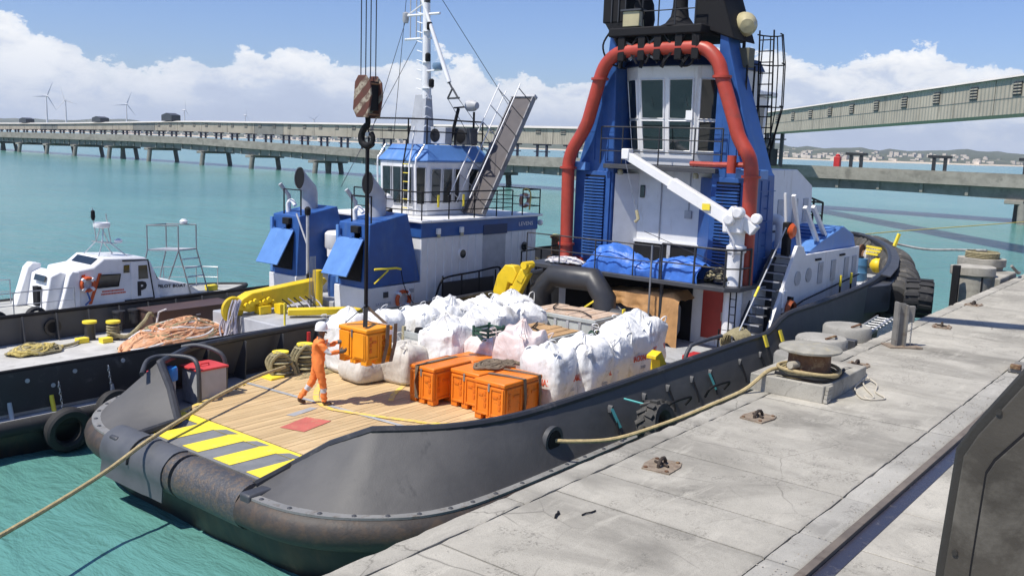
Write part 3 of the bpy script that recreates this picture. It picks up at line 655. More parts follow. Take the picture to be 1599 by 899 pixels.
# timber deck
pm = bpy.data.materials.new('deck_planks'); pm.use_nodes = True; t = pm.node_tree; bs = t.nodes['Principled BSDF']; K['plank'] = pm
tc = nd(t, 'ShaderNodeTexCoord'); mpp = nd(t, 'ShaderNodeMapping'); mpp.inputs['Scale'].default_value = (.5, 14, 6); t.links.new(tc.outputs['Object'], mpp.inputs[0])
g1 = noi(t, mpp.outputs[0], 1.6, 8, .7, .5); g2_ = noi(t, tc.outputs['Object'], 1.2, 6, .65); g3 = noi(t, mpp.outputs[0], 5, 5, .7)
c = mixc(t, ramp(t, g1, [(.3, 0.), (.7, 1.)]), (.47, .325, .165), (.70, .515, .28)); c = mixc(t, ramp(t, g3, [(.6, 0.), (.75, .6)]), c, (.25, .15, .07))
c = mixc(t, ramp(t, g2_, [(.5, 0.), (.8, .45)]), c, (.76, .60, .37)); oi = nd(t, 'ShaderNodeObjectInfo'); c = mixc(t, 1., c, ramp(t, oi.outputs['Random'], [(0., .80), (1., 1.)]), 'MULTIPLY')
t.links.new(c, bs.inputs['Base Color']); bs.inputs['Roughness'].default_value = .8
b = nd(t, 'ShaderNodeBump'); b.inputs['Strength'].default_value = .5; b.inputs['Distance'].default_value = .01; t.links.new(g1, b.inputs['Height']); t.links.new(b.outputs[0], bs.inputs['Normal'])
pk = MB().box(10.5, 23.4, CY - 2.4, CY + 2.4, 1.205, 1.27).build('deck_planking', 'concd', tug); rng = random.Random(2)
w = .15; ny = int(7.8 / w)
for j in range(ny):
    y = CY - 3.9 + j * w; ac = abs(y + w / 2 - CY); x = 10.36 + max(0, (ac - 2.55) * 2.15); seg = rng.uniform(1.5, 4.5)
    while x < 23.4:
        e = min(23.4, x + seg); 
        MB().box(x + .003, e - .003, y + .004, y + w - .004, 1.24, 1.345 + rng.uniform(-.004, .004)).build('plank', 'plank', pk, bevel=.004, seg=1); x = e; seg = rng.uniform(3.5, 4.8)
DZ = 1.352
def decal(name, ma, poly, z=DZ): MB().prism(poly, z, z + .003, 'z').build(name, ma, tug)
decal('deck_patch', mat('red_deck_paint', (.50, .13, .10), .7, dirt=(.45, .28, .15), dirt_amt=.3, dscale=6), [(11.03, 14.67), (11.84, 14.86), (12.03, 14.29), (11.19, 14.11)])
decal('deck_patch', 'dkgrey', [(11.64, 15.26), (12.36, 15.36), (12.42, 15.2), (11.7, 15.08)])
decal('deck_line', 'dkgrey', [(12.52, 18.0), (12.62, 18.0), (12.98, 11.0), (12.88, 11.0)], DZ + .004)
def ribbon(pts, wd, ma, z=DZ):
    P = smooth(pts, 6); rr = []
    for i, q_ in enumerate(P):
        d = (P[min(i + 1, len(P) - 1)] - P[max(i - 1, 0)]).normalized(); n_ = Vector((-d.y, d.x, 0)) * wd / 2; rr.append([q_ - n_, q_ + n_])
    MB().plate(rr, -.003).xf(Matrix.Translation((0, 0, z))).build('deck_line', ma, tug)
ribbon([(13.71, 16.69, 0), (13.2, 16.2, 0), (12.79, 15.68, 0), (12.58, 15.1, 0), (12.66, 14.6, 0), (13.1, 13.37, 0), (13.49, 12.54, 0), (14.27, 11.9, 0), (15.2, 11.5, 0)], .13, 'yelw', DZ + .008)
ribbon([(15.3, 15.4, 0), (14.4, 14.9, 0), (13.9, 14.5, 0)], .12, 'yelw')
ribbon([(10.2, 16.95, 0), (11.5, 17.5, 0), (12.9, 18.07, 0), (14.5, 18.1, 0)], .12, 'yelw', 1.35)
# hawse opening, freeing-port frame, lugs on the starboard bulwark
hw = MB().lathe([(.20, -.05), (.27, -.05), (.27, .05), (.20, .05)], (13.35, CY - 4.75, 1.72), 24, 'y', True).build('hawse_rim', 'dgrey', tug); MB().lathe([(.19, -.01), (.19, .01)], (13.35, CY - 4.80, 1.72), 24, 'y').build('hawse_hole', 'hookb', tug)
for x in (15.3, 16.6, 17.6, 18.7, 19.6, 21.2, 22.4):
    pe = MB().prism([(x - .06, 1.86), (x + .06, 1.86), (x + .03, 1.97), (x, 2.0), (x - .03, 1.97)], CY - 4.80, CY - 4.70, 'y').build('pad_eye', 'dgrey', tug)
    MB().tube([(x, CY - 4.81, 1.87), (x + .03, CY - 4.9, 1.65), (x + .02, CY - 4.97, 1.42)], .022, 6).build('chain', 'hookb', pe)
for x in (17.1, 19.0): MB().tube(smooth([(x, CY - 4.97, 1.5), (x, CY - 5.12, 1.75), (x + .9, CY - 5.12, 1.72), (x + .95, CY - 4.97, 1.5)], 4), .03, 8).build('hand_grip', 'hookb', tug)
for x in (15.2, 19.4): MB().plate([[(x, CY - 4.82, 1.95), (x + .09, CY - 4.82, 1.95)], [(x + .16, CY - 4.95, 1.55), (x + .25, CY - 4.95, 1.55)]], .01).build('sling', 'teal', tug)
for x in (22.6, 23.6): MB().plate([[(x, CY - 4.72, 2.42), (x + .14, CY - 4.72, 2.42)], [(x + .12, CY - 5.06, 1.4), (x + .30, CY - 5.06, 1.4)]], .03).build('fender_strap', 'rubber', tug); MB().plate([[(x, CY - 4.74, 2.40), (x + .14, CY - 4.74, 2.40)], [(x + .03, CY - 4.84, 2.1), (x + .17, CY - 4.84, 2.1)]], .045).build('strap_end', 'yel2', tug)
# ---------------- house under the platform
TX = 24.7
MB().box(TX, 25.6, 10.95, 17.8, zdk(24), 3.25).build('deckhouse_wall', 'white', tug, bevel=.02)
MB().box(TX - .03, TX - .001, 12.85, 17.5, 1.35, 3.1).build('recess_shade', 'hookb', tug)  # flat black sheet on the white wall stands for shade under the platform
dr = MB().box(TX - .05, TX - .002, 11.72, 12.5, 1.62, 3.1).build('door', 'reddoor', tug, bevel=.015); MB().box(TX - .09, TX - .052, 11.8, 11.86, 2.2, 2.45).build('handle', 'steel', dr)
for k in range(11):
    for j in range(2): MB().box(TX - .035, TX - .002, 11.28 + j * .2, 11.46 + j * .2, 1.5 + k * .15, 1.63 + k * .15).build('louvre', 'white2', tug)
# platform with blue tarpaulin
pf = MB().prism([(23.35, 11.2), (23.35, 18.3), (25.0, 18.3), (25.0, 10.9), (23.7, 10.9)], 3.25, 3.37, 'z').build('platform', 'dgrey', tug, bevel=.01)
rail(tug, [(23.4, y, 3.37) for y in (18.2, 16.9, 15.55, 14.2, 13.3)], .95, 'black', .022, (.5,))
rail(tug, [(23.42, 13.25, 3.37), (23.42, 12.2, 3.37), (23.42, 11.25, 3.37), (23.75, 10.95, 3.37), (24.4, 10.95, 3.37)], 1.05, 'black', .03, (.5,))
for y in (17.6, 13.3): MB().cyl((23.6, y, 1.3), (23.6, y, 3.25), .06).build('pillar', 'black', tug)
MB().cyl((23.35, 13.55, 1.35), (23.35, 13.55, 4.35), .03).build('pole', 'steel', tug)
# ---------------- tower: casings, central wall, wheelhouse
def casing(s):
    o_ = lambda y: CY + s * y
    cs = MB(); prof = [(3.37, 25.0, 26.5, 1.72, 3.16), (6.45, 25.0, 26.3, 1.72, 3.12), (6.55, 25.0, 26.25, 1.72, 3.06), (10.1, 24.9, 25.7, 1.75, 2.05), (10.9, 24.85, 25.5, 1.75, 1.95)]
    rr = [[(xa, o_(yi), z), (xa, o_(yo), z), (xb, o_(yo), z), (xb, o_(yi), z)] for z, xa, xb, yi, yo in prof]
    cs.grid(rr, cv=True); cs.f += [(0, 1, 2, 3), tuple(range(16, 20))]; c_ = cs.build('casing', 'blue', tug, bevel=.03, ang=30)
    fr = MB().box(24.93, 25.0, min(o_(1.78), o_(3.1)), max(o_(1.78), o_(3.1)), 3.5, 6.35).build('louvre_frame', 'blue', c_, bevel=.01)
    ya, yb = sorted((o_(1.95), o_(2.7)))
    MB().box(24.905, 24.925, ya, yb, 3.62, 6.22).build('grille_back', 'hookb', c_)
    lv = None
    for k in range(26):
        if lv is None: lv = MB().box(-.05, 0, ya, yb, -.028, .028).xf(Matrix.Rotation(R(0), 4, 'Y')).build('louvre', 'blue', c_); c = lv
        else: c = lv.copy(); COL.objects.link(c)
        c.location = (24.90, 0, 3.68 + k * .098); c.rotation_euler = (0, 0, 0)
    MB().box(24.7, 25.3, min(o_(2.6), o_(3.35)), max(o_(2.6), o_(3.35)), 6.35, 6.62).build('ledge', 'blue2', c_, bevel=.02)
    return c_
casing(1); cR = casing(-1)
MB().box(25.6, 26.5, CY - 3.14, CY - 3.05, zdk(26), 3.36).build('casing_base', 'white', tug); MB().prism([(25.1, 2.85), (26.5, 3.15), (26.5, 3.37), (25.1, 3.37)], CY - 3.15, CY - 3.0, 'y').build('casing_foot', 'blue', tug)
MB().box(25.85, 27.6, CY - 1.70, CY + 1.70, 3.37, 6.45).build('tower_wall', 'white', tug)
MB().box(25.80, 25.848, CY - 1.6, CY + 1.6, 3.45, 4.12).build('window_strip', 'hookb', tug); MB().box(25.77, 25.83, CY - .06, CY + .06, 3.42, 4.15).build('mullion', 'lgrey', tug); MB().box(25.76, 25.84, CY - 1.68, CY + 1.68, 4.13, 4.22).build('ledge', 'white', tug)
MB().box(25.80, 25.84, CY + 1.0, CY + 1.18, 5.55, 5.95).build('wall_window', 'glass', tug, bevel=.03)
MB().prism([(25.84, CY - .95), (25.84, CY - 1.69), (25.1, CY - 1.69)], 3.45, 6.3, 'z').build('slanted_panel', 'blue', tug); MB().prism([(25.84, CY + 1.69), (25.84, CY + 1.25), (25.1, CY + 1.69)], 3.45, 6.3, 'z').build('slanted_panel', 'white', tug)
pfl = MB().prism([(24.75, CY - 1.95), (24.75, CY + 1.95), (27.6, CY + 1.74), (27.6, CY - 1.74)], 6.46, 6.60, 'z').build('walkway', 'dgrey', tug, bevel=.01)
rail(tug, [(24.8, CY + y, 6.6) for y in (2.1, 1.3, 0, -1.2, -2.1)], 1.15, 'black', .022, (.35, .68))
for s in (-1, 1): MB().prism([(CY + s * 1.35, 6.6), (CY + s * 2.9, 6.6), (CY + s * 1.85, 9.9), (CY + s * 1.35, 9.9)], 26.26, 26.31, 'x').build('casing_web', 'blue', tug)
# wheelhouse: faceted, flaring upwards, with separate panes
def wring(z, k): f_ = 25.2 - 2.2 * (k - 1); return [(f_ + .5, CY + 1.62 * k, z), (f_, CY + .95 * k, z), (f_, CY - .95 * k, z), (f_ + .45, CY - 1.62 * k, z), (28.0, CY - 1.62 * k, z), (28.0, CY + 1.62 * k, z)]
wz = [(6.61, .93), (7.15, .97), (9.35, 1.07), (9.6, 1.08)]
wh = MB(); wh.grid([wring(z, k) for z, k in wz], cv=True); wh.f += [tuple(range(6)), tuple(range(18, 24))]; wh_o = wh.build('wheelhouse', 'white', tug, bevel=.03, ang=20)
rf = MB(); rf.grid([wring(9.6, 1.12), wring(9.95, 1.0)], cv=True); rf.f += [tuple(range(6)), tuple(range(6, 12))]; rf.build('roof', mat('dark_blue', (.012, .03, .10), .5), wh_o, ang=20)
def pane(z0, z1, i, j, a, b, parent, out=.018, ring_=None, fr=.05, ma='glass'):
    """window between corners i and j of the wheelhouse rings, from fraction a to b"""
    def at(z, t_):
        k = interp(wz, z); r_ = wring(z, k); return Vector(r_[i]).lerp(Vector(r_[j]), t_)
    c4 = [at(z0, a), at(z0, b), at(z1, b), at(z1, a)]; n_ = (c4[1] - c4[0]).cross(c4[3] - c4[0]).normalized(); ctr = Vector((26.8, CY, 8.2))
    if n_.dot(c4[0] - ctr) < 0: n_ = -n_
    f_ = MB().tube([q_ + n_ * .012 for q_ in c4], fr * .75, 6, True).build('window', 'white2', parent); g_ = [q_ + n_ * out for q_ in c4]; MB().plate([[g_[0], g_[1]], [g_[3], g_[2]]], .012).build('pane', ma, f_)
    return c4, n_
for (i, j, a, b) in ((1, 2, .05, .45), (1, 2, .55, .95), (0, 1, .16, .86), (2, 3, .14, .86), (5, 0, .62, .95), (3, 4, .05, .4)):
    pane(8.04, 9.2, i, j, a, b, wh_o); pane(7.08, 7.97, i, j, a, b, wh_o)
for y in (-.55, .62): MB().tube([(25.05, CY + y, 9.2), (25.12, CY + y - .18, 8.4)], .015, 5).build('wiper', 'hookb', wh_o)
MB().box(26.9, 27.3, CY - .75, CY - .3, 7.4, 8.35).build('seat', 'hookb', wh_o, bevel=.1, seg=3); MB().box(25.11, 25.13, CY - .9, CY - .68, 8.0, 8.28).build('notice', 'white2', wh_o)
# red fire main looping over the tower
px = 24.55
pp = [(px, 17.46, 3.55), (px, 17.52, 6.45), (px, 17.40, 6.95), (px, 17.05, 7.5), (px, 16.82, 7.95), (px, 16.46, 9.2), (px, 16.25, 9.65), (px, 15.85, 9.95), (px, 15.4, 10.02), (px, 14.3, 10.05), (px, 13.2, 10.05), (px, 12.8, 9.95), (px, 12.45, 9.6), (px, 12.3, 9.2), (px, 11.82, 7.95), (px, 11.65, 7.5), (px, 11.3, 6.95), (px, 11.2, 6.45), (px, 11.15, 3.3)]
P = [Vector(q_) for q_ in pp]; fine = []
fine = smooth(pp, 6)
# keep straight runs straight: linear for long segments
fine = []
for i, (a, b) in enumerate(zip(P, P[1:])):
    if (b - a).length > 1.05: fine += [a, a.lerp(b, .33), a.lerp(b, .66)]
    else:
        a0, d0 = P[max(i - 1, 0)], P[min(i + 2, len(P) - 1)]
        for k in range(4):
            t_ = k / 4; m0 = (b - a0).normalized() * (b - a).length; m1 = (d0 - a).normalized() * (b - a).length
            fine.append((2 * t_ ** 3 - 3 * t_ ** 2 + 1) * a + (t_ ** 3 - 2 * t_ ** 2 + t_) * m0 + (-2 * t_ ** 3 + 3 * t_ ** 2) * b + (t_ ** 3 - t_ ** 2) * m1)
fine.append(P[-1])
pipe = MB().tube(fine, .205, 18).build('fire_main', 'red', tug, ang=60)
for q_ in ((px, 17.52, 6.42), (px, 11.2, 6.42), (px, 16.46, 9.2), (px, 12.3, 9.2), (px, 17.47, 3.95)): MB().cyl((q_[0], q_[1], q_[2] - .035), (q_[0], q_[1], q_[2] + .035), .275, n=20).build('flange', 'red', pipe)
MB().tube(smooth([(24.5, 17.46, 3.6), (24.45, 17.42, 3.42), (24.5, 17.3, 3.36), (25.0, 17.25, 3.36)], 5), .205, 16).build('pipe_foot', 'red', pipe)
MB().tube([(24.85, 12.5, 9.6), (24.9, 11.95, 8.2), (24.9, 11.75, 7.0)], .06, 8).build('branch_pipe', 'red', pipe); MB().tube([(24.55, 11.3, 6.75), (24.5, 12.3, 6.72), (24.5, 13.1, 6.72)], .075, 8).build('branch_pipe', 'red', pipe)
MB().tube([(24.4, 11.75, 6.5), (24.4, 11.75, 7.0)], .13, 10).build('valve', 'red', pipe)
# monitor deck with its clutter on top of the tower
md = MB().box(24.3, 27.2, CY - 1.45, CY + 1.7, 10.42, 10.68).build('monitor_deck', 'hookb', tug, bevel=.04)
for y in (-1.3, -.5, .4, 1.3):
    MB().bar((24.6, CY + y, 10.42), (24.5, CY + y * .8 + .3, 9.5), .1, .1).build('bracket', 'hookb', tug)
MB().bar((24.45, CY + 1.2, 10.3), (24.45, CY + .1, 9.75), .06, .06).build('brace', 'dgrey', tug); MB().bar((24.45, CY + .1, 10.35), (24.45, CY + 1.0, 9.75), .06, .06).build('brace', 'dgrey', tug)
rail(tug, [(24.35, CY + y, 10.68) for y in (.55, 0, -.55, -1.2)], 1.1, 'black', .022, (.4, .7))
mb_ = MB().prism([(CY + 1.3, 10.9), (CY + 2.2, 10.9), (CY + 2.2, 13.4), (CY + 1.3, 13.4)], 24.7, 26.0, 'x').build('side_funnel', 'hookb', tug, bevel=.04)
MB().prism([(CY + 1.6, 10.2), (CY + 2.1, 10.9), (CY + 1.35, 10.9), (CY + 1.35, 10.2)], 24.7, 25.8, 'x').build('funnel_foot', 'hookb', tug)
MB().prism([(CY - .95, 13.4), (CY - .95, 10.75), (CY - 1.35, 10.55), (CY - 2.25, 10.25), (CY - 1.75, 11.6), (CY - 1.55, 13.4)], 24.8, 26.2, 'x').build('side_funnel', 'hookb', tug, bevel=.04)
MB().lathe([(.62, 0), (.42, .1), (.27, .3), (.22, .6), (.2, 1.5), (.28, 1.55), (.28, 2.2)], (24.9, CY - .4, 10.68), 18).build('monitor_post', 'hookb', tug)
MB().lathe([(.3, 0), (.35, .3), (.3, .75), (.15, 1.1)], (25.0, CY + .9, 10.68), 14).build('monitor_base', 'hookb', tug)
bx = MB().box(24.45, 24.95, CY + .72, CY + 1.3, 10.72, 11.18).build('control_box', 'lens', tug, bevel=.02); MB().box(24.4, 25.0, CY + .66, CY + 1.36, 11.18, 11.23).build('box_lid', 'dgrey', bx)
MB().lathe([(0, -.3), (.25, -.24), (.36, 0), (.36, .15), (.3, .2)], (24.75, CY + .9, 11.85), 16, 'x').build('searchlight', 'dgrey', tug)
MB().tube(smooth([(24.3, CY + .75, 11.6), (24.2, CY + .55, 11.3), (24.3, CY + .5, 11.1), (24.4, CY + .55, 10.9)], 5), .02, 6).build('cable', 'hookb', tug)
# side mast, searchlight, caged ladder
sl = MB().lathe([(0, -.33), (.2, -.3), (.33, -.1), (.35, .12), (.33, .3), (0, .3)], (0, 0, 0), 18, 'x').xf(Matrix.Translation((25.6, 12.2, 10.75)) @ Matrix.Rotation(R(35), 4, 'Z') @ Matrix.Rotation(R(-14), 4, 'Y')).build('searchlight', 'lens', tug)
MB().cyl((25.6, 12.2, 9.6), (25.6, 12.2, 10.45), .05).build('searchlight_post', 'hookb', tug); MB().box(25.55, 25.95, 12.0, 12.4, 9.55, 10.1).build('ballast_box', mat('olive_box', (.12, .115, .08), .6), tug, bevel=.02)
for dx, dy in ((0, .0), (.5, .0), (.0, .4)): MB().cyl((25.5 + dx, 12.0 + dy, 7.0), (25.5 + dx, 12.0 + dy, 9.6), .03).build('mast_leg', 'hookb', tug)
q = MB()
cage = thing('caged_ladder', 'black hooped ladder cage on the right side of the blue tower', 'ladder', (27, 12.0, 6.6)); 
for y in (11.75, 12.2): MB().cyl((27.0, y, 6.7), (26.6, y, 10.7), .025, n=6).build('stile', 'hookb', cage)
for k in range(12): MB().cyl((26.98 - .033 * k, 11.75, 6.9 + k * .32), (26.98 - .033 * k, 12.2, 6.9 + k * .32), .018, n=5).build('rung', 'hookb', cage)
for z, k in ((10.6, .8), (9.75, 1.), (8.5, 1.)):
    P = [(27.0 + .75 * k * sin(R(a)) - (z - 6.7) * .06, 11.97 - .45 * k * cos(R(a)), z) for a in range(0, 181, 30)]; MB().tube(P, .022, 6).build('hoop', 'hookb', cage)
for a in (30, 60, 90, 120, 150):
    P = [(27.0 + .75 * k * sin(R(a)) - (z - 6.7) * .06, 11.97 - .45 * k * cos(R(a)), z) for z, k in ((10.6, .8), (9.75, 1.), (8.5, 1.), (6.9, .3))]; MB().tube(P, .018, 6).build('cage_strip', 'hookb', cage)
# forward bridge glimpsed behind the tower
fbo = MB().prism([(27.4, 6.6), (29.0, 6.6), (29.5, 8.9), (27.2, 8.9)], 13.0, 15.8, 'y').build('forward_bridge', 'white', tug, bevel=.03); MB().box(27.0, 29.8, 12.85, 15.95, 8.91, 9.1).build('roof', 'white2', fbo, bevel=.05)
for k in range(2): MB().prism([(27.55 + k * .75, 7.2), (28.2 + k * .75, 7.2), (28.28 + k * .8, 8.6), (27.5 + k * .8, 8.6)], 12.97, 12.999, 'y').build('window', 'glass', fbo)
# second tier and main deckhouse, starboard side
t2 = MB().prism([(27.6, 4.05), (31.2, 4.05), (31.0, 6.05), (29.6, 6.6), (27.6, 6.6)], 11.9, 16.9, 'y').build('upper_deckhouse', 'white', tug, bevel=.02)
for x in (28.2, 29.4, 30.3): MB().box(x, x + .42, 11.87, 11.899, 4.85, 5.65).build('window', 'lgrey', t2, bevel=.02)
MB().box(27.6, 31.25, 11.84, 11.88, 4.62, 4.68).build('rubbing_strip', 'dgrey', t2)
WY = 10.36
dh = MB().prism([(24.0, 1.22), (31.8, 1.62), (31.7, 4.1), (26.95, 4.13), (26.7, 4.4), (26.25, 4.45)], WY, WY + .1, 'y').build('deckhouse_side', 'white', tug, bevel=.01)
MB().box(26.3, 31.75, WY + .1, 18.3, 1.5, 4.05).build('deckhouse', 'white', tug, bevel=.03)
for x, z in ((26.4, 3.47), (27.25, 3.5)): MB().lathe([(0, -.012), (.22, -.012), (.22, .012), (0, .012)], (x, WY - .014, z), 22, 'y').build('porthole', 'lgrey', dh)
for x in (28.2, 29.3, 30.5, 31.25): MB().box(x - .19, x + .19, WY - .035, WY - .002, 3.15, 3.82).build('window', 'lgrey', dh, bevel=.04)
for x in (27.9, 30.0): MB().box(x - .2, x + .2, WY - .06, WY - .002, 3.9, 3.96).build('rain_hood', 'hookb', dh)
MB().tube([(25.2, WY - .09, 2.55), (25.75, WY - .09, 2.6), (26.8, WY - .09, 2.78), (31.6, WY - .09, 3.16)], .022, 6).build('grab_rail', 'hookb', dh)
lb_ = thing('life_ring', 'rust orange life ring on white side wall by the stair', 'life ring', (25.75, WY, 2.2)); MB().lathe([(.17, -.05), (.25, -.1), (.33, 0), (.25, .1)], (25.75, WY - .12, 2.62), 24, 'y', True).build('ring', mat('faded_ring', (.36, .09, .03), .7, dirt=(.16, .06, .03), dirt_amt=.4), lb_); MB().box(25.7, 25.8, WY - .18, WY, 2.9, 3.0).build('hanger', 'hookb', lb_)
MB().tube([(25.45, WY - .04, 2.1), (25.45, WY - .04, 3.35)], .03, 6).build('conduit', 'white2', dh); MB().box(25.35, 25.6, WY - .07, WY - .002, 2.7, 3.2).build('junction_box', 'white2', dh, bevel=.01)
for x in (29.6, 30.6): MB().cyl((x, WY - .2, 2.0), (x, WY - .18, 2.95), .03).build('boat_hook', 'hookb', tug); MB().cyl((x, WY - .18, 2.95), (x, WY - .18, 3.3), .04).build('hook_grip', 'yel2', tug)
# slanted blue casing on the deckhouse with white letters area, white ramp beams, liferaft
bc = MB().prism([(27.2, 4.06), (31.7, 4.06), (31.4, 4.5), (30.4, 4.82), (28.3, 4.4)], 10.5, 13.0, 'y').build('engine_hatch', 'blue2', tug, bevel=.02)
for k in range(5): MB().box(28.6 + k * .42, 28.85 + k * .42, 10.6, 12.9, 4.3, 4.56 + .06 * k).build('hatch_slat', 'blue', bc)
lr = thing('liferaft_canister', 'white liferaft canister in its cradle beside the tower stair', 'liferaft', (29.8, 12.3, 4.3)); MB().lathe([(0, -.62), (.3, -.6), (.4, -.45), (.42, -.05), (.44, -.05), (.44, .05), (.42, .05), (.4, .45), (.3, .6), (0, .62)], (29.8, 12.3, 4.85), 22, 'x').build('shell', 'white2', lr); MB().box(29.3, 30.3, 11.95, 12.65, 4.3, 4.5).build('cradle', 'white', lr, bevel=.02)
for a, b in (((26.6, 10.75, 5.9), (27.4, 10.75, 4.2)), ((27.55, 10.75, 5.52), (28.7, 10.6, 4.15)), ((28.2, 10.75, 5.52), (29.55, 10.6, 4.15))): MB().bar(a, b, .12, .12).build('skid_beam', 'white2', tug, bevel=.01)
MB().bar((26.45, 10.95, 5.95), (26.7, 10.9, 4.5), .07, .07).build('skid_beam', 'white2', tug); MB().box(26.3, 26.6, 10.7, 10.9, 4.1, 5.1).build('winch_post', 'hookb', tug, bevel=.03); MB().lathe([(.16, -.08), (.24, 0), (.16, .08)], (26.45, 10.65, 4.85), 14, 'y').build('reel', 'oranget', tug)
rail(tug, [(31.4, 12.3, 4.75), (32.3, 12.3, 4.6), (33.2, 12.3, 4.45), (33.3, 14.2, 4.45), (33.3, 16.5, 4.45)], .95, 'hookb', .035, (.5,))
MB().tube(smooth([(27.75, 11.55, 3.95), (27.75, 11.55, 4.9), (27.75, 11.8, 5.05), (27.75, 12.0, 4.9)], 5), .17, 12).build('vent_pipe', 'white2', tug)
# stair between pedestal and side plate
stp = thing('deck_stair', 'dark stair with pale tread edges beside the white side wall', 'stair', (24.5, 10.7, 1.3))
for k in range(13):
    x = 23.25 + .235 * k; z = 1.42 + .225 * k
    MB().box(x, x + .26, 10.47, 11.0, z - .03, z).build('tread', 'dgrey', stp); MB().box(x - .02, x + .002, 10.47, 11.0, z - .035, z + .005).build('nosing', 'lgrey', stp)
MB().prism([(23.1, 1.2), (23.5, 1.2), (26.3, 4.0), (26.3, 4.3), (26.0, 4.3)], 11.01, 11.05, 'y').build('stringer', 'dgrey', stp); MB().prism([(23.2, 1.2), (26.3, 1.2), (26.3, 4.2)], 11.055, 11.07, 'y').build('back_plate', 'dgrey', stp)
MB().tube([(22.95, 10.5, 1.3), (23.0, 10.5, 2.35), (25.6, 10.5, 5.0)], .022, 6).build('handrail', 'lgrey', stp); MB().cyl((23.8, 10.5, 3.17), (24.05, 10.5, 3.43), .035).build('hand_grip', 'yel2', stp)
ld = thing('pedestal_ladder', 'thin black ladder on the white crane pedestal', 'ladder', (24.3, 10.9, 1.3))
for y in (11.0, 11.18): MB().cyl((23.72, y, 1.35), (23.72, y, 3.25), .02, n=6).build('stile', 'hookb', ld)
for k in range(8): MB().cyl((23.72, 11.0, 1.5 + k * .22), (23.72, 11.18, 1.5 + k * .22), .013, n=5).build('rung', 'hookb', ld)
MB().tube([(23.4, 11.3, 1.35), (23.4, 11.3, 2.2), (23.4, 10.98, 2.2), (23.4, 10.98, 1.35)], .025, 6).build('handrail', 'hookb', ld)
# ---------------- bow: deck stores, tyre fender
bt = thing('bow_fender', 'black bow fender of stacked tyres wrapped round the tug bow', 'fender', (36, CY, 2))
P = smooth([(x, CY - (b + .55), zdk(x) + .55) for x, b in OUT[18:-2]] + [(43.4, CY, 3.0)], 6)
K['tyred'] = mat('tyre_dusty', (.075, .072, .066), .8, dirt=(.17, .155, .135), dirt_amt=.42, dscale=4, bump=.3, rand=.55)
MB().tube(P, .42, 16).build('core', 'hookb', bt, ang=60)
L_ = [0]
for a, b in zip(P, P[1:]): L_.append(L_[-1] + (b - a).length)
n_t = int(L_[-1] / .56)
for k in range(n_t):
    s_ = (k + .5) * L_[-1] / n_t; i = max(j for j in range(len(L_)) if L_[j] <= s_); i = min(i, len(P) - 2); d = (P[i + 1] - P[i]).normalized(); c = P[i].lerp(P[i + 1], (s_ - L_[i]) / max(1e-6, L_[i + 1] - L_[i]))
    M_ = (d + Vector((.10 * sin(k * 2.7), .10 * cos(k * 1.9), .08 * sin(k * 4.1)))).normalized().to_track_quat('X', 'Z').to_matrix().to_4x4(); M_.translation = c; M_ = M_ @ Matrix.Scale(1 + .07 * sin(k * 5.3), 4)
    MB().lathe([(.42, -.20), (.55, -.19), (.62, -.10), (.62, .10), (.55, .19), (.42, .20)], n=24, axis='x').xf(M_).build('tyre', 'tyred', bt, ang=35)
rr = [[(x, CY - (b + .02), zb(x) + .02), (x, CY - (b + .42), zb(x) - .02)] for x, b in OUT[18:-1]]; MB().plate(rr, .04).build('top_plate', 'dgrey', bt)
MB().prism([(29.9, CY - 4.75), (31.4, CY - 5.2), (33.0, CY - 4.9), (32.0, CY - 4.5)], 2.05, 2.95, 'z').build('end_bracket', 'dgrey', bt, bevel=.03)

# small fittings on the tower: conduits, deck lamps, plate seams, grab rungs, soot-dark vents
for s in (-1, 1):
    for k in range(3): MB().box(24.955, 24.998, CY + s * (1.95 + .25 * k) - .012, CY + s * (1.95 + .25 * k) + .012, 6.7, 8.9 - .75 * k).build('plate_stiffener', 'blue', tug)
    for z in (7.6, 8.7): MB().bar((24.97, CY + s * 1.75, z), (24.97, CY + s * interp([(6.5, 3.0), (10.1, 2.05)], z), z), .02, .025).build('weld_seam', 'blue', tug)
for z in (4.2, 5.1, 6.0): MB().bar((25.05, CY - 3.165, z), (26.35, CY - 3.15, z), .02, .025).build('weld_seam', 'blue', tug)
for x in (25.4, 25.9): MB().cyl((x, CY - 3.16, 3.5), (x, CY - 3.13, 6.3), .018, n=6).build('conduit', 'blue', tug)
for k in range(7): MB().tube([(25.62, CY - 3.15, 3.7 + .36 * k), (25.62, CY - 3.25, 3.7 + .36 * k), (25.85, CY - 3.25, 3.7 + .36 * k), (25.85, CY - 3.15, 3.7 + .36 * k)], .012, 5).build('grab_rung', 'blue', tug)
for y in (1.45, -1.2): MB().lathe([(.05, 0), (.09, -.05), (.09, -.16), (0, -.18)], (25.0, CY + y, 6.44), 12).build('deck_lamp', 'lens', tug)
MB().tube([(25.82, CY + .4, 4.25), (25.82, CY + .4, 6.4)], .02, 6).build('conduit', 'lgrey', tug); MB().tube([(25.82, CY - .6, 5.2), (25.82, CY - .6, 6.4)], .014, 6).build('conduit', 'lgrey', tug); MB().box(25.78, 25.84, CY - .72, CY - .48, 5.0, 5.25).build('junction_box', 'lgrey', tug, bevel=.01)
for z in (5.2,): MB().bar((25.842, CY - .9, z), (25.842, CY + 1.2, z), .012, .018).build('weld_seam', 'white', tug)
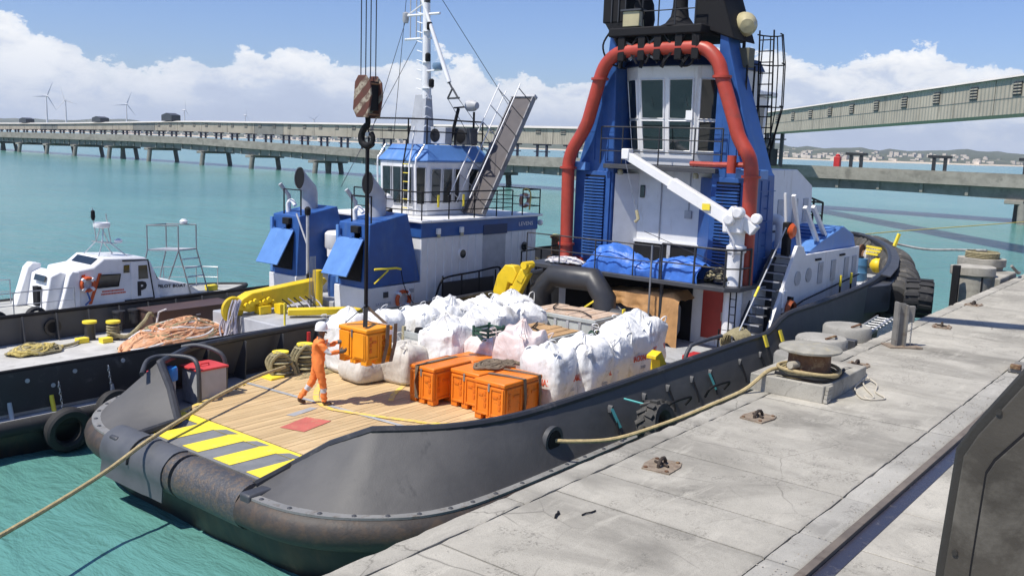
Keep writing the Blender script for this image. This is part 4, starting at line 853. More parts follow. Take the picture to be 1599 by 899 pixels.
MB().tube(smooth([(24.4, CY + 1.6, 10.7), (24.35, CY + 1.9, 10.2), (24.5, CY + 1.75, 9.7), (24.6, CY + 1.2, 9.5)], 5), .03, 6).build('cable', 'hookb', tug); MB().tube(smooth([(24.4, CY - 1.0, 10.6), (24.35, CY - 1.3, 10.2), (24.5, CY - 1.1, 9.6), (24.8, CY - .6, 9.55)], 5), .03, 6).build('cable', 'hookb', tug)
for y0, y1 in ((1.3, .7), (.7, 1.3), (-.2, -.9), (-.9, -.2), (.4, 0), (0, .4)): MB().bar((24.42, CY + y0, 10.42), (24.42, CY + y1, 9.62), .05, .05).build('truss_brace', 'hookb', tug)
for y in (-1.25, -.7, 0, .55, 1.25): MB().box(24.35, 24.55, CY + y - .12, CY + y + .12, 9.7, 10.42).build('hanger_box', 'hookb', tug, bevel=.02)
for y in (CY + 1.35, CY + 1.6, CY + 1.85): MB().cyl((24.66, y, 10.9), (24.66, y, 13.3), .02, n=6).build('ladder_stile', 'dgrey', tug)

# ================================================================ SMALL TUG alongside
BY = 23.65; BD = 1.05
tb = thing('small_tug', 'smaller white and blue tug with twin funnels moored behind the big tug', 'tug', (18, BY, 0))
OB = [(2.4, 0), (2.4, 1.8), (2.6, 2.5), (3.2, 3.1), (4.4, 3.4), (7, 3.45), (12, 3.45), (18, 3.45), (24, 3.45), (28, 3.3), (31, 2.7), (33.5, 1.7), (35, .7), (35.5, 0)]
def ringb(k, z, d=0.):
    s = [(x - (d if x > 30 else -d), BY + b * k, z(x) if callable(z) else z) for x, b in OB]; return s + [(x - (d if x > 30 else -d), BY - b * k, z(x) if callable(z) else z) for x, b in OB[1:-1]][::-1]
def zB(x): return interp([(2, .86), (24, .86), (36, 1.7)], x)
rb = [ringb(1, zB), ringb(1, lambda x: zB(x) - .4), ringb(.96, .2, .1), ringb(.9, -.8, .5)]
MB().grid(rb, cv=True).build('hull', 'hullblk', tb, ang=50); MB().add(rb[0], [tuple(range(len(rb[0])))]).build('side_ledge', 'dkgrey', tb)
K['deckB'] = mat('pale_deck', (.50, .49, .46), .7, dirt=(.34, .32, .29), dirt_amt=.3, dscale=2)
MB().prism([(x, BY + s * max(0, b - .34)) for s, seq in ((1, OB), (-1, OB[1:-1][::-1])) for x, b in seq], .87, BD, 'z').build('deck', 'deckB', tb)
for s in (1, -1):
    P = smooth([(x, BY + s * (b - .03), zB(x) - .16) for x, b in OB[1:11]], 3); MB().tube(P, .17, 10).build('rub_rail', 'rubber', tb, ang=60)
    rr = [[(x, BY + s * (b - .32), .95), (x, BY + s * (b - .36), 1.86 if x < 26 else 1.86 + (x - 26) * .09)] for x, b in OB[1:]]
    bw = MB().plate(rr, .05 * s).build('bulwark', 'black' if s < 0 else 'lgrey' if 0 else 'grey', tb); MB().tube([Vector(r_[1]) for r_ in rr], .055, 8).build('cap_rail', 'hookb', tb)
    if s > 0:
        for k in range(17): x = 4.6 + k * .95; MB().prism([(BY + 3.06, BD), (BY + 3.02, 1.83), (BY + 2.94, 1.83), (BY + 2.82, BD)], x - .012, x + .012, 'x').build('bulwark_stay', 'dgrey', bw)
        MB().lathe([(.16, -.03), (.24, -.03), (.24, .03), (.16, .03)], (12.1, BY + 3.03, 1.42), 22, 'y', True).build('fairlead_rim', 'black', bw); MB().lathe([(.16, -.01), (.16, .01)], (12.1, BY + 3.055, 1.42), 20, 'y').build('fairlead_hole', 'hookb', bw)
        for x in (13.95, 14.45): MB().lathe([(.16, 0), (.16, .35), (.19, .36), (.19, .42), (0, .42)], (x, BY + 2.75, 1.3), 14).build('bitt', 'black', bw)
    else:
        for k in range(9): MB().lathe([(.035, 0), (.035, .03), (0, .03)], (5 + k * 1.55, 0, 0), 6).build  # noqa
for k, x in enumerate((8.3, 9.2, 10.6)): MB().cyl((x, 20.3, .62), (x, 20.5, 1.2), .05).build('fender_post', 'yel2' if k == 1 else 'lgrey', tb)
for x, z in ((8.7, 1.62), (9.25, 1.42), (9.75, 1.66), (10.9, 1.72)): MB().lathe([(.05, -.03), (.05, .03)], (x, BY - 3.14, z), 10, 'y').build('lug', 'lgrey', tb)
# hanging tyres with chains
def tyre(R1, r1, wd, lugs=0, tilt=.45):
    q = MB(); q.lathe([(R1 - r1, -wd * .30), (R1 - r1 * .72, -wd * .5), (R1 - r1 * .2, -wd * .5), (R1, -wd * .32), (R1 + .0, wd * .32), (R1 - r1 * .2, wd * .5), (R1 - r1 * .72, wd * .5), (R1 - r1, wd * .30)], (0, 0, 0), 40, 'y', True)
    for k in range(lugs):
        for s in (-1, 1):
            a = 2 * pi * (k + .25 * s) / lugs; M_ = Matrix.Rotation(a, 4, 'Y') @ Matrix.Translation((R1 + .01, s * wd * .22, 0)) @ Matrix.Rotation(s * tilt, 4, 'X')
            q.box(-.03, .035, -wd * .24, wd * .24, -pi * R1 / lugs * .42, pi * R1 / lugs * .42, M_)
    return q
for i, (x, z, tl, lb) in enumerate(((9.3, .50, 8, 'worn black fender tyre hanging lower on the small tug side'), (10.45, .68, -14, 'black fender tyre tilted against the big tug stern'))):
    t_ = thing('old_tyre', lb, 'tyre', (x, 19.98, 0), 0, 'tyres hung on the small tug')
    tyre(.50, .2, .27).xf(Matrix.Translation((x, 19.98, z)) @ Matrix.Rotation(R(tl), 4, 'X')).build('tyre', 'rubber', t_)
    for k in range(8): MB().lathe([(.02, -.012), (.034, 0), (.02, .012)], (0, 0, 0), 8, 'x' if k % 2 else 'y', True).xf(Matrix.Translation((x - .02, 20.15 + .02 * k, z + .48 + k * .075)) @ Matrix.Diagonal((1, 1, 1.5, 1))).build('chain_link', 'steel', t_)
# deckhouse
MB().box(21.65, 27.85, 21.25, 26.0, BD, 3.95).build('deckhouse', 'white', tb, bevel=.02); band = MB().box(21.62, 27.9, 21.22, 26.03, 3.951, 4.45).build('blue_band', 'blue', tb, bevel=.02)
MB().box(21.5, 28.05, 21.1, 26.15, 4.451, 4.53).build('bridge_deck', 'white', tb, bevel=.015)
for k in range(15):
    if 24.4 < 22 + k * .4 < 26.2: continue
    MB().box(22.0 + k * .4 - .05, 22.0 + k * .4 + .05, 21.22, 21.249, 1.2, 3.93).build('wall_rib', 'white', tb)
MB().box(24.75, 26.0, 21.30, 21.34, 1.3, 4.2).xf(Matrix.Translation((0, -.075, 0))).build('door_recess', 'lgrey', tb); MB().box(24.72, 26.05, 21.2, 21.219, 3.9, 4.25).build('door_head', mat('dark_blue', (.012, .03, .10)), tb)
MB().lathe([(0, -.02), (.15, -.02), (.15, .02)], (23.65, 21.2, 3.3), 20, 'y').build('porthole', 'glass', tb); MB().lathe([(.15, -.035), (.2, -.035), (.2, .035), (.15, .035)], (23.65, 21.22, 3.3), 20, 'y', True).build('porthole_rim', 'white2', tb)
MB().lathe([(0, -.02), (.16, -.02), (.16, .02)], (27.1, 21.2, 3.35), 20, 'y').build('porthole', 'glass', tb)
for x in (22.35, 23.5): MB().box(x - .07, x + .07, 21.08, 21.2, 4.05, 4.25).build('deck_lamp', 'white2', tb, bevel=.02); MB().lathe([(.05, 0), (.07, -.1), (0, -.12)], (x, 21.12, 4.05), 10).build('lamp_glass', 'lens', tb)
MB().lathe([(0, -.06), (.1, -.05), (.12, 0), (.1, .05)], (28.0, 21.18, 4.2), 12, 'x').build('deck_lamp', 'white2', tb)
text('LEVENS', .2, fmat((27.15, 21.205, 4.19), (1, 0, 0), (0, 0, 1)), 'white2', tb, 'name_lettering', sx=1.3)
# casings with flaps, stacks
for s, y0, y1 in ((0, 21.22, 22.7), (1, 24.65, 26.1)):
    MB().box(19.2, 21.64, y0, y1, BD, 2.5).build('casing_base', 'white', tb, bevel=.02)
    cs = MB(); rr = [[(19.25, y0, 2.5), (21.62, y0, 2.55), (21.62, y1, 2.55), (19.25, y1, 2.5)], [(19.38, y0 + .02, 4.5), (21.0, y0 + .02, 4.78), (21.0, y1 - .02, 4.78), (19.38, y1 - .02, 4.5)]]
    cs.grid(rr, cv=True); cs.f += [(0, 1, 2, 3), (4, 5, 6, 7)]; co = cs.build('funnel_casing', 'blue', tb, bevel=.025)
    ya, yb = y0 + .25, y1 - .2
    MB().plate([[(19.22, ya, 2.7), (19.22, yb, 2.7)], [(19.33, ya, 3.95), (19.33, yb, 3.95)]], .02).build('opening', 'hookb', co)
    fl = MB().plate([[(19.30, ya - .05, 4.02), (19.30, yb + .1, 4.02)], [(18.62, ya - .05, 2.9), (18.62, yb + .1, 2.9)]], .045).build('flap', 'blue2', co, bevel=.01)
    for y in (ya + .05, (ya + yb) / 2, yb): MB().cyl((19.28, y - .06, 4.04), (19.28, y + .06, 4.04), .035, n=8).build('hinge', 'blue', fl)
    MB().cyl((18.64, ya + .1, 2.92), (19.24, ya + .1, 2.75), .012, n=5).build('stay_rod', 'hookb', fl)
    MB().box(19.22, 19.5, y0 + .4, y0 + .75, 4.2, 4.42).build('floodlight', 'hookb', co, bevel=.02); MB().lathe([(0, 0), (.02, .0), (.14, .0)], (19.3, y0 + .5, 4.1), 12, 'x').build('vent_disc', 'blue', co)
    MB().box(19.23, 19.3, y1 - .16, y1 - .04, 2.55, 4.4).build('edge_strip', 'blue2', co)
    yc = (y0 + y1) / 2 + .1; rr = []
    for cx_, cz_, nx, nz in ((20.45, 4.55, 0, 1), (20.45, 5.2, 0, 1), (20.4, 5.36, -.35, .94), (20.0, 5.72, -1.0, .05)):
        ux, uz = nz, -nx; k_ = 1.0 if nx > -.9 else 1.38
        rr.append([(cx_ + .27 * k_ * cos(R(a_)) * ux, yc + .27 * sin(R(a_)), cz_ + .27 * k_ * cos(R(a_)) * uz) for a_ in range(0, 360, 18)])
    st = MB().grid(rr, cv=True).build('exhaust_stack', 'lgrey', tb, ang=60)
    MB().add([tuple(Vector(v) + Vector((.03, 0, 0))) for v in rr[-1]], [tuple(range(20))]).build('black_mouth', 'hookb', st)  # flat black disc set just inside the stack mouth
    MB().tube(smooth([(19.75, y1 - .35, 4.55), (19.75, y1 - .35, 4.85), (19.75, y1 - .55, 4.95), (19.75, y1 - .72, 4.8)], 5), .07, 10).build('gooseneck_vent', 'white2', tb)
    MB().tube([(19.9, y1 - .2, 4.55), (19.9, y1 - .2, 5.1), (19.6, y1 - .1, 5.5)], .07, 10).build('small_exhaust', 'lgrey', tb)
    MB().tube([(19.5, y0 + .1, 4.5), (19.5, y0 + .1, 5.35), (19.5, y0 + 1.0, 5.35), (19.5, y0 + 1.0, 4.5)], .028, 6).build('guard_hoop', 'hookb', tb)
text('SATTELES', .13, fmat((19.95, 21.205, 1.95), (1, 0, 0), (0, 0, 1)), 'textg', tb, 'wall_lettering', sx=1.2); text('DE', .12, fmat((19.95, 21.205, 1.75), (1, 0, 0), (0, 0, 1)), 'textg', tb, 'wall_lettering'); text('FORTALEZA', .13, fmat((19.95, 21.205, 1.57), (1, 0, 0), (0, 0, 1)), 'textg', tb, 'wall_lettering', sx=1.1)
MB().box(19.95, 20.15, 21.19, 21.219, 2.15, 2.33).build('wall_sign', 'dgrey', tb); MB().box(19.7, 20.3, 21.19, 21.219, 1.2, 1.4).build('wall_sign', 'reddoor', tb); MB().box(21.1, 21.3, 21.19, 21.219, 2.2, 2.33).build('wall_sign', 'lgrey', tb)
MB().tube([(19.5, 21.15, 3.1), (20.3, 21.0, 3.1), (20.5, 21.0, 3.05)], .035, 8).build('davit_arm', 'yel2', tb); MB().tube([(19.5, 21.15, 2.65), (20.0, 21.05, 3.05)], .025, 6).build('davit_brace', 'yel2', tb)
def lifering(x, y, z, lb, axis='y', ma='oranget', R_=.3):
    t_ = thing('life_ring', lb, 'life ring', (x, y, z - R_)); MB().lathe([(R_ - .1, -.045), (R_ - .04, -.075), (R_, -.03), (R_, .03), (R_ - .04, .075), (R_ - .1, .045)], (x, y, z), 28, axis, True).build('ring', ma, t_)
    for k in range(4):
        a = R(45 + 90 * k); c = Vector((cos(a) * (R_ - .05), 0, sin(a) * (R_ - .05))) if axis == 'y' else Vector((0, cos(a) * (R_ - .05), sin(a) * (R_ - .05))); M_ = Matrix.Translation(Vector((x, y, z)) + c) @ (Matrix.Rotation(-a, 4, 'Y') if axis == 'y' else Matrix.Rotation(a, 4, 'X'))
        (MB().box(-.062, .062, -.085, .085, -.045, .045, M_) if axis == 'y' else MB().box(-.085, .085, -.062, .062, -.045, .045, M_)).build('band', 'white2', t_, bevel=.01)
lifering(20.75, 21.12, 2.02, 'orange life ring on the small tug white funnel base', R_=.33)
MB().tube(smooth([(20.5, 21.0, 3.05), (20.75, 21.05, 2.4), (21.3, 21.05, 1.7), (21.7, 21.0, 1.45)], 6), .014, 5).build('hanging_line', 'hookb', tb)
tk = MB().lathe([(.0, 2.35), (.42, 2.35), (.42, 3.3), (.5, 3.4), (.53, 3.45), (.53, 3.9), (.45, 3.98), (0, 4.0)], (20.7, 24.15, 0), 24).build('tank', 'white', tb); MB().box(20.2, 20.27, 24.0, 24.25, 3.15, 3.4).build('tank_label', 'white2', tk)
MB().lathe([(.0, 1.9), (.3, 1.9), (.32, 2.2), (.3, 2.6), (.2, 2.65), (0, 2.65)], (20.1, 23.6, 0), 18).build('drum', 'blue', tb); MB().box(19.2, 21.64, 22.71, 24.64, BD, 1.9).build('tank_base', 'lgrey', tb, bevel=.02)
MB().tube([(19.1, 23.9, 1.1), (19.1, 23.9, 4.6)], .05, 8).build('light_post', 'lgrey', tb); MB().tube([(19.1, 23.9, 3.6), (19.2, 24.6, 4.6)], .03, 6).build('post_brace', 'lgrey', tb); MB().lathe([(.07, 0), (.1, .05), (.1, .22), (.04, .28), (0, .28)], (19.1, 23.9, 4.6), 12).build('lantern', 'hookb', tb)
MB().lathe([(.07, 0), (.1, .05), (.1, .2), (.04, .26), (0, .26)], (19.05, 23.75, 2.5), 12).build('lantern', 'hookb', tb)
# wheelhouse B
def wb(z, o=0.): return [(22.8 - o, 22.75 - o, z), (23.1 - o, 22.45 - o, z), (26.3 + o, 22.45 - o, z), (26.5 + o, 22.75 - o, z), (26.5 + o, 24.4 + o, z), (26.3 + o, 24.65 + o, z), (23.1 - o, 24.65 + o, z), (22.8 - o, 24.4 + o, z)]
def solid(rings, name, ma, parent, **kw):
    q = MB(); q.grid(rings, cv=True); n = len(rings[0]); m_ = len(rings); q.f += [tuple(range(n)), tuple((m_ - 1) * n + k for k in range(n))]; return q.build(name, ma, parent, **kw)
whb = solid([wb(4.535), wb(6.4, .04)], 'wheelhouse', 'white', tb, bevel=.04, ang=20)
solid([wb(6.402, .10), wb(6.45, .10), wb(6.92, -.22), wb(6.98, -.25)], 'roof', 'blue2', whb, bevel=.02, ang=15)
def wpane(a, b, z0, z1, parent):
    a, b = Vector((*a, 0)), Vector((*b, 0)); d = (b - a).normalized(); n_ = Vector((d.y, -d.x, 0))
    f_ = MB().plate([[a + n_ * .035 + Vector((0, 0, z0)), b + n_ * .035 + Vector((0, 0, z0))], [a + n_ * .06 + Vector((0, 0, z1)), b + n_ * .06 + Vector((0, 0, z1))]], .02).build('pane', 'glass', parent, bevel=.0)
    c4 = [a + n_ * .04 + Vector((0, 0, z0)), b + n_ * .04 + Vector((0, 0, z0)), b + n_ * .06 + Vector((0, 0, z1)), a + n_ * .06 + Vector((0, 0, z1))]; MB().tube(c4, .028, 6, True).build('window_frame', 'lgrey', f_)
for k in range(3): wpane((22.8, 24.28 - k * .52), (22.8, 23.87 - k * .52), 4.95, 6.2, whb)
for xa, xb in ((23.25, 23.72), (23.85, 24.3), (24.45, 24.7), (25.2, 25.75)): wpane((xa, 22.45), (xb, 22.45), 4.98, 6.15, whb)
wpane((22.83, 22.71), (23.06, 22.49), 4.95, 6.2, whb)
for y in (22.6, 24.5): MB().tube(smooth([(22.75, y, 4.6), (22.68, y, 6.3), (22.8, y + .0, 6.6), (23.1, y, 6.98)], 4), .035, 6).build('pipe_frame', 'white2', whb)
MB().tube([(22.9, 23.1, 7.6), (22.75, 23.15, 6.9), (22.62, 23.15, 6.3), (22.6, 23.15, 4.6)], .03, 6).build('ladder_stile', 'hookb', whb); MB().tube([(22.9, 22.9, 7.6), (22.75, 22.85, 6.9), (22.62, 22.85, 6.3), (22.6, 22.85, 4.6)], .03, 6).build('ladder_stile', 'white2', whb)
for k in range(6): MB().cyl((22.61, 22.85, 4.8 + k * .3), (22.61, 23.15, 4.8 + k * .3), .015, n=5).build('ladder_rung', 'yel2', whb)
rail(tb, [(22.6, 24.9, 7.0), (22.6, 22.9, 7.0), (23.0, 22.4, 7.0), (24.4, 22.4, 7.0), (25.9, 22.4, 7.0)], .85, 'hookb', .03, (.5,))
def bsec(pts, yel=()):
    rail(tb, pts, .92, 'hookb', .025, (.33, .66))
bsec([(21.6, 24.5, 4.53), (21.6, 22.9, 4.53), (21.6, 21.2, 4.53), (22.9, 21.2, 4.53), (24.2, 21.2, 4.53), (25.4, 21.2, 4.53), (26.3, 21.2, 4.53)])
bsec([(26.9, 21.2, 4.53), (27.95, 21.2, 4.53), (27.95, 23, 4.53), (27.95, 25.9, 4.53)])
for x in (22.35, 23.6): MB().cyl((x, 21.18, 4.95), (x, 21.18, 5.35), .04).build('post_tape', 'yel2', tb)
lifering(27.2, 21.35, 5.05, 'pale orange life ring on the small tug bridge deck rail', R_=.28, ma=mat('faded_ring2', (.55, .3, .2), .7, dirt=(.6, .5, .42), dirt_amt=.4))
MB().tube(smooth([(26.9, 21.2, 5.45), (27.05, 21.15, 5.5), (27.3, 21.15, 5.3), (27.25, 21.15, 4.7)], 5), .03, 6).build('yellow_rope', 'ropey', tb)
lrb = thing('liferaft_canister', 'white liferaft drum behind the right funnel of the small tug', 'liferaft', (21.9, 23.6, 4.5)); MB().lathe([(0, -.5), (.22, -.48), (.3, -.36), (.31, 0), (.3, .36), (.22, .48), (0, .5)], (22.0, 23.65, 5.0), 20, 'y').build('shell', 'white2', lrb); MB().box(21.75, 22.3, 23.3, 24.0, 4.53, 4.75).build('cradle', 'hookb', lrb)
for y in (23.45, 23.85): MB().lathe([(.315, -.02), (.325, -.02), (.325, .02), (.315, .02)], (22.0, y, 5.0), 20, 'y', True).build('strap', 'ropey', lrb)
# AC units, aft-deck searchlight, davit
for i, (x, y) in enumerate(((24.5, 23.2), (25.2, 22.6))):
    ac = thing('air_conditioner', ('grey air conditioner fan unit beside the mast foot', 'dark air conditioner unit under the bridge searchlight')[i], 'air conditioner', (x, y, 7.0)); MB().box(x - .18, x + .18, y - .42, y + .42, 7.02, 7.62).build('case', 'lgrey' if i == 0 else 'dgrey', ac, bevel=.02); MB().lathe([(0, -.01), (.22, -.01), (.24, .0)], (x - .19, y + .08, 7.32), 20, 'x').build('fan', 'hookb', ac)
MB().cyl((25.4, 22.4, 7.0), (25.4, 22.4, 8.2), .04).build('lamp_post', 'hookb', tb); MB().lathe([(0, -.2), (.12, -.2), (.2, -.05), (.2, .22), (.16, .22), (.16, .05), (0, .0)], (25.35, 22.42, 8.42), 18, 'y').build('bridge_searchlight', 'lgrey', tb)
MB().tube([(24.9, 23.1, 7.0), (24.95, 22.75, 8.3)], .06, 8).build('arm', 'hookb', tb); MB().bar((24.95, 22.95, 8.32), (24.95, 22.5, 8.35), .1, .05).build('arm', 'hookb', tb)
# mast with yards, radar, ladder rungs, lanterns, derrick
ms_ = thing('tug_mast', 'white tapered mast with yards and lanterns on the small tug', 'mast', (24.3, 23.8, 7))
solid([[(24.0, 23.55, 6.98), (24.6, 23.55, 6.98), (24.6, 24.35, 6.98), (24.0, 24.35, 6.98)], [(24.15, 23.6, 8.75), (24.45, 23.6, 8.75), (24.45, 24.15, 8.75), (24.15, 24.15, 8.75)]], 'mast_foot', 'lgrey', ms_, bevel=.015)
MB().tube([(24.3, 23.72, 8.6), (24.3, 23.85, 13.5)], [.17, .11], 14).build('mast_pole', 'white', ms_)
for z, a, b in ((10.72, 24.85, 23.55), (11.55, 24.8, 23.15), (12.2, 24.4, 23.3)): MB().tube([(24.3, a, z), (24.3, b, z)], .045, 8).build('yard', 'white2', ms_)
MB().tube([(24.3, 23.8, 12.0), (24.3, 24.8, 11.55)], .03, 6).build('yard_brace', 'white2', ms_)
for y in (24.6, 24.3, 24.1): MB().cyl((24.3, y, 10.72), (24.3, y + .02, 13), .025, n=6).build('aerial', 'lgrey', ms_)
for k in range(13): MB().tube([(24.2, 23.9, 7.6 + k * .33), (24.15, 24.1 - .0 * k, 7.66 + k * .33)] if k > 3 else [(24.0, 23.55, 7.6 + k * .33), (23.95, 23.38, 7.66 + k * .33), (24.2, 23.4, 7.6 + k * .33)], .018, 5).build('step', 'white2', ms_)
for y, z in ((23.55, 10.98), (23.6, 9.9), (23.4, 9.0)):
    lo = MB().lathe([(.08, 0), (.1, .04), (.1, .25), (.05, .3), (0, .3)], (24.2, y, z), 12).build('lantern', 'hookb', ms_); MB().box(24.1, 24.3, min(y, 23.8), max(y, 23.8), z - .04, z).build('bracket', 'white2', lo)
MB().lathe([(0, 0), (.2, .0), (.24, .08), (.22, .2), (.1, .24), (0, .24)], (24.2, 23.05, 9.62), 18).build('radar_dome', mat('radome', (.16, .26, .38), .4), ms_); MB().bar((24.25, 23.7, 9.58), (24.2, 22.95, 9.6), .12, .05).build('radar_bracket', 'white2', ms_)
MB().lathe([(.09, 0), (.12, .1), (.12, .35), (0, .4)], (24.3, 24.85, 11.3), 12).build('horn', 'lgrey', ms_); MB().lathe([(.1, 0), (.13, .05), (.13, .3), (0, .35)], (24.3, 23.8, 11.9), 12).build('lantern', 'dgrey', ms_)
MB().tube([(24.25, 24.1, 12.3), (24.1, 22.45, 9.15)], [.06, .085], 10).build('derrick', 'white', ms_)
for a, b in (((24.1, 22.45, 9.15), (24.1, 22.3, 8.95)), ((24.1, 22.28, 8.95), (24.1, 22.0, 8.6)), ((24.1, 22.28, 8.95), (24.1, 22.5, 8.6)), ((24.1, 22.5, 8.6), (24.1, 21.95, 8.62))): MB().tube([a, b], .035, 6).build('spreader', 'dgrey', ms_)
for a, b in (((24.1, 22.0, 8.6), (26.0, 21.9, 6.9)), ((24.1, 22.5, 8.6), (25.6, 22.4, 6.9)), ((24.3, 24.8, 11.5), (22.6, 24.9, 7.0)), ((24.3, 24.2, 10.7), (21.6, 25.2, 5.4)), ((24.3, 23.75, 12.8), (27.9, 22.0, 7.6)), ((24.3, 24.8, 12.5), (24.0, 25.1, 7.0))): MB().cyl(a, b, .011, n=5).build('stay_wire', 'wire', ms_)
# raised gangway
K['wst0'] = mat('gangway_beam', (.22, .22, .23), .5, dirt=(.1, .09, .08), dirt_amt=.3)
gw = thing('gangway', 'raised grey gangway with white handrails propped on the small tug', 'gangway', (25, 22, 4.6))
A, B = Vector((24.75, 21.75, 4.62)), Vector((27.45, 21.75, 8.85)); d = (B - A).normalized(); sidev = Vector((0, 1, 0)); up_ = sidev.cross(d).normalized(); up_ = up_ if up_.z > 0 else -up_
W_ = Vector((.0, .49, 0))
ftr = MB().bar(A, B, .95, .06, up_).build('tread_plate', mat('gangway_alu', (.07, .062, .065), .5, dirt=(.1, .08, .07), dirt_amt=.3), gw)
for s in (-1, 1): MB().bar(A + W_ * s, B + W_ * s, .05, .2, up_).build('side_beam', 'wst0', gw)
for k in range(15): c = A.lerp(B, (k + .5) / 15) - up_ * .05; MB().bar(c - W_ * .95, c + W_ * .95, .05, .04, up_).build('cross_member', 'dgrey', gw)
for s in (-1, 1):
    for k in range(7): c = A.lerp(B, .06 + k / 6.8) + W_ * s; MB().cyl(c, c + up_ * .95, .018, n=6).build('stanchion', 'dgrey' if s < 0 else 'alu', gw)
    for hh in ((.95,) if s < 0 else (.5, .95)): MB().cyl(A.lerp(B, .02) + W_ * s + up_ * hh, A.lerp(B, .98) + W_ * s + up_ * hh, .022, n=6).build('handrail', 'white2', gw)
MB().bar(B - W_ * 1.15, B + W_ * 1.15, .12, .22, up_).build('head_beam', 'lgrey', gw, bevel=.02); MB().lathe([(0, -.1), (.1, -.1), (.1, .1), (0, .1)], B - up_ * .12, 12, 'y').build('roller', 'hookb', gw)
# dark fence and rails abreast of the deckhouse
fn = thing('dark_rail_panel', 'dark stained panel with bent black rail beside the deckhouse wall', 'railing', (23.5, 20.95, 1.1)); MB().box(22.35, 25.0, 20.88, 20.95, 1.55, 2.45).xf(Matrix.Translation((0, 0, 0))).build('panel', 'black', fn, bevel=.01)
MB().tube(smooth([(21.9, 20.9, 1.2), (22.0, 20.9, 1.9), (22.25, 20.9, 2.45), (22.6, 20.9, 2.62), (24, 20.9, 2.68), (25.2, 20.9, 2.75), (25.35, 20.9, 2.6)], 4), .035, 8).build('top_rail', 'hookb', fn)
for x in (22.35, 23.3, 24.2, 25.1): MB().cyl((x, 20.9, 1.1), (x, 20.9, 2.68), .03, n=6).build('post', 'hookb', fn)
MB().cyl((21.93, 20.9, 1.5), (22.02, 20.9, 1.85), .045).build('tape', 'yel2', fn)
rail(tb, [(26.3, 20.7, 1.9), (27.5, 20.7, 1.95), (29, 20.8, 2.0), (30.4, 21.0, 2.1)], 1.35, 'hookb', .03, (.33, .66))
# foredeck winch clutter
wn = thing('foredeck_winch', 'rope covered winch on the small tug foredeck beside the red pipe', 'winch', (29.4, 22.2, 1.2)); MB().lathe([(.5, -.6), (.5, -.55), (.28, -.55), (.28, .55), (.5, .55), (.5, .6)], (29.4, 22.2, 2.3), 18, 'y').build('drum', 'rust', wn); MB().box(29.0, 29.8, 21.6, 22.8, 1.1, 1.9).build('bed', 'dgrey', wn)
for k in range(7): MB().lathe([(.30, -.03), (.36, 0), (.30, .03)], (29.4, 21.75 + k * .15, 2.3), 16, 'y', True).build('rope_turn', 'ropeg', wn)
MB().lathe([(.22, 0), (.22, .6), (.28, .62), (.28, .7), (0, .7)], (29.3, 21.3, 2.9), 14).build('capstan', 'rust', wn); MB().cyl((29.3, 21.3, 1.1), (29.3, 21.3, 2.9), .18).build('capstan_post', 'dgrey', wn); MB().cyl((29.3, 21.3, 3.6), (29.3, 21.3, 3.66), .2).build('capstan_cap', 'yel2', wn)
# --- aft deck of the small tug
hb_ = thing('hatch_block', 'pale grey raised deck block under the yellow crane', 'deck block', (17.3, 22.9, BD)); MB().box(16.0, 19.0, 20.95, 24.6, BD, 1.75).build('block', 'lgrey', hb_, bevel=.03); MB().box(16.02, 18.9, 20.94, 20.949, 1.5, 1.72).build('dark_band', 'dgrey', hb_); MB().box(16.8, 17.4, 20.92, 20.939, 1.58, 1.68).build('red_marker', 'redp', hb_)
cr = thing('deck_crane', 'yellow folded knuckle-boom crane on the small tug aft deck', 'crane', (17.5, 23.5, 1.75))
MB().prism([(16.55, 1.95), (16.75, 2.25), (17.1, 2.4), (19.9, 2.62), (20.0, 2.5), (19.4, 2.0), (18.6, 1.9), (17.0, 1.82)], 23.75, 24.15, 'y').xf(Matrix.Translation((-.6, -.5, 0))).build('boom', 'yellow', cr, bevel=.03)
for k in range(7): MB().lathe([(0, -.05), (.09, -.05), (.09, .05), (0, .05)], (16.25 + .16 * k, 23.18, 2.05 + .05 * (k % 3)), 8, 'y').build('boss', 'yellow', cr)
MB().lathe([(0, -.05), (.36, -.05), (.40, 0), (.36, .05), (0, .05)], (15.9, 23.4, 1.95), 26, 'y').xf(Matrix.Identity(4)).build('sheave', 'yellow', cr)
MB().bar((17.0, 22.2, 1.92), (18.5, 21.0, 1.95), .32, .2).build('outrigger_beam', 'yellow', cr, bevel=.03); MB().box(18.3, 18.8, 20.85, 21.25, 1.72, 2.0).build('outrigger_foot', 'yellow', cr, bevel=.05)
MB().box(16.6, 17.0, 23.0, 23.3, 1.76, 2.0).build('foot', 'yellow', cr); MB().box(17.1, 17.35, 22.7, 23.0, 1.76, 2.05).build('foot', 'yellow', cr)
MB().cyl((18.95, 23.2, 1.76), (18.95, 23.2, 2.9), .16).build('slewing_post', 'yellow', cr)
for k in range(6): MB().tube(smooth([(17.4 + .22 * k, 23.0, 2.15), (17.5 + .22 * k, 22.7, 1.95), (17.3 + .22 * k, 22.2, 1.8), (17.6 + .2 * k, 21.9, 1.79)], 4), .02, 5).build('hose', 'ropel' if k % 2 else 'hookb', cr)
for k in range(5): MB().cyl((18.35 + .06 * k, 22.9, 1.9), (18.45 + .05 * k, 22.95, 3.4), .012, n=5).build('wire', 'steel', cr)
MB().cyl((16.2, 21.3, 1.75), (16.2, 21.3, 2.4), .03).build('marker_post', 'yel2', cr)
rngb = random.Random(5)
lp = thing('lilac_rope_hank', 'pale lilac ropes hanging from the yellow crane sheave', 'rope', (15.9, 23.3, 1.1))
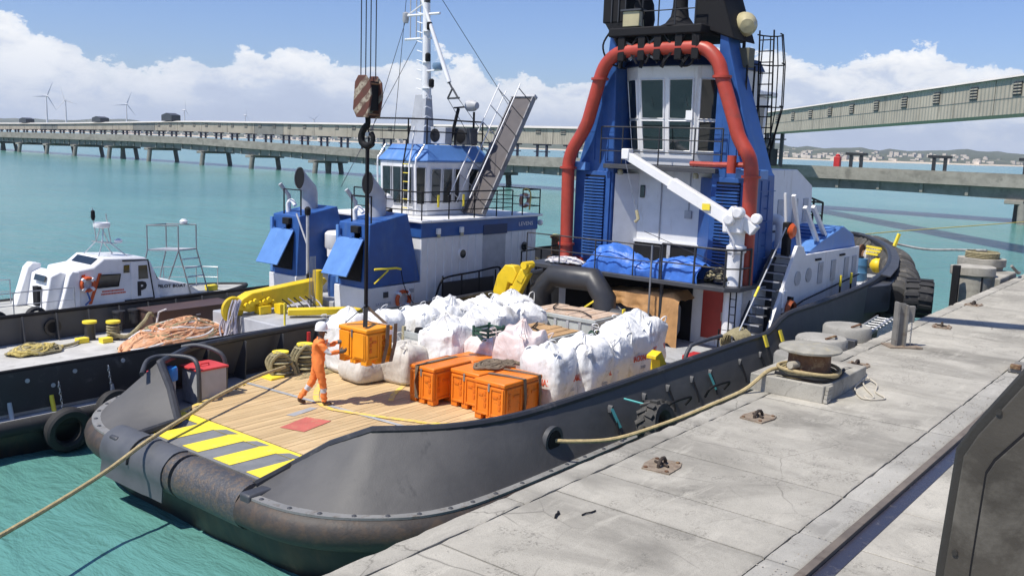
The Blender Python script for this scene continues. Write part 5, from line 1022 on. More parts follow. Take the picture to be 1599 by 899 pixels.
for k in range(16): y = 23.1 + rngb.random() * .6; x = 15.72 + rngb.random() * .25; MB().tube(smooth([(x + .1, y, 2.25), (x - .05, y - .02, 1.9), (x - .1 + rngb.uniform(-.1, .1), y + rngb.uniform(-.1, .1), 1.45), (x - .12 + rngb.uniform(-.2, .1), y + rngb.uniform(-.2, .15), 1.1)], 4), .026, 6).build('strand', 'ropel', lp)
def rope_heap(name, label, cx, cy, z0, a, b, hgt, n, r, ma, seed, rz=0., turns=1.0):
    """loops of rope laid over a low mound, each strand its own piece"""
    rg = random.Random(seed); t_ = thing(name, label, 'rope', (cx, cy, z0))
    for k in range(n):
        ph = rg.uniform(0, 6.28); u0 = rg.uniform(-.55, .55); v0 = rg.uniform(-.55, .55); ra, rb_ = rg.uniform(.3, .75), rg.uniform(.25, .6); P = []; tw = rg.uniform(0, 3.14); m_ = int(20 * turns)
        for i in range(m_):
            t2_ = ph + 2 * pi * i / 20; ex, ey = ra * cos(t2_), rb_ * sin(t2_); u_ = u0 * .6 + ex * cos(tw) - ey * sin(tw); v_ = v0 * .6 + ex * sin(tw) + ey * cos(tw)
            u_ += .10 * noise.noise((i * .3, k, 1)); v_ += .10 * noise.noise((i * .3, k, 7)); rr_ = math.hypot(u_, v_)
            if rr_ > 1: u_, v_ = u_ / rr_, v_ / rr_; rr_ = 1
            z_ = hgt * (1 - rr_ ** 2) * (.55 + .45 * k / n) * (1 + .35 * noise.noise((u_ * 2 + seed, v_ * 2, 2))) + r + .04 * noise.noise((i * .5, k, 3)); X, Y = u_ * a, v_ * b
            P.append((cx + X * cos(rz) - Y * sin(rz), cy + X * sin(rz) + Y * cos(rz), z0 + max(r, z_)))
        MB().tube(smooth(P, 2), r, 6).build('strand', ma if isinstance(ma, str) else rg.choice(ma), t_)
    return t_
core = rope_heap('rope_heap', 'big tangled heap of peach orange rope on the small tug deck', 14.45, 24.0, BD, 2.15, .95, .62, 130, .036, ['ropeo'] * 9 + ['ropew', 'ropeg'], 3, R(12), .9)
MB().lathe([(1, 0), (.9, .25), (.6, .42), (.25, .5), (0, .52)], (0, 0, 0), 24).xf(Matrix.Translation((14.45, 24.0, BD)) @ Matrix.Rotation(R(12), 4, 'Z') @ Matrix.Diagonal((1.95, .82, 1, 1))).jig(.08, 3, 2).build('heap_core', 'ropeo', core)
rope_heap('rope_coil', 'loose olive rope coil at the left edge of the small tug deck', 11.0, 25.35, BD, .85, .45, .22, 26, .038, ['ropeg', 'ropey'], 9, R(5), 1.2)
rope_heap('white_rope_heap', 'small heap of white rope under the lilac hank', 16.3 - .75, 22.6, BD, .5, .45, .25, 26, .03, 'ropew', 12)
MB().tube(smooth([(11.7, 25.4, BD + .06), (12.1, 25.5, BD + .07), (12.5, 25.8, BD + .07), (12.85, 25.95, BD + .1)], 5), .045, 7).build('rope_end', 'ropeg', tb)
for i, (x, y, lb) in enumerate(((12.85, 26.0, 'black bollard with yellow top left of the orange rope heap'), (13.35, 25.6, 'yellow topped bollard wrapped in olive rope by the brown box'))):
    t_ = thing('bollard', lb, 'bollard', (x, y, BD), 0, 'bollards on the small tug'); MB().lathe([(.17, 0), (.15, .06), (.15, .45), (.18, .5)], (x, y, BD), 16).build('post', 'black', t_); MB().lathe([(.2, .5), (.2, .56), (0, .57)], (x, y, BD), 16).build('cap', 'yel2', t_); MB().box(x - .5, x - .2, y - .35, y - .1, BD, BD + .14).build('chock', 'yel2', t_)
    if i:
        for k in range(5): MB().lathe([(.16, -.035), (.2, 0), (.16, .035)], (x, y, BD + .1 + k * .075), 14, 'z', True).build('rope_turn', 'ropeg', t_)
MB().tube(smooth([(13.2, 25.5, 1.3), (13.6, 25.3, 1.15), (14.2, 25.4, 1.5), (14.5, 25.5, 1.7), (14.9, 25.3, 1.2)], 5), .06, 8).build('thick_rope', 'ropeg', tb)
bb = thing('brown_bin', 'long dark brown steel bin against the far bulwark', 'bin', (15.6, 25.6, BD)); MB().box(14.55, 17.3, 25.35, 26.3, BD, 1.72).build('body', 'brown', bb, bevel=.015); MB().box(14.5, 17.35, 25.3, 26.35, 1.721, 1.76).build('rim', 'brown', bb); MB().box(15.9, 16.05, 25.32, 25.349, 1.5, 1.54).build('label_plate', 'lgrey', bb)
MB().tube([(14.5, 25.3, 1.2), (14.62, 25.3, 1.75), (14.9, 25.35, 1.8)], .03, 6).build('strut', 'ropew', bb)

# ================================================================ PILOT BOAT
PY = 29.3; PD = 1.55
pb = thing('pilot_boat', 'white pilot boat with a P on its door beyond the small tug', 'boat', (15, PY, 0))
OP = [(9.0, 0), (9.0, 1.5), (9.2, 1.68), (11, 1.72), (14, 1.72), (16.5, 1.6), (18.2, 1.3), (19.4, .8), (20.2, .3), (20.5, 0)]
def rp(k, z, d=0.): return [(x - d * max(0, (x - 15) / 5), PY + b * k, z) for x, b in OP] + [(x - d * max(0, (x - 15) / 5), PY - b * k, z) for x, b in OP[1:-1]][::-1]
rows = [rp(1, PD), rp(1, PD - .3), rp(.95, .6, .3), rp(.85, -.4, .9)]
MB().grid(rows, cv=True).build('hull', 'black', pb, ang=50); MB().add(rows[0], [tuple(range(len(rows[0])))]).build('deck', mat('boat_deck', (.42, .42, .39), .7, dirt=(.3, .29, .27), dirt_amt=.3), pb)
for s in (1, -1): MB().tube(smooth([(x, PY + s * b, PD - .02) for x, b in OP[1:]], 3), .09, 8).build('rub_rail', 'rubber', pb)
yN, yF = 28.35, 30.2
def slab(poly, a, b, name, ma, **kw): return MB().prism(poly, a, b, 'y').build(name, ma, pb, **kw)
cab = slab([(13.35, PD), (16.5, PD), (16.35, 2.35), (16.15, 2.85), (15.95, 3.0), (14.55, 3.08), (14.2, 2.82), (13.6, 2.75)], yN, yF, 'cabin', 'white2', bevel=.06)
slab([(12.75, PD), (13.4, PD), (13.6, 2.6), (13.25, 2.72), (12.95, 2.6)], 28.55, 30.1, 'aft_cabin', 'white2', bevel=.04)
slab([(12.45, PD), (13.1, PD), (13.28, 2.85), (13.0, 2.9), (12.85, 2.75)], 29.85, 30.25, 'vent_trunk', 'white2', bevel=.04); slab([(13.1, PD), (13.75, PD), (13.75, 2.7), (13.5, 2.75), (13.4, 2.6)], 28.3, 28.55, 'vent_trunk', 'white2', bevel=.04)
MB().box(12.72, 12.86, 28.95, 29.25, PD + .1, 2.25).xf(Matrix.Translation((-.02, 0, 0))).build('aft_door', 'hookb', pb); MB().plate([[(12.87, 28.75, 2.42), (12.87, 29.45, 2.42)], [(12.93, 28.75, 2.6), (12.93, 29.45, 2.6)]], .03).xf(Matrix.Translation((-.04, 0, 0))).build('aft_window', 'glass', pb)
w_ = slab([(14.28, 2.14), (15.0, 2.14), (15.08, 2.52), (14.4, 2.54)], yN - .025, yN - .002, 'side_window', 'glass', bevel=.01)
MB().tube([(14.28, yN - .02, 2.14), (15.0, yN - .02, 2.14), (15.08, yN - .02, 2.52), (14.4, yN - .02, 2.54)], .02, 6, True).build('frame', 'hookb', w_)
MB().plate([[(14.28, 28.6, 2.83), (14.28, 29.9, 2.83)], [(14.5, 28.6, 3.02), (14.5, 29.9, 3.02)]], .03).xf(Matrix.Translation((-.04, 0, .03))).build('rear_window', 'glass', pb)
dr = slab([(15.42, PD + .1), (16.2, PD + .1), (16.05, 2.9), (15.42, 2.9)], yN - .035, yN - .003, 'side_door', 'white2', bevel=.015)
MB().tube([(15.2, yN - .03, PD + .08), (16.22, yN - .03, PD + .08), (16.02, yN - .03, 2.92), (15.15, yN - .03, 2.95)], .03, 6).build('frame', 'hookb', dr); MB().prism([(15.68, 2.3), (16.02, 2.3), (15.98, 2.75), (15.68, 2.75)], yN - .05, yN - .037, 'y').build('pane', 'glass', dr)
MB().prism([(15.18, 2.55), (15.38, 2.55), (15.38, 2.8), (15.2, 2.8)], yN - .03, yN - .01, 'y').build('side_window', 'glass', pb)
text('P', .62, fmat((15.78, yN - .04, 1.96), (1, 0, 0), (0, 0, 1)), 'text', dr, 'letter_p', bold=.03)
MB().plate([[(16.55, 28.55, 2.1), (16.5, 29.9, 2.1)], [(16.22, 28.6, 2.8), (16.2, 29.9, 2.8)]], -.03).xf(Matrix.Translation((.02, 0, 0))).build('windscreen', 'glass', pb)
tr_ = slab([(16.3, PD), (18.2, PD), (17.6, 1.95), (16.45, 2.25)], 28.55, 30.05, 'fore_trunk', 'white2', bevel=.05)
text('PILOT BOAT', .15, fmat((17.0, 28.53, 1.92), (1, 0, -.06), (0, 0, 1)), 'text', tr_, 'boat_lettering', sx=1.25, bold=.004)
rl = random.Random(3); q = MB()
for row, (xa, xb) in enumerate(((14.45, 15.15), (14.42, 15.2))):
    x = xa
    while x < xb: w = rl.uniform(.02, .05); q.box(x, x + w, yN - .012, yN - .004, 1.98 - row * .09, 2.03 - row * .09); x += w + .015
tag(q.build('red_lettering', 'textr', cab), kind='stuff')
for x in (13.62, 14.15): MB().prism([(x - .15, PD + .1), (x - .05, PD + .1), (x + .3, 2.6), (x + .2, 2.6)], yN - .03, yN - .004, 'y').build('orange_stripe', 'oranget', cab)
lifering(13.95, yN - .1, 2.3, 'orange life ring strapped to the pilot boat cabin', R_=.25)
MB().tube([(13.9, yN - .12, 2.1), (14.0, yN - .13, 1.8), (13.85, yN - .1, 1.65)], .03, 6).build('blue_line', 'blue', cab)
def frame(segs, r=.022, ma='alu', name='tube'):
    for a, b in segs: MB().cyl(a, b, r, n=6).build(name, ma, pb)
rail(pb, [(10.3, 28.0, PD), (11.6, 28.0, PD), (12.4, 28.0, PD), (13.4, 28.0, PD)], .75, 'alu', .018, (.5,)); rail(pb, [(10.3, 30.6, PD), (11.5, 30.6, PD), (12.6, 30.6, PD)], .75, 'alu', .018, (.5,))
rail(pb, [(16.6, 30.7, PD), (17.8, 30.4, PD), (18.8, 29.9, PD), (19.3, 29.3, PD)], .75, 'alu', .018, (.5,))
# mast frame with radar on the roof
frame([((14.6, 28.8, 3.05), (14.9, 29.1, 3.5)), ((15.6, 28.8, 3.0), (15.1, 29.1, 3.5)), ((14.6, 29.8, 3.05), (14.9, 29.5, 3.5)), ((15.6, 29.8, 3.0), (15.1, 29.5, 3.5)), ((14.75, 29.1, 3.5), (15.4, 29.1, 3.42)), ((14.75, 29.5, 3.5), (15.4, 29.5, 3.42)), ((14.9, 29.1, 3.5), (15.0, 29.2, 3.95)), ((14.9, 29.5, 3.5), (15.0, 29.4, 3.95)), ((15.2, 29.3, 3.45), (15.0, 29.3, 3.95)), ((14.8, 29.3, 3.5), (14.7, 29.3, 4.6)), ((15.3, 29.3, 3.4), (15.15, 29.3, 4.4))], .018)
MB().lathe([(0, 0), (.24, 0), (.27, .05), (.26, .16), (0, .18)], (15.0, 29.3, 3.95), 20).build('radar', 'white2', pb); MB().lathe([(0, 0), (.12, .02), (.13, .1), (0, .17)], (15.5, 29.2, 3.42), 14).build('gps_dome', 'white2', pb); MB().lathe([(.04, 0), (.07, .1), (.06, .3), (0, .35)], (14.72, 29.3, 4.2), 10).build('horn', 'hookb', pb)
# boarding ladder platform
bl = thing('boarding_platform', 'tubular boarding ladder platform on the pilot boat foredeck', 'platform', (17.3, 29.0, PD))
c4 = [(16.6, 29.35, 3.15), (17.35, 28.65, 3.12), (18.1, 28.75, 3.1), (17.4, 29.5, 3.13)]
MB().prism([(x, y) for x, y, z in c4], 3.08, 3.13, 'z').build('platform', 'lgrey', bl)
for x, y, z in c4: MB().cyl((x, y, 3.1), (x, y, 3.95), .025, n=6).build('post', 'steel', bl)
for a, b in ((0, 1), (2, 3), (3, 0)): MB().cyl((c4[a][0], c4[a][1], 3.95), (c4[b][0], c4[b][1], 3.95), .022, n=6).build('top_rail', 'steel', bl)
for a, b in (((17.35, 28.65, 3.1), (17.7, 28.5, PD)), ((18.1, 28.75, 3.1), (18.45, 28.6, PD)), ((16.6, 29.35, 3.1), (16.3, 29.5, PD)), ((17.4, 29.5, 3.1), (17.1, 29.7, PD)), ((17.35, 28.65, 3.1), (16.9, 28.9, PD))): MB().cyl(a, b, .025, n=6).build('leg', 'steel', bl)
for k in range(4): t2_ = .2 + k * .2; MB().bar(Vector((17.35, 28.65, 3.1)).lerp((17.7, 28.5, PD), t2_), Vector((18.1, 28.75, 3.1)).lerp((18.45, 28.6, PD), t2_), .12, .025).build('tread', 'lgrey', bl)
MB().lathe([(0, 0), (.12, .02), (.14, .1), (.08, .17), (0, .18)], (17.75, 28.95, 3.97), 14).build('lamp', 'white2', bl)
MB().box(18.55, 18.95, 28.75, 29.0, PD, PD + .2).build('yellow_case', 'yel2', pb, bevel=.03)
for x in (12.0, 10.9):
    t_ = thing('old_tyre', 'black tyre on the pilot boat stern, ' + ('beside the cabin rail' if x > 11.5 else 'at the left edge'), 'tyre', (x, 27.5, 1.0)); tyre(.3, .12, .2).xf(Matrix.Translation((x, 27.5, 1.62))).build('tyre', 'rubber', t_)

# ================================================================ CARGO AND GEAR ON THE BIG TUG
TZ = 1.352
# ---- bulk bags
def bag_mesh(w, d, hh, seed, gather=.5, slump=0.):
    rg = random.Random(seed); N, rows = 84, []; o = Vector((seed * 3.7, seed * 1.3, seed * 2.1))
    prof = [(0, .84), (.02, .94), (.08, 1.0), (.3, 1.05), (.5, 1.06), (.7, 1.03), (.84, .99), (.93, .93), (.99, .82), (1.02, .66), (1.0, .5), (1.02, .36), (1.03 + gather * .2, .2), (1.02 + gather * .42, .11), (1.0 + gather * .5, .04)]
    lev = []
    for (a, b), (c, d2) in zip(prof, prof[1:]):
        n_ = max(1, int(math.hypot((c - a) * hh, (d2 - b) * w / 2) / .045))
        for i in range(n_): lev.append((a + (c - a) * i / n_, b + (d2 - b) * i / n_))
    lev.append(prof[-1]); M = len(lev)
    def ridge(v): return (1 - abs(noise.noise(v)) * 2.2)
    lean = Vector((rg.uniform(-.12, .12), rg.uniform(-.12, .12), 0)); it = next(i for i, l_ in enumerate(lev) if l_[0] >= .99)
    for iz, (z, k) in enumerate(lev):
        row = []; tt_ = max(0, (iz - it) / (M - it))
        for i in range(N):
            a = 2 * pi * i / N; c, s = cos(a), sin(a); e = lerp(.42, .75, tt_)
            x = math.copysign(abs(c) ** e, c); y = math.copysign(abs(s) ** e, s)
            p_ = Vector((x * k * w / 2, y * k * d / 2, z * hh)); q_ = p_ + o
            f = noise.noise(q_ * 1.9) * .075 + ridge(Vector((q_.x * 2.0, q_.y * 2.0, q_.z * 1.1))) * .05 + ridge(q_ * 4.6 + Vector((3, 0, 0))) * .016 + noise.noise(q_ * 12) * .004
            up = min(1, max(0, (z - .45) * 1.8)); f += up * (ridge(Vector((x * 3.4 + seed, y * 3.4, q_.z * .7))) * .05 - .02)
            nrm = Vector((x * k, y * k, .2 + .9 * tt_)).normalized(); p_ += nrm * f * (.3 if z < .05 else 1)
            if z > .85:
                g = min(1, (z - .85) * 7); p_.z += g * (noise.noise(q_ * 2.3 + Vector((9, 0, 0))) * .17 * hh + ridge(q_ * 3.0 + Vector((0, 5, 0))) * .055 - .03); p_ += lean * tt_ * 1.6 * gather
            p_.z = max(p_.z, .004); row.append(p_)
        rows.append(row)
    m_ = MB(); m_.grid(rows, cv=True); m_.f.append(tuple(range(N))[::-1]); m_.f.append(tuple((len(rows) - 1) * N + i for i in range(N))); return m_
def bulk_bag(x, y, w, d, hh, seed, ma, label, rz=0., loops=True, txt=None, z=TZ, gather=.5):
    t_ = thing('bulk_bag', label, 'bag', (x, y, z), 0, 'bulk bags on the tug deck'); M_ = Matrix.Translation((x, y, z)) @ Matrix.Rotation(rz, 4, 'Z')
    bag_mesh(w, d, hh, seed, gather).xf(M_).build('sack', ma, t_, ang=75)
    rg = random.Random(seed + 50)
    if loops:
        for sx_, sy_ in ((1, 1), (-1, 1), (1, -1), (-1, -1)):
            c = Vector((sx_ * w * .43, sy_ * d * .43, hh * .9)); k1 = Vector((rg.uniform(-.16, .16), rg.uniform(-.16, .16), rg.uniform(.1, .26)))
            P = smooth([c, c + k1 + Vector((.08, 0, 0)), c + k1 + Vector((-.06, .06, -.03)), c + Vector((-sx_ * .18, -sy_ * .1, .02))], 5); rr = [[M_ @ (q_ + Vector((0, 0, -.0)) + Vector((.022, .022, 0))), M_ @ (q_ - Vector((.022, .022, 0)))] for q_ in P]; MB().plate(rr, .006).build('lifting_loop', ma, t_)
    if txt:
        for sgn in (0, 1):
            # printed word wraps onto the aft and starboard sides
            M2 = M_ @ (fmat((-w / 2 * 1.09, 0, hh * .42), (0, -1, 0), (0, 0, 1)) if sgn == 0 else fmat((0, -d / 2 * 1.09, hh * .42), (1, 0, 0), (0, 0, 1)))
            text(txt, .2, M2 @ Matrix.Translation((0, .1, 0)), 'textr', t_, 'printed_word', .004, .72, .003); text('2002', .11, M2 @ Matrix.Translation((.12, -.13, 0)), 'textg', t_, 'printed_word', .004, .9)
    return t_
BAGS = [
 (16.35, 11.95, .95, .9, 1.12, 1, 'bag', 'white bulk bag with red print right behind the orange crates', 4, 'NACIONAL'),
 (17.35, 11.7, .98, .9, 1.15, 2, 'bag', 'white bulk bag with red print, second along the starboard bulwark', -3, 'NACIONAL'),
 (18.35, 11.75, .92, .9, 1.12, 3, 'bag', 'white bulk bag third along the starboard bulwark', 2, None),
 (19.3, 11.85, .92, .9, 1.25, 4, 'bag', 'white bulk bag fourth along the bulwark by the yellow bracket', -5, 'NACIONAL'),
 (20.75, 12.25, 1.02, .95, 1.2, 5, 'bag', 'white bulk bag with red print nearest the red door', 6, 'NACIONAL'),
 (16.75, 13.05, .95, .95, 1.25, 6, 'bagp', 'clear plastic bag of pinkish cargo with rolled top behind the crates', 3, None),
 (16.85, 14.1, .95, .95, 1.02, 7, 'bagp', 'clear pinkish bag with a dark green crate on top', -2, None),
 (16.35, 15.12, 1.0, .95, 1.18, 8, 'bag', 'bright white bulk bag left of the dark green crate', 8, None),
 (15.5, 15.62, .95, .85, .78, 9, 'bagb', 'beige sack with blue cloth on top beside the orange crates', 5, None),
 (14.9, 16.35, 1.0, .8, .52, 10, 'bagb', 'low beige sack lying under the hanging orange crate', -8, None),
 (15.2, 17.35, .95, .95, 1.2, 11, 'bag', 'tall white bulk bag just behind the hanging crate, by the port bulwark', 0, None),
 (16.35, 17.5, .95, .95, 1.12, 12, 'bag', 'white bulk bag with raised loop between hanging crate and grey bin', 4, None),
 (17.75, 17.3, 1.0, .95, 1.1, 13, 'bag', 'white bulk bag right behind the small grey bin', 3, None),
 (18.85, 17.2, 1.1, 1.0, 1.2, 14, 'bag', 'crumpled white bulk bag at the middle of the back heap', -4, None),
 (20.0, 17.1, 1.1, 1.0, 1.12, 15, 'bag', 'wide white bulk bag in the back heap under the yellow bollard', 2, None),
 (21.15, 16.95, 1.05, 1.0, 1.15, 16, 'bag', 'white bulk bag at the right end of the back heap by the yellow arms', 5, None),
 (17.75, 15.6, 1.05, .95, 1.08, 17, 'bag', 'white bulk bag between the grey bin and the dark green crate', -6, None),
 (19.3, 16.1, 1.0, .95, 1.15, 20, 'bag', 'white bulk bag behind the plywood lidded bin', 7, None),
 (20.5, 16.0, .95, .9, 1.05, 21, 'bag', 'white bulk bag between the two lidded bins', -9, None),
 (18.0, 16.4, .9, .8, .95, 19, 'bag', 'slumped white sack in the middle of the load behind the grey bin', 10, None),
]
for x, y, w, d, hh, sd, ma, lb, rz, tx in BAGS: bulk_bag(x, y, w * 1.1, d * 1.1, hh * 1.1, sd, ma, lb, R(rz), True, tx, gather=.38 if sd in (5, 6) else (.05, .14, .24)[sd % 3])
# bits on the bags
gc = thing('green_crate', 'small dark green plastic crate on the clear pink bag', 'crate', (16.85, 14.15, 2.4), R(10)); cx, cy, cz = 16.8, 14.15, 2.42
for a, b, c, d in ((-.3, .3, -.24, -.22), (-.3, .3, .22, .24), (-.3, -.28, -.24, .24), (.28, .3, -.24, .24)):
    for k in range(3): MB().box(cx + a, cx + b, cy + c, cy + d, cz + .02 + k * .1, cz + .085 + k * .1).build('slat', 'green', gc)
MB().box(cx - .3, cx + .3, cy - .24, cy + .24, cz - .01, cz + .015).build('base', 'green', gc)
for sx_ in (-1, 1):
    for sy_ in (-1, 1): MB().box(cx + sx_ * .29 - .025, cx + sx_ * .29 + .025, cy + sy_ * .23 - .025, cy + sy_ * .23 + .025, cz, cz + .33).build('corner_post', 'green', gc)
bcl = thing('blue_cloth', 'crumpled blue cloth lying on the beige sack', 'cloth', (15.5, 15.6, 2.1))
rr = [[(15.15 + .06 * i, 15.3 + .06 * j, 2.13 + .12 * noise.noise((i * .45, j * .5, 3)) + .08 * noise.noise((i * 1.1, j, 7)) - .012 * ((i - 6) ** 2 + (j - 6) ** 2) * .12) for j in range(13)] for i in range(13)]
MB().plate(rr, .01).build('cloth', 'tarpb', bcl, ang=60)
rope_heap('net_heap', 'dark green net heap behind the starboard white bags', 19.75, 13.0, 1.36, .75, .55, 1.1, 60, .02, ['green', 'green', 'ropeg', 'hookb'], 31)
# bins with timber lids
def lidbin(x0, x1, y0, y1, zt, label, wood='wood'):
    t_ = thing('cargo_bin', label, 'bin', ((x0 + x1) / 2, (y0 + y1) / 2, TZ)); MB().box(x0 + .04, x1 - .04, y0 + .04, y1 - .04, TZ, zt - .1).build('body', 'bing', t_, bevel=.02)
    for a, b, c, d in ((x0, x1, y0, y0 + .06), (x0, x1, y1 - .06, y1), (x0, x0 + .06, y0 + .06, y1 - .06), (x1 - .06, x1, y0 + .06, y1 - .06)): MB().box(a, b, c, d, zt - .14, zt - .03).build('rim', 'bing', t_, bevel=.01)
    n = 5; dy = (y1 - y0 - .1) / n
    for k in range(n): MB().box(x0 + .04, x1 - .03 - .05 * (k % 2), y0 + .05 + k * dy + .006, y0 + .05 + (k + 1) * dy - .006, zt - .03, zt + .012 * (k % 3)).build('lid_board', wood, t_, bevel=.005)
    ny_ = int((y1 - y0) / .42)
    for k in range(ny_ + 1): yy = y0 + .1 + k * (y1 - y0 - .2) / ny_; MB().box(x0 + .01, x0 + .05, yy - .045, yy + .045, TZ + .05, zt - .14).build('side_rib', 'lgrey', t_, bevel=.008)
    MB().tube(smooth([(x0 + .1, y0 + .2, zt + .05), (x0 + .5, y0 + .9, zt + .07), (x0 + .3, y1 - .7, zt + .06), (x1 - .2, y1 - .2, zt + .05)], 6), .02, 5).build('cord', 'hookb', t_)
    return t_
lidbin(18.5, 19.95, 13.55, 15.1, 2.28, 'grey bin with bright plywood lid in the middle of the load')
lidbin(21.15, 22.55, 13.95, 16.3, 2.36, 'long grey bin with rust stained timber lid below the black arch', mat('plywood_pale', (.55, .42, .32), .7, var=.25, dirt=(.36, .2, .1), dirt_amt=.4, dscale=2.5))
sb = thing('open_bin', 'small grey slatted bin among the white bags', 'bin', (16.95, 16.4, TZ))
for k in range(5):
    z_ = TZ + .05 + k * .17; MB().box(16.55, 16.6, 16.05, 16.85, z_, z_ + .15).build('slat', 'bing', sb); MB().box(16.6, 17.35, 16.05, 16.1, z_, z_ + .15).build('slat', 'bing', sb)
MB().box(16.6, 17.4, 16.1, 16.85, TZ, 2.0).build('liner', 'bing', sb); MB().box(16.54, 16.62, 16.8, 16.88, TZ, 2.35).build('post', mat('post_wood', (.42, .38, .24), .7), sb); MB().box(16.54, 16.62, 16.02, 16.1, TZ, 2.25).build('post', 'bing', sb); MB().lathe([(0, 0), (.12, 0), (.13, .1), (.1, .2), (0, .22)], (16.9, 16.6, 2.1), 12).build('black_can', 'hookb', sb)
# ---- orange insulated crates
def crate(name, label, x, y, z, lx, ly, hh, rz=0., hang=False):
    t_ = thing(name, label, 'crate', (x, y, z), rz, 'orange plastic crates'); M_ = Matrix.Translation((x, y, z)) @ Matrix.Rotation(rz, 4, 'Z')
    def part(n_, q, ma='orange', **kw): return q.xf(M_).build(n_, ma, t_, **kw)
    zb_ = .12
    body = part('body', MB().box(-lx / 2 + .02, lx / 2 - .02, -ly / 2 + .02, ly / 2 - .02, zb_, hh - .1), bevel=.02)
    lid = part('lid', MB().box(-lx / 2, lx / 2, -ly / 2, ly / 2, hh - .095, hh), bevel=.025)
    for sx_ in (-1, 0, 1):
        for sy_ in (-1, 0, 1):
            if sx_ or sy_: part('foot', MB().box(sx_ * (lx / 2 - .11) - .09, sx_ * (lx / 2 - .11) + .09, sy_ * (ly / 2 - .11) - .09, sy_ * (ly / 2 - .11) + .09, 0, zb_), bevel=.012)
    # ribs and recessed panels on the four sides
    def side(ax, s, L_):
        for k in (-1, 1):
            c = k * L_ * .235; w2 = L_ * .16
            f = lambda a, b, z0, z1, o0, o1: (MB().box(s * (lx / 2 - .02) + min(s * o0, s * o1), s * (lx / 2 - .02) + max(s * o0, s * o1), a, b, z0, z1) if ax == 'x' else MB().box(a, b, s * (ly / 2 - .02) + min(s * o0, s * o1), s * (ly / 2 - .02) + max(s * o0, s * o1), z0, z1))
            for a, b, z0, z1 in ((c - w2 - .05, c - w2, zb_, hh - .12), (c + w2, c + w2 + .05, zb_, hh - .12), (c - w2, c + w2, hh - .17, hh - .12), (c - w2, c + w2, zb_, zb_ + .05)): part('rib', f(a, b, z0, z1, 0.001, .022), bevel=.006)
            for j in range(3): part('grip_ridge', f(c - w2 + .03, c - w2 + .09, .28 + j * .13, .37 + j * .13, .001, .014), 'orgdk')
            part('grip_ridge', f(c - .02, c + w2 - .03, .60 * hh, .66 * hh, .001, .014), 'orgdk')
    for s in (-1, 1): side('x', s, ly); side('y', s, lx)
    for s in (-1, 1): part('latch', MB().box(s * (lx / 2 + .004) - .012, s * (lx / 2 + .004) + .012, -.025, .025, hh - .22, hh - .05), 'steel', bevel=.004)
    return t_, M_
def strap(t_, M_, pts, w=.07, ma='strap'):
    P = [Vector(q_) for q_ in pts]; rr = []
    for i, q_ in enumerate(P):
        d = (P[min(i + 1, len(P) - 1)] - P[max(i - 1, 0)]).normalized(); s_ = d.cross(Vector((0, 0, 1)) if abs(d.z) < .9 else Vector((1, 0, 0)))
        if abs(d.z) >= .5: s_ = Vector((0, 1, 0)) if abs(d.y) < abs(d.x) else Vector((1, 0, 0))
        s_ = s_.normalized() * w / 2; rr.append([M_ @ (q_ - s_), M_ @ (q_ + s_)])
    MB().plate(rr, .008).build('strap', ma, t_)
c1, m1 = crate('orange_crate', 'strapped orange crate at the left of the deck group', 14.9, 13.93, TZ, 1.25, .76, .84)
c2, m2 = crate('orange_crate', 'orange crate in the middle of the deck group, set back', 15.28, 12.98, TZ, 1.28, .84, .84)
c3, m3 = crate('orange_crate', 'orange crate nearest the bulwark, at the right of the group', 14.97, 12.0, TZ, 1.3, .84, .86)
c4_, m4 = crate('orange_crate', 'orange crate hidden mostly behind the middle crate', 16.0 - .02, 13.95, TZ, .8, .8, .8)
strap(c1, m1, [(-.645, .12, .1), (-.66, .12, .5), (-.645, .12, .845), (-.3, .1, .86), (.3, .1, .86), (.64, .1, .85)], .11)
for yy in (-.3, .22): strap(c3, m3, [(yy + .3, -.435, .05), (yy + .32, -.45, .5), (yy + .3, -.435, .87), (yy + .2, 0, .89), (yy + .1, .4, .89)], .09)
rope_heap('strap_heap', 'crumpled brown webbing straps lying on the orange crate lids', 15.45, 12.75, 2.2, .62, .3, .12, 22, .028, 'strap', 44, R(-30), .8)
# ---- hanging crate, slings, hook block
HX, HY = 13.5, 14.9
KO = K['orange']; K['orange'] = K['orgy']
hc, mh = crate('hanging_orange_crate', 'orange crate hanging from the crane hook, steadied by the worker', HX, HY, 2.28, .78, .92, .80)
for k in (-1, 1): MB().box(-.412, -.392, k * .235 - .155, k * .235 + .155, .16, .70).xf(mh).build('side_panel', 'orange', hc, bevel=.008)
K['orange'] = KO
MB().box(.2, .34, -.492, -.478, .62, .72).xf(mh).build('sticker', 'white2', hc)
slg = thing('lifting_sling', 'dark webbing slings from the hook round the hanging crate', 'sling', (HX, HY, 3.1))
apex = Vector((HX + .02, HY + .02, 3.5))
for sx_, sy_ in ((-.3, .3), (-.3, -.3), (.3, .3), (.3, -.3)):
    e = Vector((HX + sx_, HY + sy_ * 1.05, 3.12)); pts = [apex, e]
    a_, b_ = pts; s_ = Vector((.035, .035 * (1 if sy_ > 0 else -1), 0)); MB().plate([[a_ - s_, a_ + s_], [b_ - s_, b_ + s_]], .01).build('leg', 'strap' if sx_ > 0 else 'hookb', slg)
for xx in (-.05, .18): MB().plate([[(HX + xx + .2, HY - .5, 3.13), (HX + xx + .3, HY - .5, 3.13)], [(HX + xx + .17, HY - .515, 2.7), (HX + xx + .27, HY - .515, 2.7)], [(HX + xx + .05, HY - .515, 2.3), (HX + xx + .15, HY - .515, 2.3)]], .012).build('leg', 'strap', slg)
MB().lathe([(.03, -.02), (.055, 0), (.03, .02)], apex, 12, 'y', True).build('ring', 'steel', slg)
hk = thing('crane_hook_block', 'rust and cream striped crane hook block hanging on four wires', 'hook block', (HX, HY, 7.2))
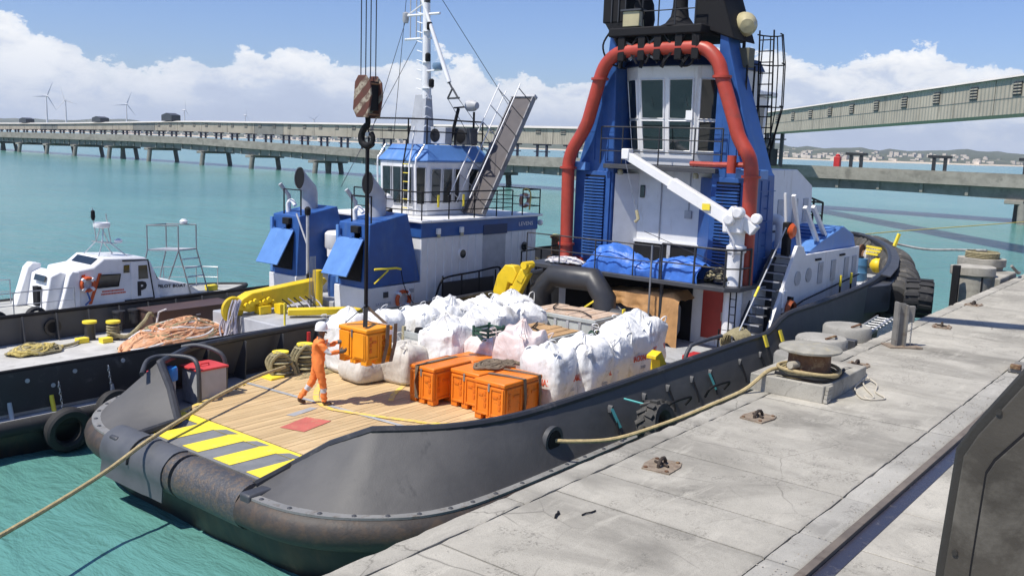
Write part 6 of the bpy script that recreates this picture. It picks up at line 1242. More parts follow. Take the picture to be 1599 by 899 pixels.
MB().bar(apex, (HX, HY, 7.0), .07, .05, (0, 1, 0)).build('pendant', 'hookb', hk)
vd = Vector((cos(R(8)), sin(R(8)), 0)); sdv = Vector((sin(R(8)), -cos(R(8)), 0))    # block faces roughly aft
def bk(u, v, z): q_ = Vector((HX, HY, 0)) + sdv * u + vd * v; return (q_.x, q_.y, z)
stm = bpy.data.materials.new('striped_rust'); stm.use_nodes = True; t = stm.node_tree; bs = t.nodes['Principled BSDF']; tc = nd(t, 'ShaderNodeTexCoord'); K['stripe'] = stm
mpp = nd(t, 'ShaderNodeMapping'); mpp.inputs['Rotation'].default_value = (R(40), R(38), 0); t.links.new(tc.outputs['Object'], mpp.inputs[0]); wv = nd(t, 'ShaderNodeTexWave', wave_type='BANDS', bands_direction='Z'); wv.inputs['Scale'].default_value = 1.35; wv.inputs['Distortion'].default_value = 1.0; wv.inputs['Detail Scale'].default_value = 3.0; t.links.new(mpp.outputs[0], wv.inputs[0])
c = mixc(t, ramp(t, wv.outputs[1], [(.52, 0.), (.58, 1.)]), (.13, .045, .032), (.42, .36, .27)); c = mixc(t, ramp(t, noi(t, tc.outputs['Object'], 9, 6, .7), [(.45, 0.), (.58, .85)]), c, (.10, .045, .032)); t.links.new(c, bs.inputs['Base Color']); bs.inputs['Roughness'].default_value = .8
hexp = [(-.24, 7.72), (-.19, 8.28), (-.1, 8.42), (.1, 8.42), (.22, 8.28), (.25, 8.0), (.17, 7.55), (-.14, 7.55)]
def cheek(v0, v1, name, ma): 
    q = MB(); n = len(hexp); q.v = [bk(u, v, z) for v in (v0, v1) for u, z in hexp]; q.f = [tuple(range(n))[::-1], tuple(range(n, 2 * n))] + [(k, (k + 1) % n, n + (k + 1) % n, n + k) for k in range(n)]; return q.build(name, ma, hk, bevel=.015)
RM = Matrix.Rotation(R(-32), 4, 'Z'); 
cheek(-.21, -.16, 'cheek_plate', 'stripe'); cheek(.16, .21, 'cheek_plate', 'stripe')
MB().prism([(.0, 0)] * 0 + [(-.16, 7.7), (.16, 7.7), (.16, 8.3), (-.16, 8.3)], -.15, .15, 'y').xf(Matrix.Translation((HX, HY, 0)) @ Matrix.Rotation(math.atan2(sdv.y, sdv.x), 4, 'Z')).build('sheave_housing', 'hookb', hk)
MB().cyl(bk(-.02, -.2, 8.0), bk(-.02, .2, 8.0), .07, n=14).build('axle', 'hookb', hk)
for u, z in ((-.17, 7.7), (.15, 7.62), (.16, 8.25), (-.12, 8.3)): MB().cyl(bk(u, -.185, z), bk(u, .185, z), .02, n=8).build('bolt', 'rust', hk)
P = [bk(u, 0, z) for u, z in ((0, 7.58), (0, 7.42), (-.11, 7.30), (-.17, 7.16), (-.14, 7.02), (0, 6.96), (.12, 7.02), (.15, 7.14), (.10, 7.24))]; MB().tube(smooth(P, 4), [.06] * 5 + [.075] * 20 + [.05] * 8, 10).build('hook', 'hookb', hk); MB().cyl(bk(.03, -.06, 7.2), bk(.03, .06, 7.2), .05).build('hook_latch', 'steel', hk)
for u in (-.2, -.07, .06, .2): MB().cyl(bk(u, 0, 8.35), bk(u * 1.0, 0, 26), .013, n=6).build('wire', 'wire', hk)
# ---- blue tarpaulin on the platform
tp = thing('blue_tarpaulin', 'crumpled blue tarpaulin over gear on the tug platform', 'tarpaulin', (24, 14.2, 3.37)); rr = []
for i in range(49):
    y = 16.1 - i * .083; hgt = interp([(12.0, .52), (12.6, .66), (13.2, .62), (14.0, .38), (14.6, .62), (15.2, .86), (15.7, .74), (16.1, .15)], y); row = []
    for j in range(27):
        a = pi * (j / 26); nz = noise.noise((y * 2.1, j * .22, 4)) * .09 + abs(noise.noise((y * 4.2, j * .35, 9))) * .09 - .03
        xx = 23.98 - cos(a) * (.48 + nz * .9) + .05 * noise.noise((y * 3, j * .4, 2)); zz = 3.375 + max(0, (sin(a) ** .55) * hgt + (nz + .04 * sin(y * 11 + j * .5)) * sin(a)); row.append((xx, y, zz))
    rr.append(row)
MB().grid(rr).build('sheet', 'tarpb', tp, ang=70)
rope_heap('hose_heap', 'black hoses piled at the right end of the blue tarpaulin', 24.0, 11.75, 3.37, .35, .5, .4, 20, .035, ['hookb', 'ropeg'], 55)
rope_heap('grey_hose_pile', 'pale grey cords heaped on the platform left of the tarpaulin', 23.95, 17.0, 3.37, .4, .85, .22, 34, .025, ['ropew', 'ropel', 'ropew'], 57)
# ---- tan tarpaulin over the winch below
tt = thing('tan_tarpaulin', 'tan canvas cover hung over the winch under the platform', 'tarpaulin', (23.9, 13.9, 1.35)); rr = []
for i in range(45):
    y = 15.35 - i * .06; row = []
    for j in range(22):
        t2_ = j / 21; base = 2.98 - .08 * (y - 13) - (.0 if y > 12.95 else (12.95 - y) * 1.0)
        fold = .06 * sin(y * 9 + 1.5 * noise.noise((y, j * .1, 2))) + .05 * noise.noise((y * 3, j * .3, 5)); drop = interp([(12.7, 1.55), (13.3, 1.35), (13.6, .62), (14.6, .42), (15.35, .34)], y)
        if t2_ < .4: xx = 24.55 - t2_ / .4 * .95; zz = base + .05 * noise.noise((y * 2, j * .4, 8))
        else: k = (t2_ - .4) / .6; xx = 23.6 - .06 * k + fold * k; zz = base - k * drop * (1 + .2 * noise.noise((y * 2.5, 0, 0)))
        row.append((xx, y, zz))
    rr.append(row)
MB().plate(rr, .012).build('sheet', 'tarpt', tt, ang=60); MB().lathe([(.0, -1.0), (.62, -1.0), (.62, -.92), (.35, -.9), (.35, .9), (.62, .92), (.62, 1.0), (0, 1.0)], (24.15, 14.2, 2.05), 20, 'y').build('winch_drum', 'lgrey', tt)
MB().prism([(13.4, 1.35), (14.9, 1.35), (14.9, 2.4), (14.2, 2.0)], 23.62, 23.66, 'x').build('guard_plate', 'lgrey', tt)
# ---- black padded arch (towing gob frame)
ar = thing('black_arch', 'thick black chamfered arch standing behind the timber lidded bin', 'arch', (23.0, 16.0, 1.3))
P = [(22.95, 17.25, 1.3), (22.95, 17.25, 2.62), (23.0, 16.75, 3.12), (23.0, 15.3, 3.15), (22.95, 14.85, 2.66), (22.95, 14.85, 1.3)]; MB().tube(P, .37, 12).build('arch', mat('arch_rubber', (.035, .036, .04), .42, dirt=(.06, .06, .062), dirt_amt=.3, bump=.1), ar, ang=40)
for y in (17.75, 14.3): MB().lathe([(0, -.28), (.22, -.26), (.26, -.1), (.26, .2), (0, .2)], (22.9, y, 2.15), 16, 'y').build('side_roller', 'dgrey', ar)
MB().box(22.75, 22.9, 14.05, 14.1, 1.9, 2.45).build('yellow_end', 'yel2', ar, bevel=.02); MB().box(22.85, 23.1, 15.3, 16.8, 1.6, 2.0).build('crossbar', 'dgrey', ar); MB().bar((22.7, 15.35, 2.35), (22.7, 15.0, 2.6), .12, .05).build('yellow_tag', 'yel2', ar)
# ---- yellow folded arms
ya_ = thing('yellow_crane_arm', 'yellow folded crane arms rising behind the white bags', 'crane', (22.8, 18.5, 1.3))
MB().prism([(19.15, 1.6), (18.75, 2.95), (18.45, 3.3), (18.1, 3.3), (17.95, 3.05), (18.1, 2.7), (18.3, 2.75), (18.6, 1.6)], 22.6, 22.95, 'x').build('lower_arm', 'yellow', ya_, bevel=.03)
MB().bar((22.5, 18.35, 1.6), (22.6, 17.55, 3.2), .30, .34).build('upper_arm', 'yellow', ya_, bevel=.03); MB().bar((22.5, 17.72, 2.85), (22.55, 17.42, 3.45), .2, .22).build('arm_head', 'yellow', ya_, bevel=.02); MB().lathe([(0, -.22), (.12, -.22), (.12, .22), (0, .22)], (22.55, 17.48, 3.4), 14, 'x').build('pin', 'yellow', ya_)
MB().cyl((22.45, 18.3, 2.0), (22.5, 17.85, 2.85), .06).build('ram', 'steel', ya_); MB().cyl((22.42, 18.1, 2.35), (22.45, 17.95, 2.65), .1).build('ram_body', 'yellow', ya_); MB().cyl((22.8, 18.6, 1.25), (22.8, 18.6, 1.75), .35).build('base', 'dgrey', ya_)
bo = thing('yellow_cap_bollard', 'yellow topped bollard standing behind the back heap of bags', 'bollard', (21.2, 18.4, 1.25)); MB().lathe([(.2, 0), (.17, .1), (.17, .85), (.22, .9)], (21.2, 18.35, 1.22), 16).build('post', 'hookb', bo); MB().lathe([(.24, .9), (.24, 1.02), (0, 1.03)], (21.2, 18.35, 1.22), 18).build('cap', 'yel2', bo)
# ---- white deck crane
wc = thing('white_deck_crane', 'white pedestal crane with boom slanting across the blue tower', 'crane', (24.1, 11.3, 1.3))
MB().lathe([(.26, 0), (.26, 1.95), (.23, 2.05), (.23, 3.0), (.28, 3.05), (.28, 3.2), (.21, 3.25), (.21, 3.65)], (24.1, 11.28, 1.28), 22).build('pedestal', 'white2', wc)
MB().box(23.75, 24.45, 11.0, 11.6, 4.86, 5.3).build('slew_head', 'white2', wc, bevel=.05)
d = (Vector((23.85, 14.95, 6.98)) - Vector((24.0, 11.35, 5.2))); A0 = Vector((24.0, 11.35, 5.15)); 
MB().bar(A0, A0 + d * .56, .3, .34).build('boom', 'white2', wc, bevel=.02); MB().bar(A0 + d * .5, A0 + d, .22, .25).build('boom_extension', 'white2', wc, bevel=.015)
MB().box(-.14, .14, -.2, .06, -.16, .16, Matrix.Translation(A0 + d)).build('boom_tip', 'white2', wc, bevel=.03)
for q_ in ((23.7, 11.1, 5.45), (23.72, 11.35, 5.25)): MB().lathe([(0, -.14), (.16, -.14), (.16, .14), (0, .14)], q_, 16, 'x').build('motor', 'white2', wc, bevel=.045)
MB().bar((24.0, 11.5, 5.5), (24.1, 10.75, 4.95), .4, .3).build('counter_arm', 'white2', wc, bevel=.03); MB().lathe([(0, -.1), (.15, -.1), (.15, .1), (0, .1)], (24.0, 10.7, 5.3), 14, 'x').build('winch', 'white2', wc, bevel=.04); MB().tube(smooth([(23.8, 11.5, 5.4), (23.65, 11.4, 5.0), (23.75, 11.2, 4.6), (23.82, 11.25, 4.2)], 5), .03, 6).build('hose', 'white2', wc)
bm_ = A0 + d * .22; MB().box(-.012, .012, -.12, .12, -.09, .09, Matrix.Translation(bm_ + Vector((-.185, 0, 0)))).build('load_plate', 'yel2', wc)
MB().cyl(A0 + d * .98 + Vector((-.1, 0, -.15)), (23.6, 14.3, 5.25), .008, n=5).build('hook_wire', 'steel', wc); MB().tube([(23.6, 14.3, 5.3), (23.6, 14.22, 5.05), (23.6, 14.32, 4.95)], .05, 8).build('hook', 'lens', wc); MB().cyl((23.6, 14.0, 4.7), (24.0, 11.6, 3.9), .01, n=5).build('tag_wire', 'wire', wc)
# ---- port quarter: rope-wrapped bitts, hoops, red-topped locker, blue vent
for i, (x, y, hh, lb) in enumerate(((13.6, 18.05, .62, 'left of two rope wrapped bitts by the port bulwark'), (14.3, 18.0, .72, 'right of two rope wrapped bitts by the port bulwark'))):
    t_ = thing('rope_bitt', lb, 'bollard', (x, y, 1.22), 0, 'rope wrapped bitts'); MB().lathe([(.22, 0), (.19, .05), (.19, hh), (.23, hh + .05)], (x, y, 1.22), 18).build('post', 'hookb', t_); MB().lathe([(.2, 0), (.2, .05), (0, .06)], (x, y, 1.22 + hh + .05), 18).build('cap', 'yel2', t_)
    n_ = 7
    for k in range(n_): MB().lathe([(.19 + .012 * (k % 2), -.045), (.27 + .03 * sin(k * 2), 0), (.19, .045)], (x + .02 * sin(k * 3), y, 1.34 + k * hh / n_ * .98), 20, 'z', True).build('rope_turn', 'ropeg', t_)
    for k in range(3): MB().tube(smooth([(x - .27, y - .1, 1.35), (x - .3, y - .05 + .1 * k, 1.7), (x - .1, y - .2 + .1 * k, 1.3 + hh), (x + .2, y - .2, 1.6), (x + .25, y - .28, 1.3)], 5), .042, 7).build('rope_loop', 'ropeg', t_)
rope_heap('loose_rope', 'loose olive rope lying on deck beside the rope wrapped bitts', 14.4, 17.55, 1.24, 1.0, .3, .1, 9, .042, ['ropeg', 'rope'], 61, R(5), .9)
MB().box(13.1, 13.5, 17.75, 18.3, 1.22, 1.4).build('bitt_base', 'yel2', tug, bevel=.02)
def hoop(pts, lb):
    o = MB().tube(smooth(pts, 5), .05, 10).build('guard_hoop', 'dgrey'); return tag(o, lb, 'guard rail', 'guard hoops at the stern')
hoop([(9.7, 17.5, 2.15), (10.1, 17.95, 2.3), (10.5, 18.0, 2.32), (10.85, 17.6, 2.3), (10.9, 17.35, 2.15), (10.9, 17.3, 1.6), (10.9, 17.3, 1.23)], 'bent dark guard hoop left of the red topped locker')
hoop([(11.3, 18.6, 2.3), (11.5, 18.3, 2.36), (11.65, 17.8, 2.3), (11.75, 17.62, 2.1), (11.75, 17.6, 1.6), (11.75, 17.6, 1.23)], 'bent dark guard hoop right of the red topped locker')
lk = thing('deck_locker', 'grey steel locker with red lid by the stern wing', 'locker', (11.3, 17.75, 1.22)); MB().box(10.98, 11.68, 17.45, 18.1, 1.22, 1.98).build('body', 'lgrey', lk, bevel=.01); MB().box(10.94, 11.72, 17.41, 18.14, 1.981, 2.03).build('lid', mat('red_lid', (.58, .06, .06), .5), lk, bevel=.01); MB().tube([(11.2, 17.7, 2.03), (11.2, 17.7, 2.08), (11.4, 17.7, 2.08), (11.4, 17.7, 2.03)], .015, 6).build('handle', 'redp', lk)
bv = thing('blue_cap_vent', 'small grey vent post with bright blue cap at the stern', 'vent', (10.5, 17.75, 1.22)); MB().cyl((10.5, 17.75, 1.22), (10.5, 17.75, 1.85), .1, n=14).build('post', 'lgrey', bv); MB().lathe([(.1, .6), (.15, .62), (.15, .85), (.13, .9), (0, .9)], (10.5, 17.75, 1.22), 16).build('cap', mat('cap_blue', (.03, .22, .62), .35), bv)
MB().cyl((10.35, 18.35, 1.3), (10.35, 18.35, 1.95), .06).build('red_valve_post', 'redp', tug); MB().cyl((14.9, 18.6, 1.9), (14.9, 18.6, 2.15), .05).build('red_valve_post', 'redp', tug)
# starboard bulwark pieces: yellow-capped pots, yellow bracket, bent tube, coil
for i, (x, lb) in enumerate(((14.55, 'white and yellow capped pot by the bulwark under the crates'), (15.75, 'yellow capped pot by the bulwark beside the first bag'))):
    t_ = thing('capped_pot', lb, 'pot', (x, 10.75, 1.22)); MB().lathe([(.2, 0), (.2, .42), (.23, .44), (.23, .5)], (x, 10.85, 1.22), 18).build('pot', 'bagb' if i == 0 else 'lgrey', t_); MB().lathe([(.19, .5), (.17, .54), (0, .55)], (x, 10.85, 1.22), 18).build('cap', 'yel2', t_)
yb_ = thing('yellow_bracket', 'angled yellow plate bracket above the starboard cap rail', 'bracket', (18.6, 10.4, 1.25)); MB().prism([(18.2, 2.42), (18.45, 2.5), (18.75, 2.12), (18.75, 1.9), (18.4, 1.9), (18.42, 2.3), (18.2, 2.34)], 10.3, 10.55, 'y').build('plate', 'yellow', yb_, bevel=.01); MB().box(18.42, 18.72, 10.32, 10.52, 1.22, 1.9).build('leg', 'yellow', yb_)
hoop([(19.7, 10.35, 1.25), (19.7, 10.35, 2.05), (19.9, 10.35, 2.35), (20.2, 10.35, 2.42), (21.6, 10.35, 2.42)], 'bent dark tube rail inside the starboard bulwark by the bags')
MB().box(20.3, 20.9, 10.5, 10.75, 1.9, 2.05).build('red_box', 'redp', tug, bevel=.01)
rc = thing('hung_rope_coil', 'olive rope coil hung at the stair foot', 'rope', (22.9, 10.6, 1.9))
for k in range(9): MB().lathe([(.22 + .01 * k, -.03), (.27 + .01 * k, 0), (.22 + .01 * k, .03)], (22.6 + .08 * k, 10.6 - .02 * (k % 3), 2.05), 22, 'x', True).build('turn', 'ropeg', rc)
# mooring line aft
def rope(name, label, pts, r, ma, k=6): return tag(MB().tube(smooth(pts, k), r, 8).build(name, ma), label, 'rope')
rope('mooring_rope', 'tan mooring rope running from the bitts over the stern to the lower left', [(13.5, 17.75, 1.62), (12.2, 17.1, 1.72), (10.6, 16.35, 1.68), (9.9, 16.0, 1.6), (8.6, 15.4, 1.46), (7.4, 14.9, 1.22), (5.5, 14.15, 1.0), (2.0, 12.6, .85)], .04, 'rope')
rope('quay_rope', 'yellowish rope from the tug hawse hole up to the quay bollard', [(13.35, 9.65, 1.72), (13.55, 9.3, 1.73), (14.1, 8.7, 1.80), (14.9, 8.0, 2.12), (15.45, 7.5, 2.42), (16.0, 7.12, 2.68), (16.45, 6.9, 2.99), (16.75, 6.8, 3.03)], .038, 'rope')

# ================================================================ WORKER
def worker(x, y, z, rz):
    t_ = thing('person', 'worker in orange coverall and white helmet steadying the hanging crate', 'person', (x, y, z), rz)
    J = {'pel': ((0, 0, .93), (.135, .15)), 'sp': ((.01, 0, 1.10), (.125, .15)), 'ch': ((.03, 0, 1.30), (.13, .18)), 'up': ((.045, 0, 1.42), (.105, .15)), 'nk': ((.07, 0, 1.50), (.06, .06)), 'jw': ((.095, 0, 1.575), (.078, .07)), 'hd': ((.085, 0, 1.66), (.10, .085)), 'hp': ((.08, 0, 1.72), (.075, .07)),
         'sr': ((.04, -.19, 1.40), (.085, .085)), 'er': ((.20, -.27, 1.20), (.062, .062)), 'wr': ((.44, -.20, 1.22), (.048, .048)), 'sl': ((.06, .19, 1.41), (.085, .085)), 'el': ((.26, .24, 1.27), (.062, .062)), 'wl': ((.49, .15, 1.36), (.048, .048)),
         'hr': ((.01, -.10, .86), (.115, .105)), 'kr': ((.10, -.11, .50), (.082, .082)), 'ar': ((.13, -.11, .13), (.068, .068)), 'br': ((.12, -.11, .055), (.05, .055)), 'tr': ((.30, -.12, .04), (.04, .05)),
         'hl': ((-.01, .10, .86), (.115, .105)), 'kl': ((-.10, .11, .50), (.082, .082)), 'al': ((-.36, .11, .17), (.068, .068)), 'bl': ((-.40, .11, .085), (.05, .055)), 'tl': ((-.24, .12, .04), (.04, .05))}
    E_ = [('pel', 'sp'), ('sp', 'ch'), ('ch', 'up'), ('up', 'nk'), ('nk', 'jw'), ('jw', 'hd'), ('hd', 'hp'), ('up', 'sr'), ('sr', 'er'), ('er', 'wr'), ('up', 'sl'), ('sl', 'el'), ('el', 'wl'), ('pel', 'hr'), ('hr', 'kr'), ('kr', 'ar'), ('ar', 'br'), ('br', 'tr'), ('pel', 'hl'), ('hl', 'kl'), ('kl', 'al'), ('al', 'bl'), ('bl', 'tl')]
    ks = list(J); me = bpy.data.meshes.new('body_cage'); me.from_pydata([J[k][0] for k in ks], [(ks.index(a), ks.index(b)) for a, b in E_], [])
    o = bpy.data.objects.new('body_cage', me); COL.objects.link(o); sk = o.modifiers.new('skin', 'SKIN'); sk.use_smooth_shade = True
    for i, k in enumerate(ks): me.skin_vertices[0].data[i].radius = J[k][1]; me.skin_vertices[0].data[i].use_root = (k == 'pel')
    sb_ = o.modifiers.new('sub', 'SUBSURF'); sb_.levels = 2; sb_.render_levels = 2
    dg = bpy.context.evaluated_depsgraph_get(); bm_ = bpy.data.meshes.new_from_object(o.evaluated_get(dg)); bpy.data.objects.remove(o)
    for m_ in ('suit', 'skin', 'boot', 'refl'): bm_.materials.append(K[m_])
    def seg(p_, a, b): a, b = Vector(a), Vector(b); t2_ = max(0, min(1, (p_ - a).dot(b - a) / (b - a).length_squared)); return (p_ - a.lerp(b, t2_)).length, t2_
    for v in bm_.vertices:                                   # cloth creases
        if .15 < v.co.z < 1.42: v.co += v.normal * (noise.noise(v.co * 13) * .016 + .008 * sin(v.co.z * 60 + v.co.x * 20))
    for f in bm_.polygons:
        c = f.center; k = 0
        if c.z > 1.485 and abs(c.y) < .13: k = 1
        elif c.z < .105 or (c.x < -.28 and c.z < .15): k = 2
        else:
            for a, b, lo, hi in (('kr', 'ar', .28, .50), ('kl', 'al', .28, .50), ('er', 'wr', -.1, .16), ('el', 'wl', -.1, .16)):
                d_, t2_ = seg(c, J[a][0], J[b][0])
                if d_ < .12 and lo < t2_ < hi: k = 3
        f.material_index = k; f.use_smooth = True
    ob_ = bpy.data.objects.new('body', bm_); COL.objects.link(ob_); ob_.parent = t_
    def loc(q, n_, ma, **kw): o_ = q.build(n_, ma, None, **kw); o_.parent = t_; return o_
    hl = loc(MB().lathe([(.135, 1.665), (.137, 1.70), (.13, 1.76), (.105, 1.815), (.06, 1.845), (0, 1.852)], (.075, 0, 0), 24), 'helmet', 'helmet'); br = loc(MB().lathe([(.12, 1.668), (.146, 1.66), (.146, 1.667), (.12, 1.676)], (0, 0, 0), 24, 'z', True).xf(Matrix.Translation((.10, 0, 0)) @ Matrix.Diagonal((1.16, .96, 1, 1))), 'helmet_brim', 'helmet')
    loc(MB().lathe([(0, 0), (.018, .004), (.014, .02), (0, .035)], (0, 0, 0), 8, 'x').xf(Matrix.Translation((.172, 0, 1.60))), 'nose', 'skin')
    for s in (-1, 1):
        loc(MB().lathe([(0, -.008), (.03, -.006), (.034, .006), (0, .01)], (.075, s * .087, 1.60), 10, 'y'), 'ear', 'skin'); loc(MB().lathe([(0, -.006), (.012, 0), (0, .006)], (.172, s * .035, 1.625), 8, 'x'), 'eye', 'text')
    loc(MB().box(.165, .176, -.028, .028, 1.548, 1.556), 'mouth', 'reddoor'); loc(MB().box(.15, .185, -.07, .07, 1.607, 1.64), 'safety_glasses', 'hookb', bevel=.01)
    for s, w, dr_ in ((-1, Vector(J['wr'][0]), Vector((.97, .12, .1))), (1, Vector(J['wl'][0]), Vector((.97, -.15, .15)))):
        dr_ = dr_.normalized(); sd_ = dr_.cross(Vector((0, 0, 1))).normalized(); up_ = sd_.cross(dr_); q = MB(); c = w + dr_ * .03
        q.tube([w - dr_ * .05, w, c + dr_ * .04, c + dr_ * .075], [.047, .045, .05, .043], 10)
        for k, ln in enumerate((.062, .076, .072, .056)):
            b0 = c + dr_ * .06 + up_ * (.033 - .022 * k); q.tube([b0, b0 + dr_ * ln * .55 - sd_ * s * .0, b0 + dr_ * ln * .85 + up_ * .012, b0 + dr_ * ln + up_ * .03], [.0125, .012, .011, .009], 6)
        b0 = c + up_ * .035; q.tube([b0, b0 + up_ * .035 + dr_ * .02, b0 + up_ * .05 + dr_ * .055], [.015, .0135, .011], 6); loc(q, 'glove', 'glove')
    return t_
worker(12.60, 15.42, TZ - .008, R(-34))
# ================================================================ QUAY FURNITURE
pl = thing('bollard_plinth', 'low broken edged concrete plinth under the rusty quay bollard', 'plinth', (17.5, 6.4, QZ)); MB().prism([(16.4, 7.2), (16.42, 5.78), (16.6, 5.74), (18.7, 5.75), (18.7, 7.2)], QZ - .01, 2.93, 'z').build('slab', 'conc', pl, bevel=.02)
for k in range(4): MB().box(16.42 + k * .02, 16.62 + .03 * k, 5.70, 5.76, QZ + .02 + k * .075, QZ + .085 + k * .075).jig(.015, 9, k).build('broken_edge', 'conc', pl)
qb = thing('quay_bollard', 'big rusty mushroom bollard with wide concrete grey cap', 'bollard', (17.0, 6.3, 2.93))
MB().lathe([(.46, 0), (.43, .05), (.40, .12), (.39, .40), (.41, .46), (.44, .48)], (17.0, 6.3, 2.93), 32).build('drum', 'rust', qb)
MB().lathe([(.40, .47), (.52, .485), (.58, .51), (.585, .545), (.55, .575), (.3, .60), (0, .605)], (17.0, 6.3, 2.93), 40).jig(.008, 5, 1).build('cap', mat('cap_cement', (.30, .285, .24), .85, var=.2, scale=4, dirt=(.42, .36, .22), dirt_amt=.3, dscale=5, bump=.5), qb); MB().cyl((16.62, 6.38, 3.20), (16.40, 6.44, 3.21), .07, n=14).build('stub', mat('stub_cement', (.42, .38, .3), .8), qb)
for k in range(3):
    P = [(17.0 + (.50 + .035 * k + .02 * sin(a * 3)) * cos(a), 6.3 + (.50 + .035 * k) * sin(a), 2.985 + .05 * k + .02 * sin(2 * a + k)) for a in [2 * pi * i / 28 for i in range(28)]]; MB().tube(P, .034, 8, True).build('rope_turn', 'rope' if k != 1 else 'ropeg', qb)
tag(MB().tube(smooth([(16.5, 6.75, 3.0), (16.48, 6.2, 3.0), (16.6, 5.85, 2.99), (17.2, 5.8, 2.97), (17.8, 5.9, 2.98)], 6), .035, 8).build('black_hose', 'hookb'), 'black hose lying along the front of the bollard plinth', 'hose')
tag(MB().tube(smooth([(17.5, 6.0, 2.97), (18.2, 5.95, 2.96), (18.75, 5.75, 2.75), (18.0, 5.72, 2.63), (17.3, 5.36, 2.625), (17.5, 5.2, 2.625), (18.2, 5.6, 2.63), (18.95, 5.9, 2.66), (18.6, 5.5, 2.63), (17.95, 5.3, 2.625), (17.6, 5.02, 2.625), (17.3, 5.2, 2.625), (17.4, 5.35, 2.64)], 6), .016, 6).build('thin_line', mat('line_cream', (.5, .46, .38), .9)), 'thin white line curled on the quay beside the bollard plinth', 'rope')
for i, (x, y, rz, lb) in enumerate(((11.33, 6.21, 8, 'rusty square pad eye plate nearest the viewer on the quay'), (14.69, 6.25, -5, 'rusty pad eye plate between the nearest one and the bollard'), (20.04, 6.37, 4, 'rusty pad eye plate just past the bollard'), (26.6, 6.3, 10, 'rusty pad eye plate lying in the dark shadow on the quay'), (31.5, 6.6, -6, 'rusty pad eye plate farthest along the quay'))):
    t_ = thing('pad_eye', lb, 'pad eye', (x, y, QZ), 0, 'pad eyes set in the quay'); M_ = Matrix.Translation((x, y, QZ)) @ Matrix.Rotation(R(rz), 4, 'Z'); k = .82
    MB().prism([(-.34 * k, -.22), (.1, -.25), (.34 * k, -.2), (.33 * k, .22), (-.05, .25), (-.33 * k, .2)], -.005, .022, 'z').xf(M_).build('plate', 'padr', t_)
    MB().tube([(-.13, 0, .01), (-.13, 0, .06), (-.08, 0, .11), (0, 0, .125), (.08, 0, .11), (.13, 0, .06), (.13, 0, .01)], .028, 8).xf(M_).build('eye', mat('eye_iron', (.05, .035, .025), .8), t_); MB().tube([(-.05, -.12, .04), (0, .02, .06), (.06, .13, .04)], .02, 6).xf(M_).build('shackle', mat('eye_iron', (.05, .035, .025)), t_)
    for sx_ in (-1, 1):
        for sy_ in (-1, 1): MB().lathe([(.03, 0), (.03, .02), (0, .025)], (0, 0, 0), 6).xf(M_ @ Matrix.Translation((sx_ * .22, sy_ * .16, .02))).build('nut', 'rust', t_)
hp = thing('steel_post', 'weathered upright steel post with hanging chain on the quay edge', 'post', (23.0, 6.3, QZ)); M_ = Matrix.Translation((23.0, 6.3, QZ)) @ Matrix.Rotation(R(-48), 4, 'Z')
K['wsteel'] = mat('weathered_steel', (.20, .19, .17), .7, var=.25, dirt=(.1, .06, .04), dirt_amt=.3, dscale=4)
MB().prism([(-.17, 0), (.0, 0), (-.0, 1.05), (-.2, 1.07)], -.03, .03, 'y').xf(M_).build('web', 'wsteel', hp); MB().box(-.22, -.17, -.11, .11, 0, 1.08).xf(M_).build('flange', 'wsteel', hp); MB().box(-.0, .05, -.11, .11, .02, 1.02).xf(M_).build('flange', 'wsteel', hp); MB().box(.05, .24, -.04, .04, .6, 1.0).xf(M_).build('arm', 'wsteel', hp, bevel=.02); MB().box(-.4, .4, -.26, .26, -.005, .03).xf(M_).build('base_plate', 'padr', hp)
for k in range(14): MB().lathe([(.012, -.008), (.024, 0), (.012, .008)], (0, 0, 0), 6, 'x' if k % 2 else 'y', True).xf(M_ @ Matrix.Translation((.17 + .01 * (k % 2), -.05, .58 - k * .04)) @ Matrix.Diagonal((1, 1, 1.4, 1))).build('chain_link', 'steel', hp)
def fblock(x, y, r_, zt, lb, panel=True, two=False):
    t_ = thing('fender_block', lb, 'fender', (x, y, 0), 0, 'concrete fender blocks on the quay wall')
    MB().lathe([(r_ * .95, -2), (r_ * .95, zt - .35), (r_, zt - .34), (r_, zt - .05), (r_ * .94, zt), (0, zt + .02)], (x, y, 0), 30).jig(.012, 3, x).build('drum', 'concw', t_)
    MB().box(x - r_, x + r_, 6.9, y, -2, zt - .35).build('stem', 'conc', t_)
    if panel: MB().box(x + r_ + .05, x + r_ + .25, y - .6, y + .75, -1, zt - .1).build('rubber_panel', 'dgrey', t_, bevel=.02)
    MB().tube([(x - .3, y - .2, zt + .02), (x - .1, y - .35, zt + .09), (x + .15, y - .3, zt + .04)], .03, 6).build('ring', 'rust', t_); return t_
fblock(20.7, 8.0, .5, 2.5, 'low concrete fender drum just behind the rusty bollard', False); fblock(22.3, 8.0, .62, 2.66, 'round concrete fender drum with dark rubber panel beyond the bollard'); fblock(24.4, 8.1, .62, 2.66, 'pale concrete fender drum farthest behind the bollard', False)
d_ = thing('mooring_dolphin', 'worn concrete dolphin with black timber face at the quay edge', 'dolphin', (40, 8.2, 0))
MB().lathe([(.72, -3), (.72, 2.7), (.8, 2.75), (.8, 3.05), (0, 3.1)], (38.9, 8.3, 0), 26).jig(.05, 2, 4).build('drum', 'conc', d_); MB().lathe([(.8, -3), (.8, 2.8), (.9, 2.85), (.9, 3.15), (0, 3.18)], (41.6, 8.6, 0), 26).jig(.03, 2, 5).build('drum', 'conc', d_); MB().box(38.8, 41.8, 7.3, 8.6, -3, 2.7).build('cap_beam', 'conc', d_, bevel=.05)
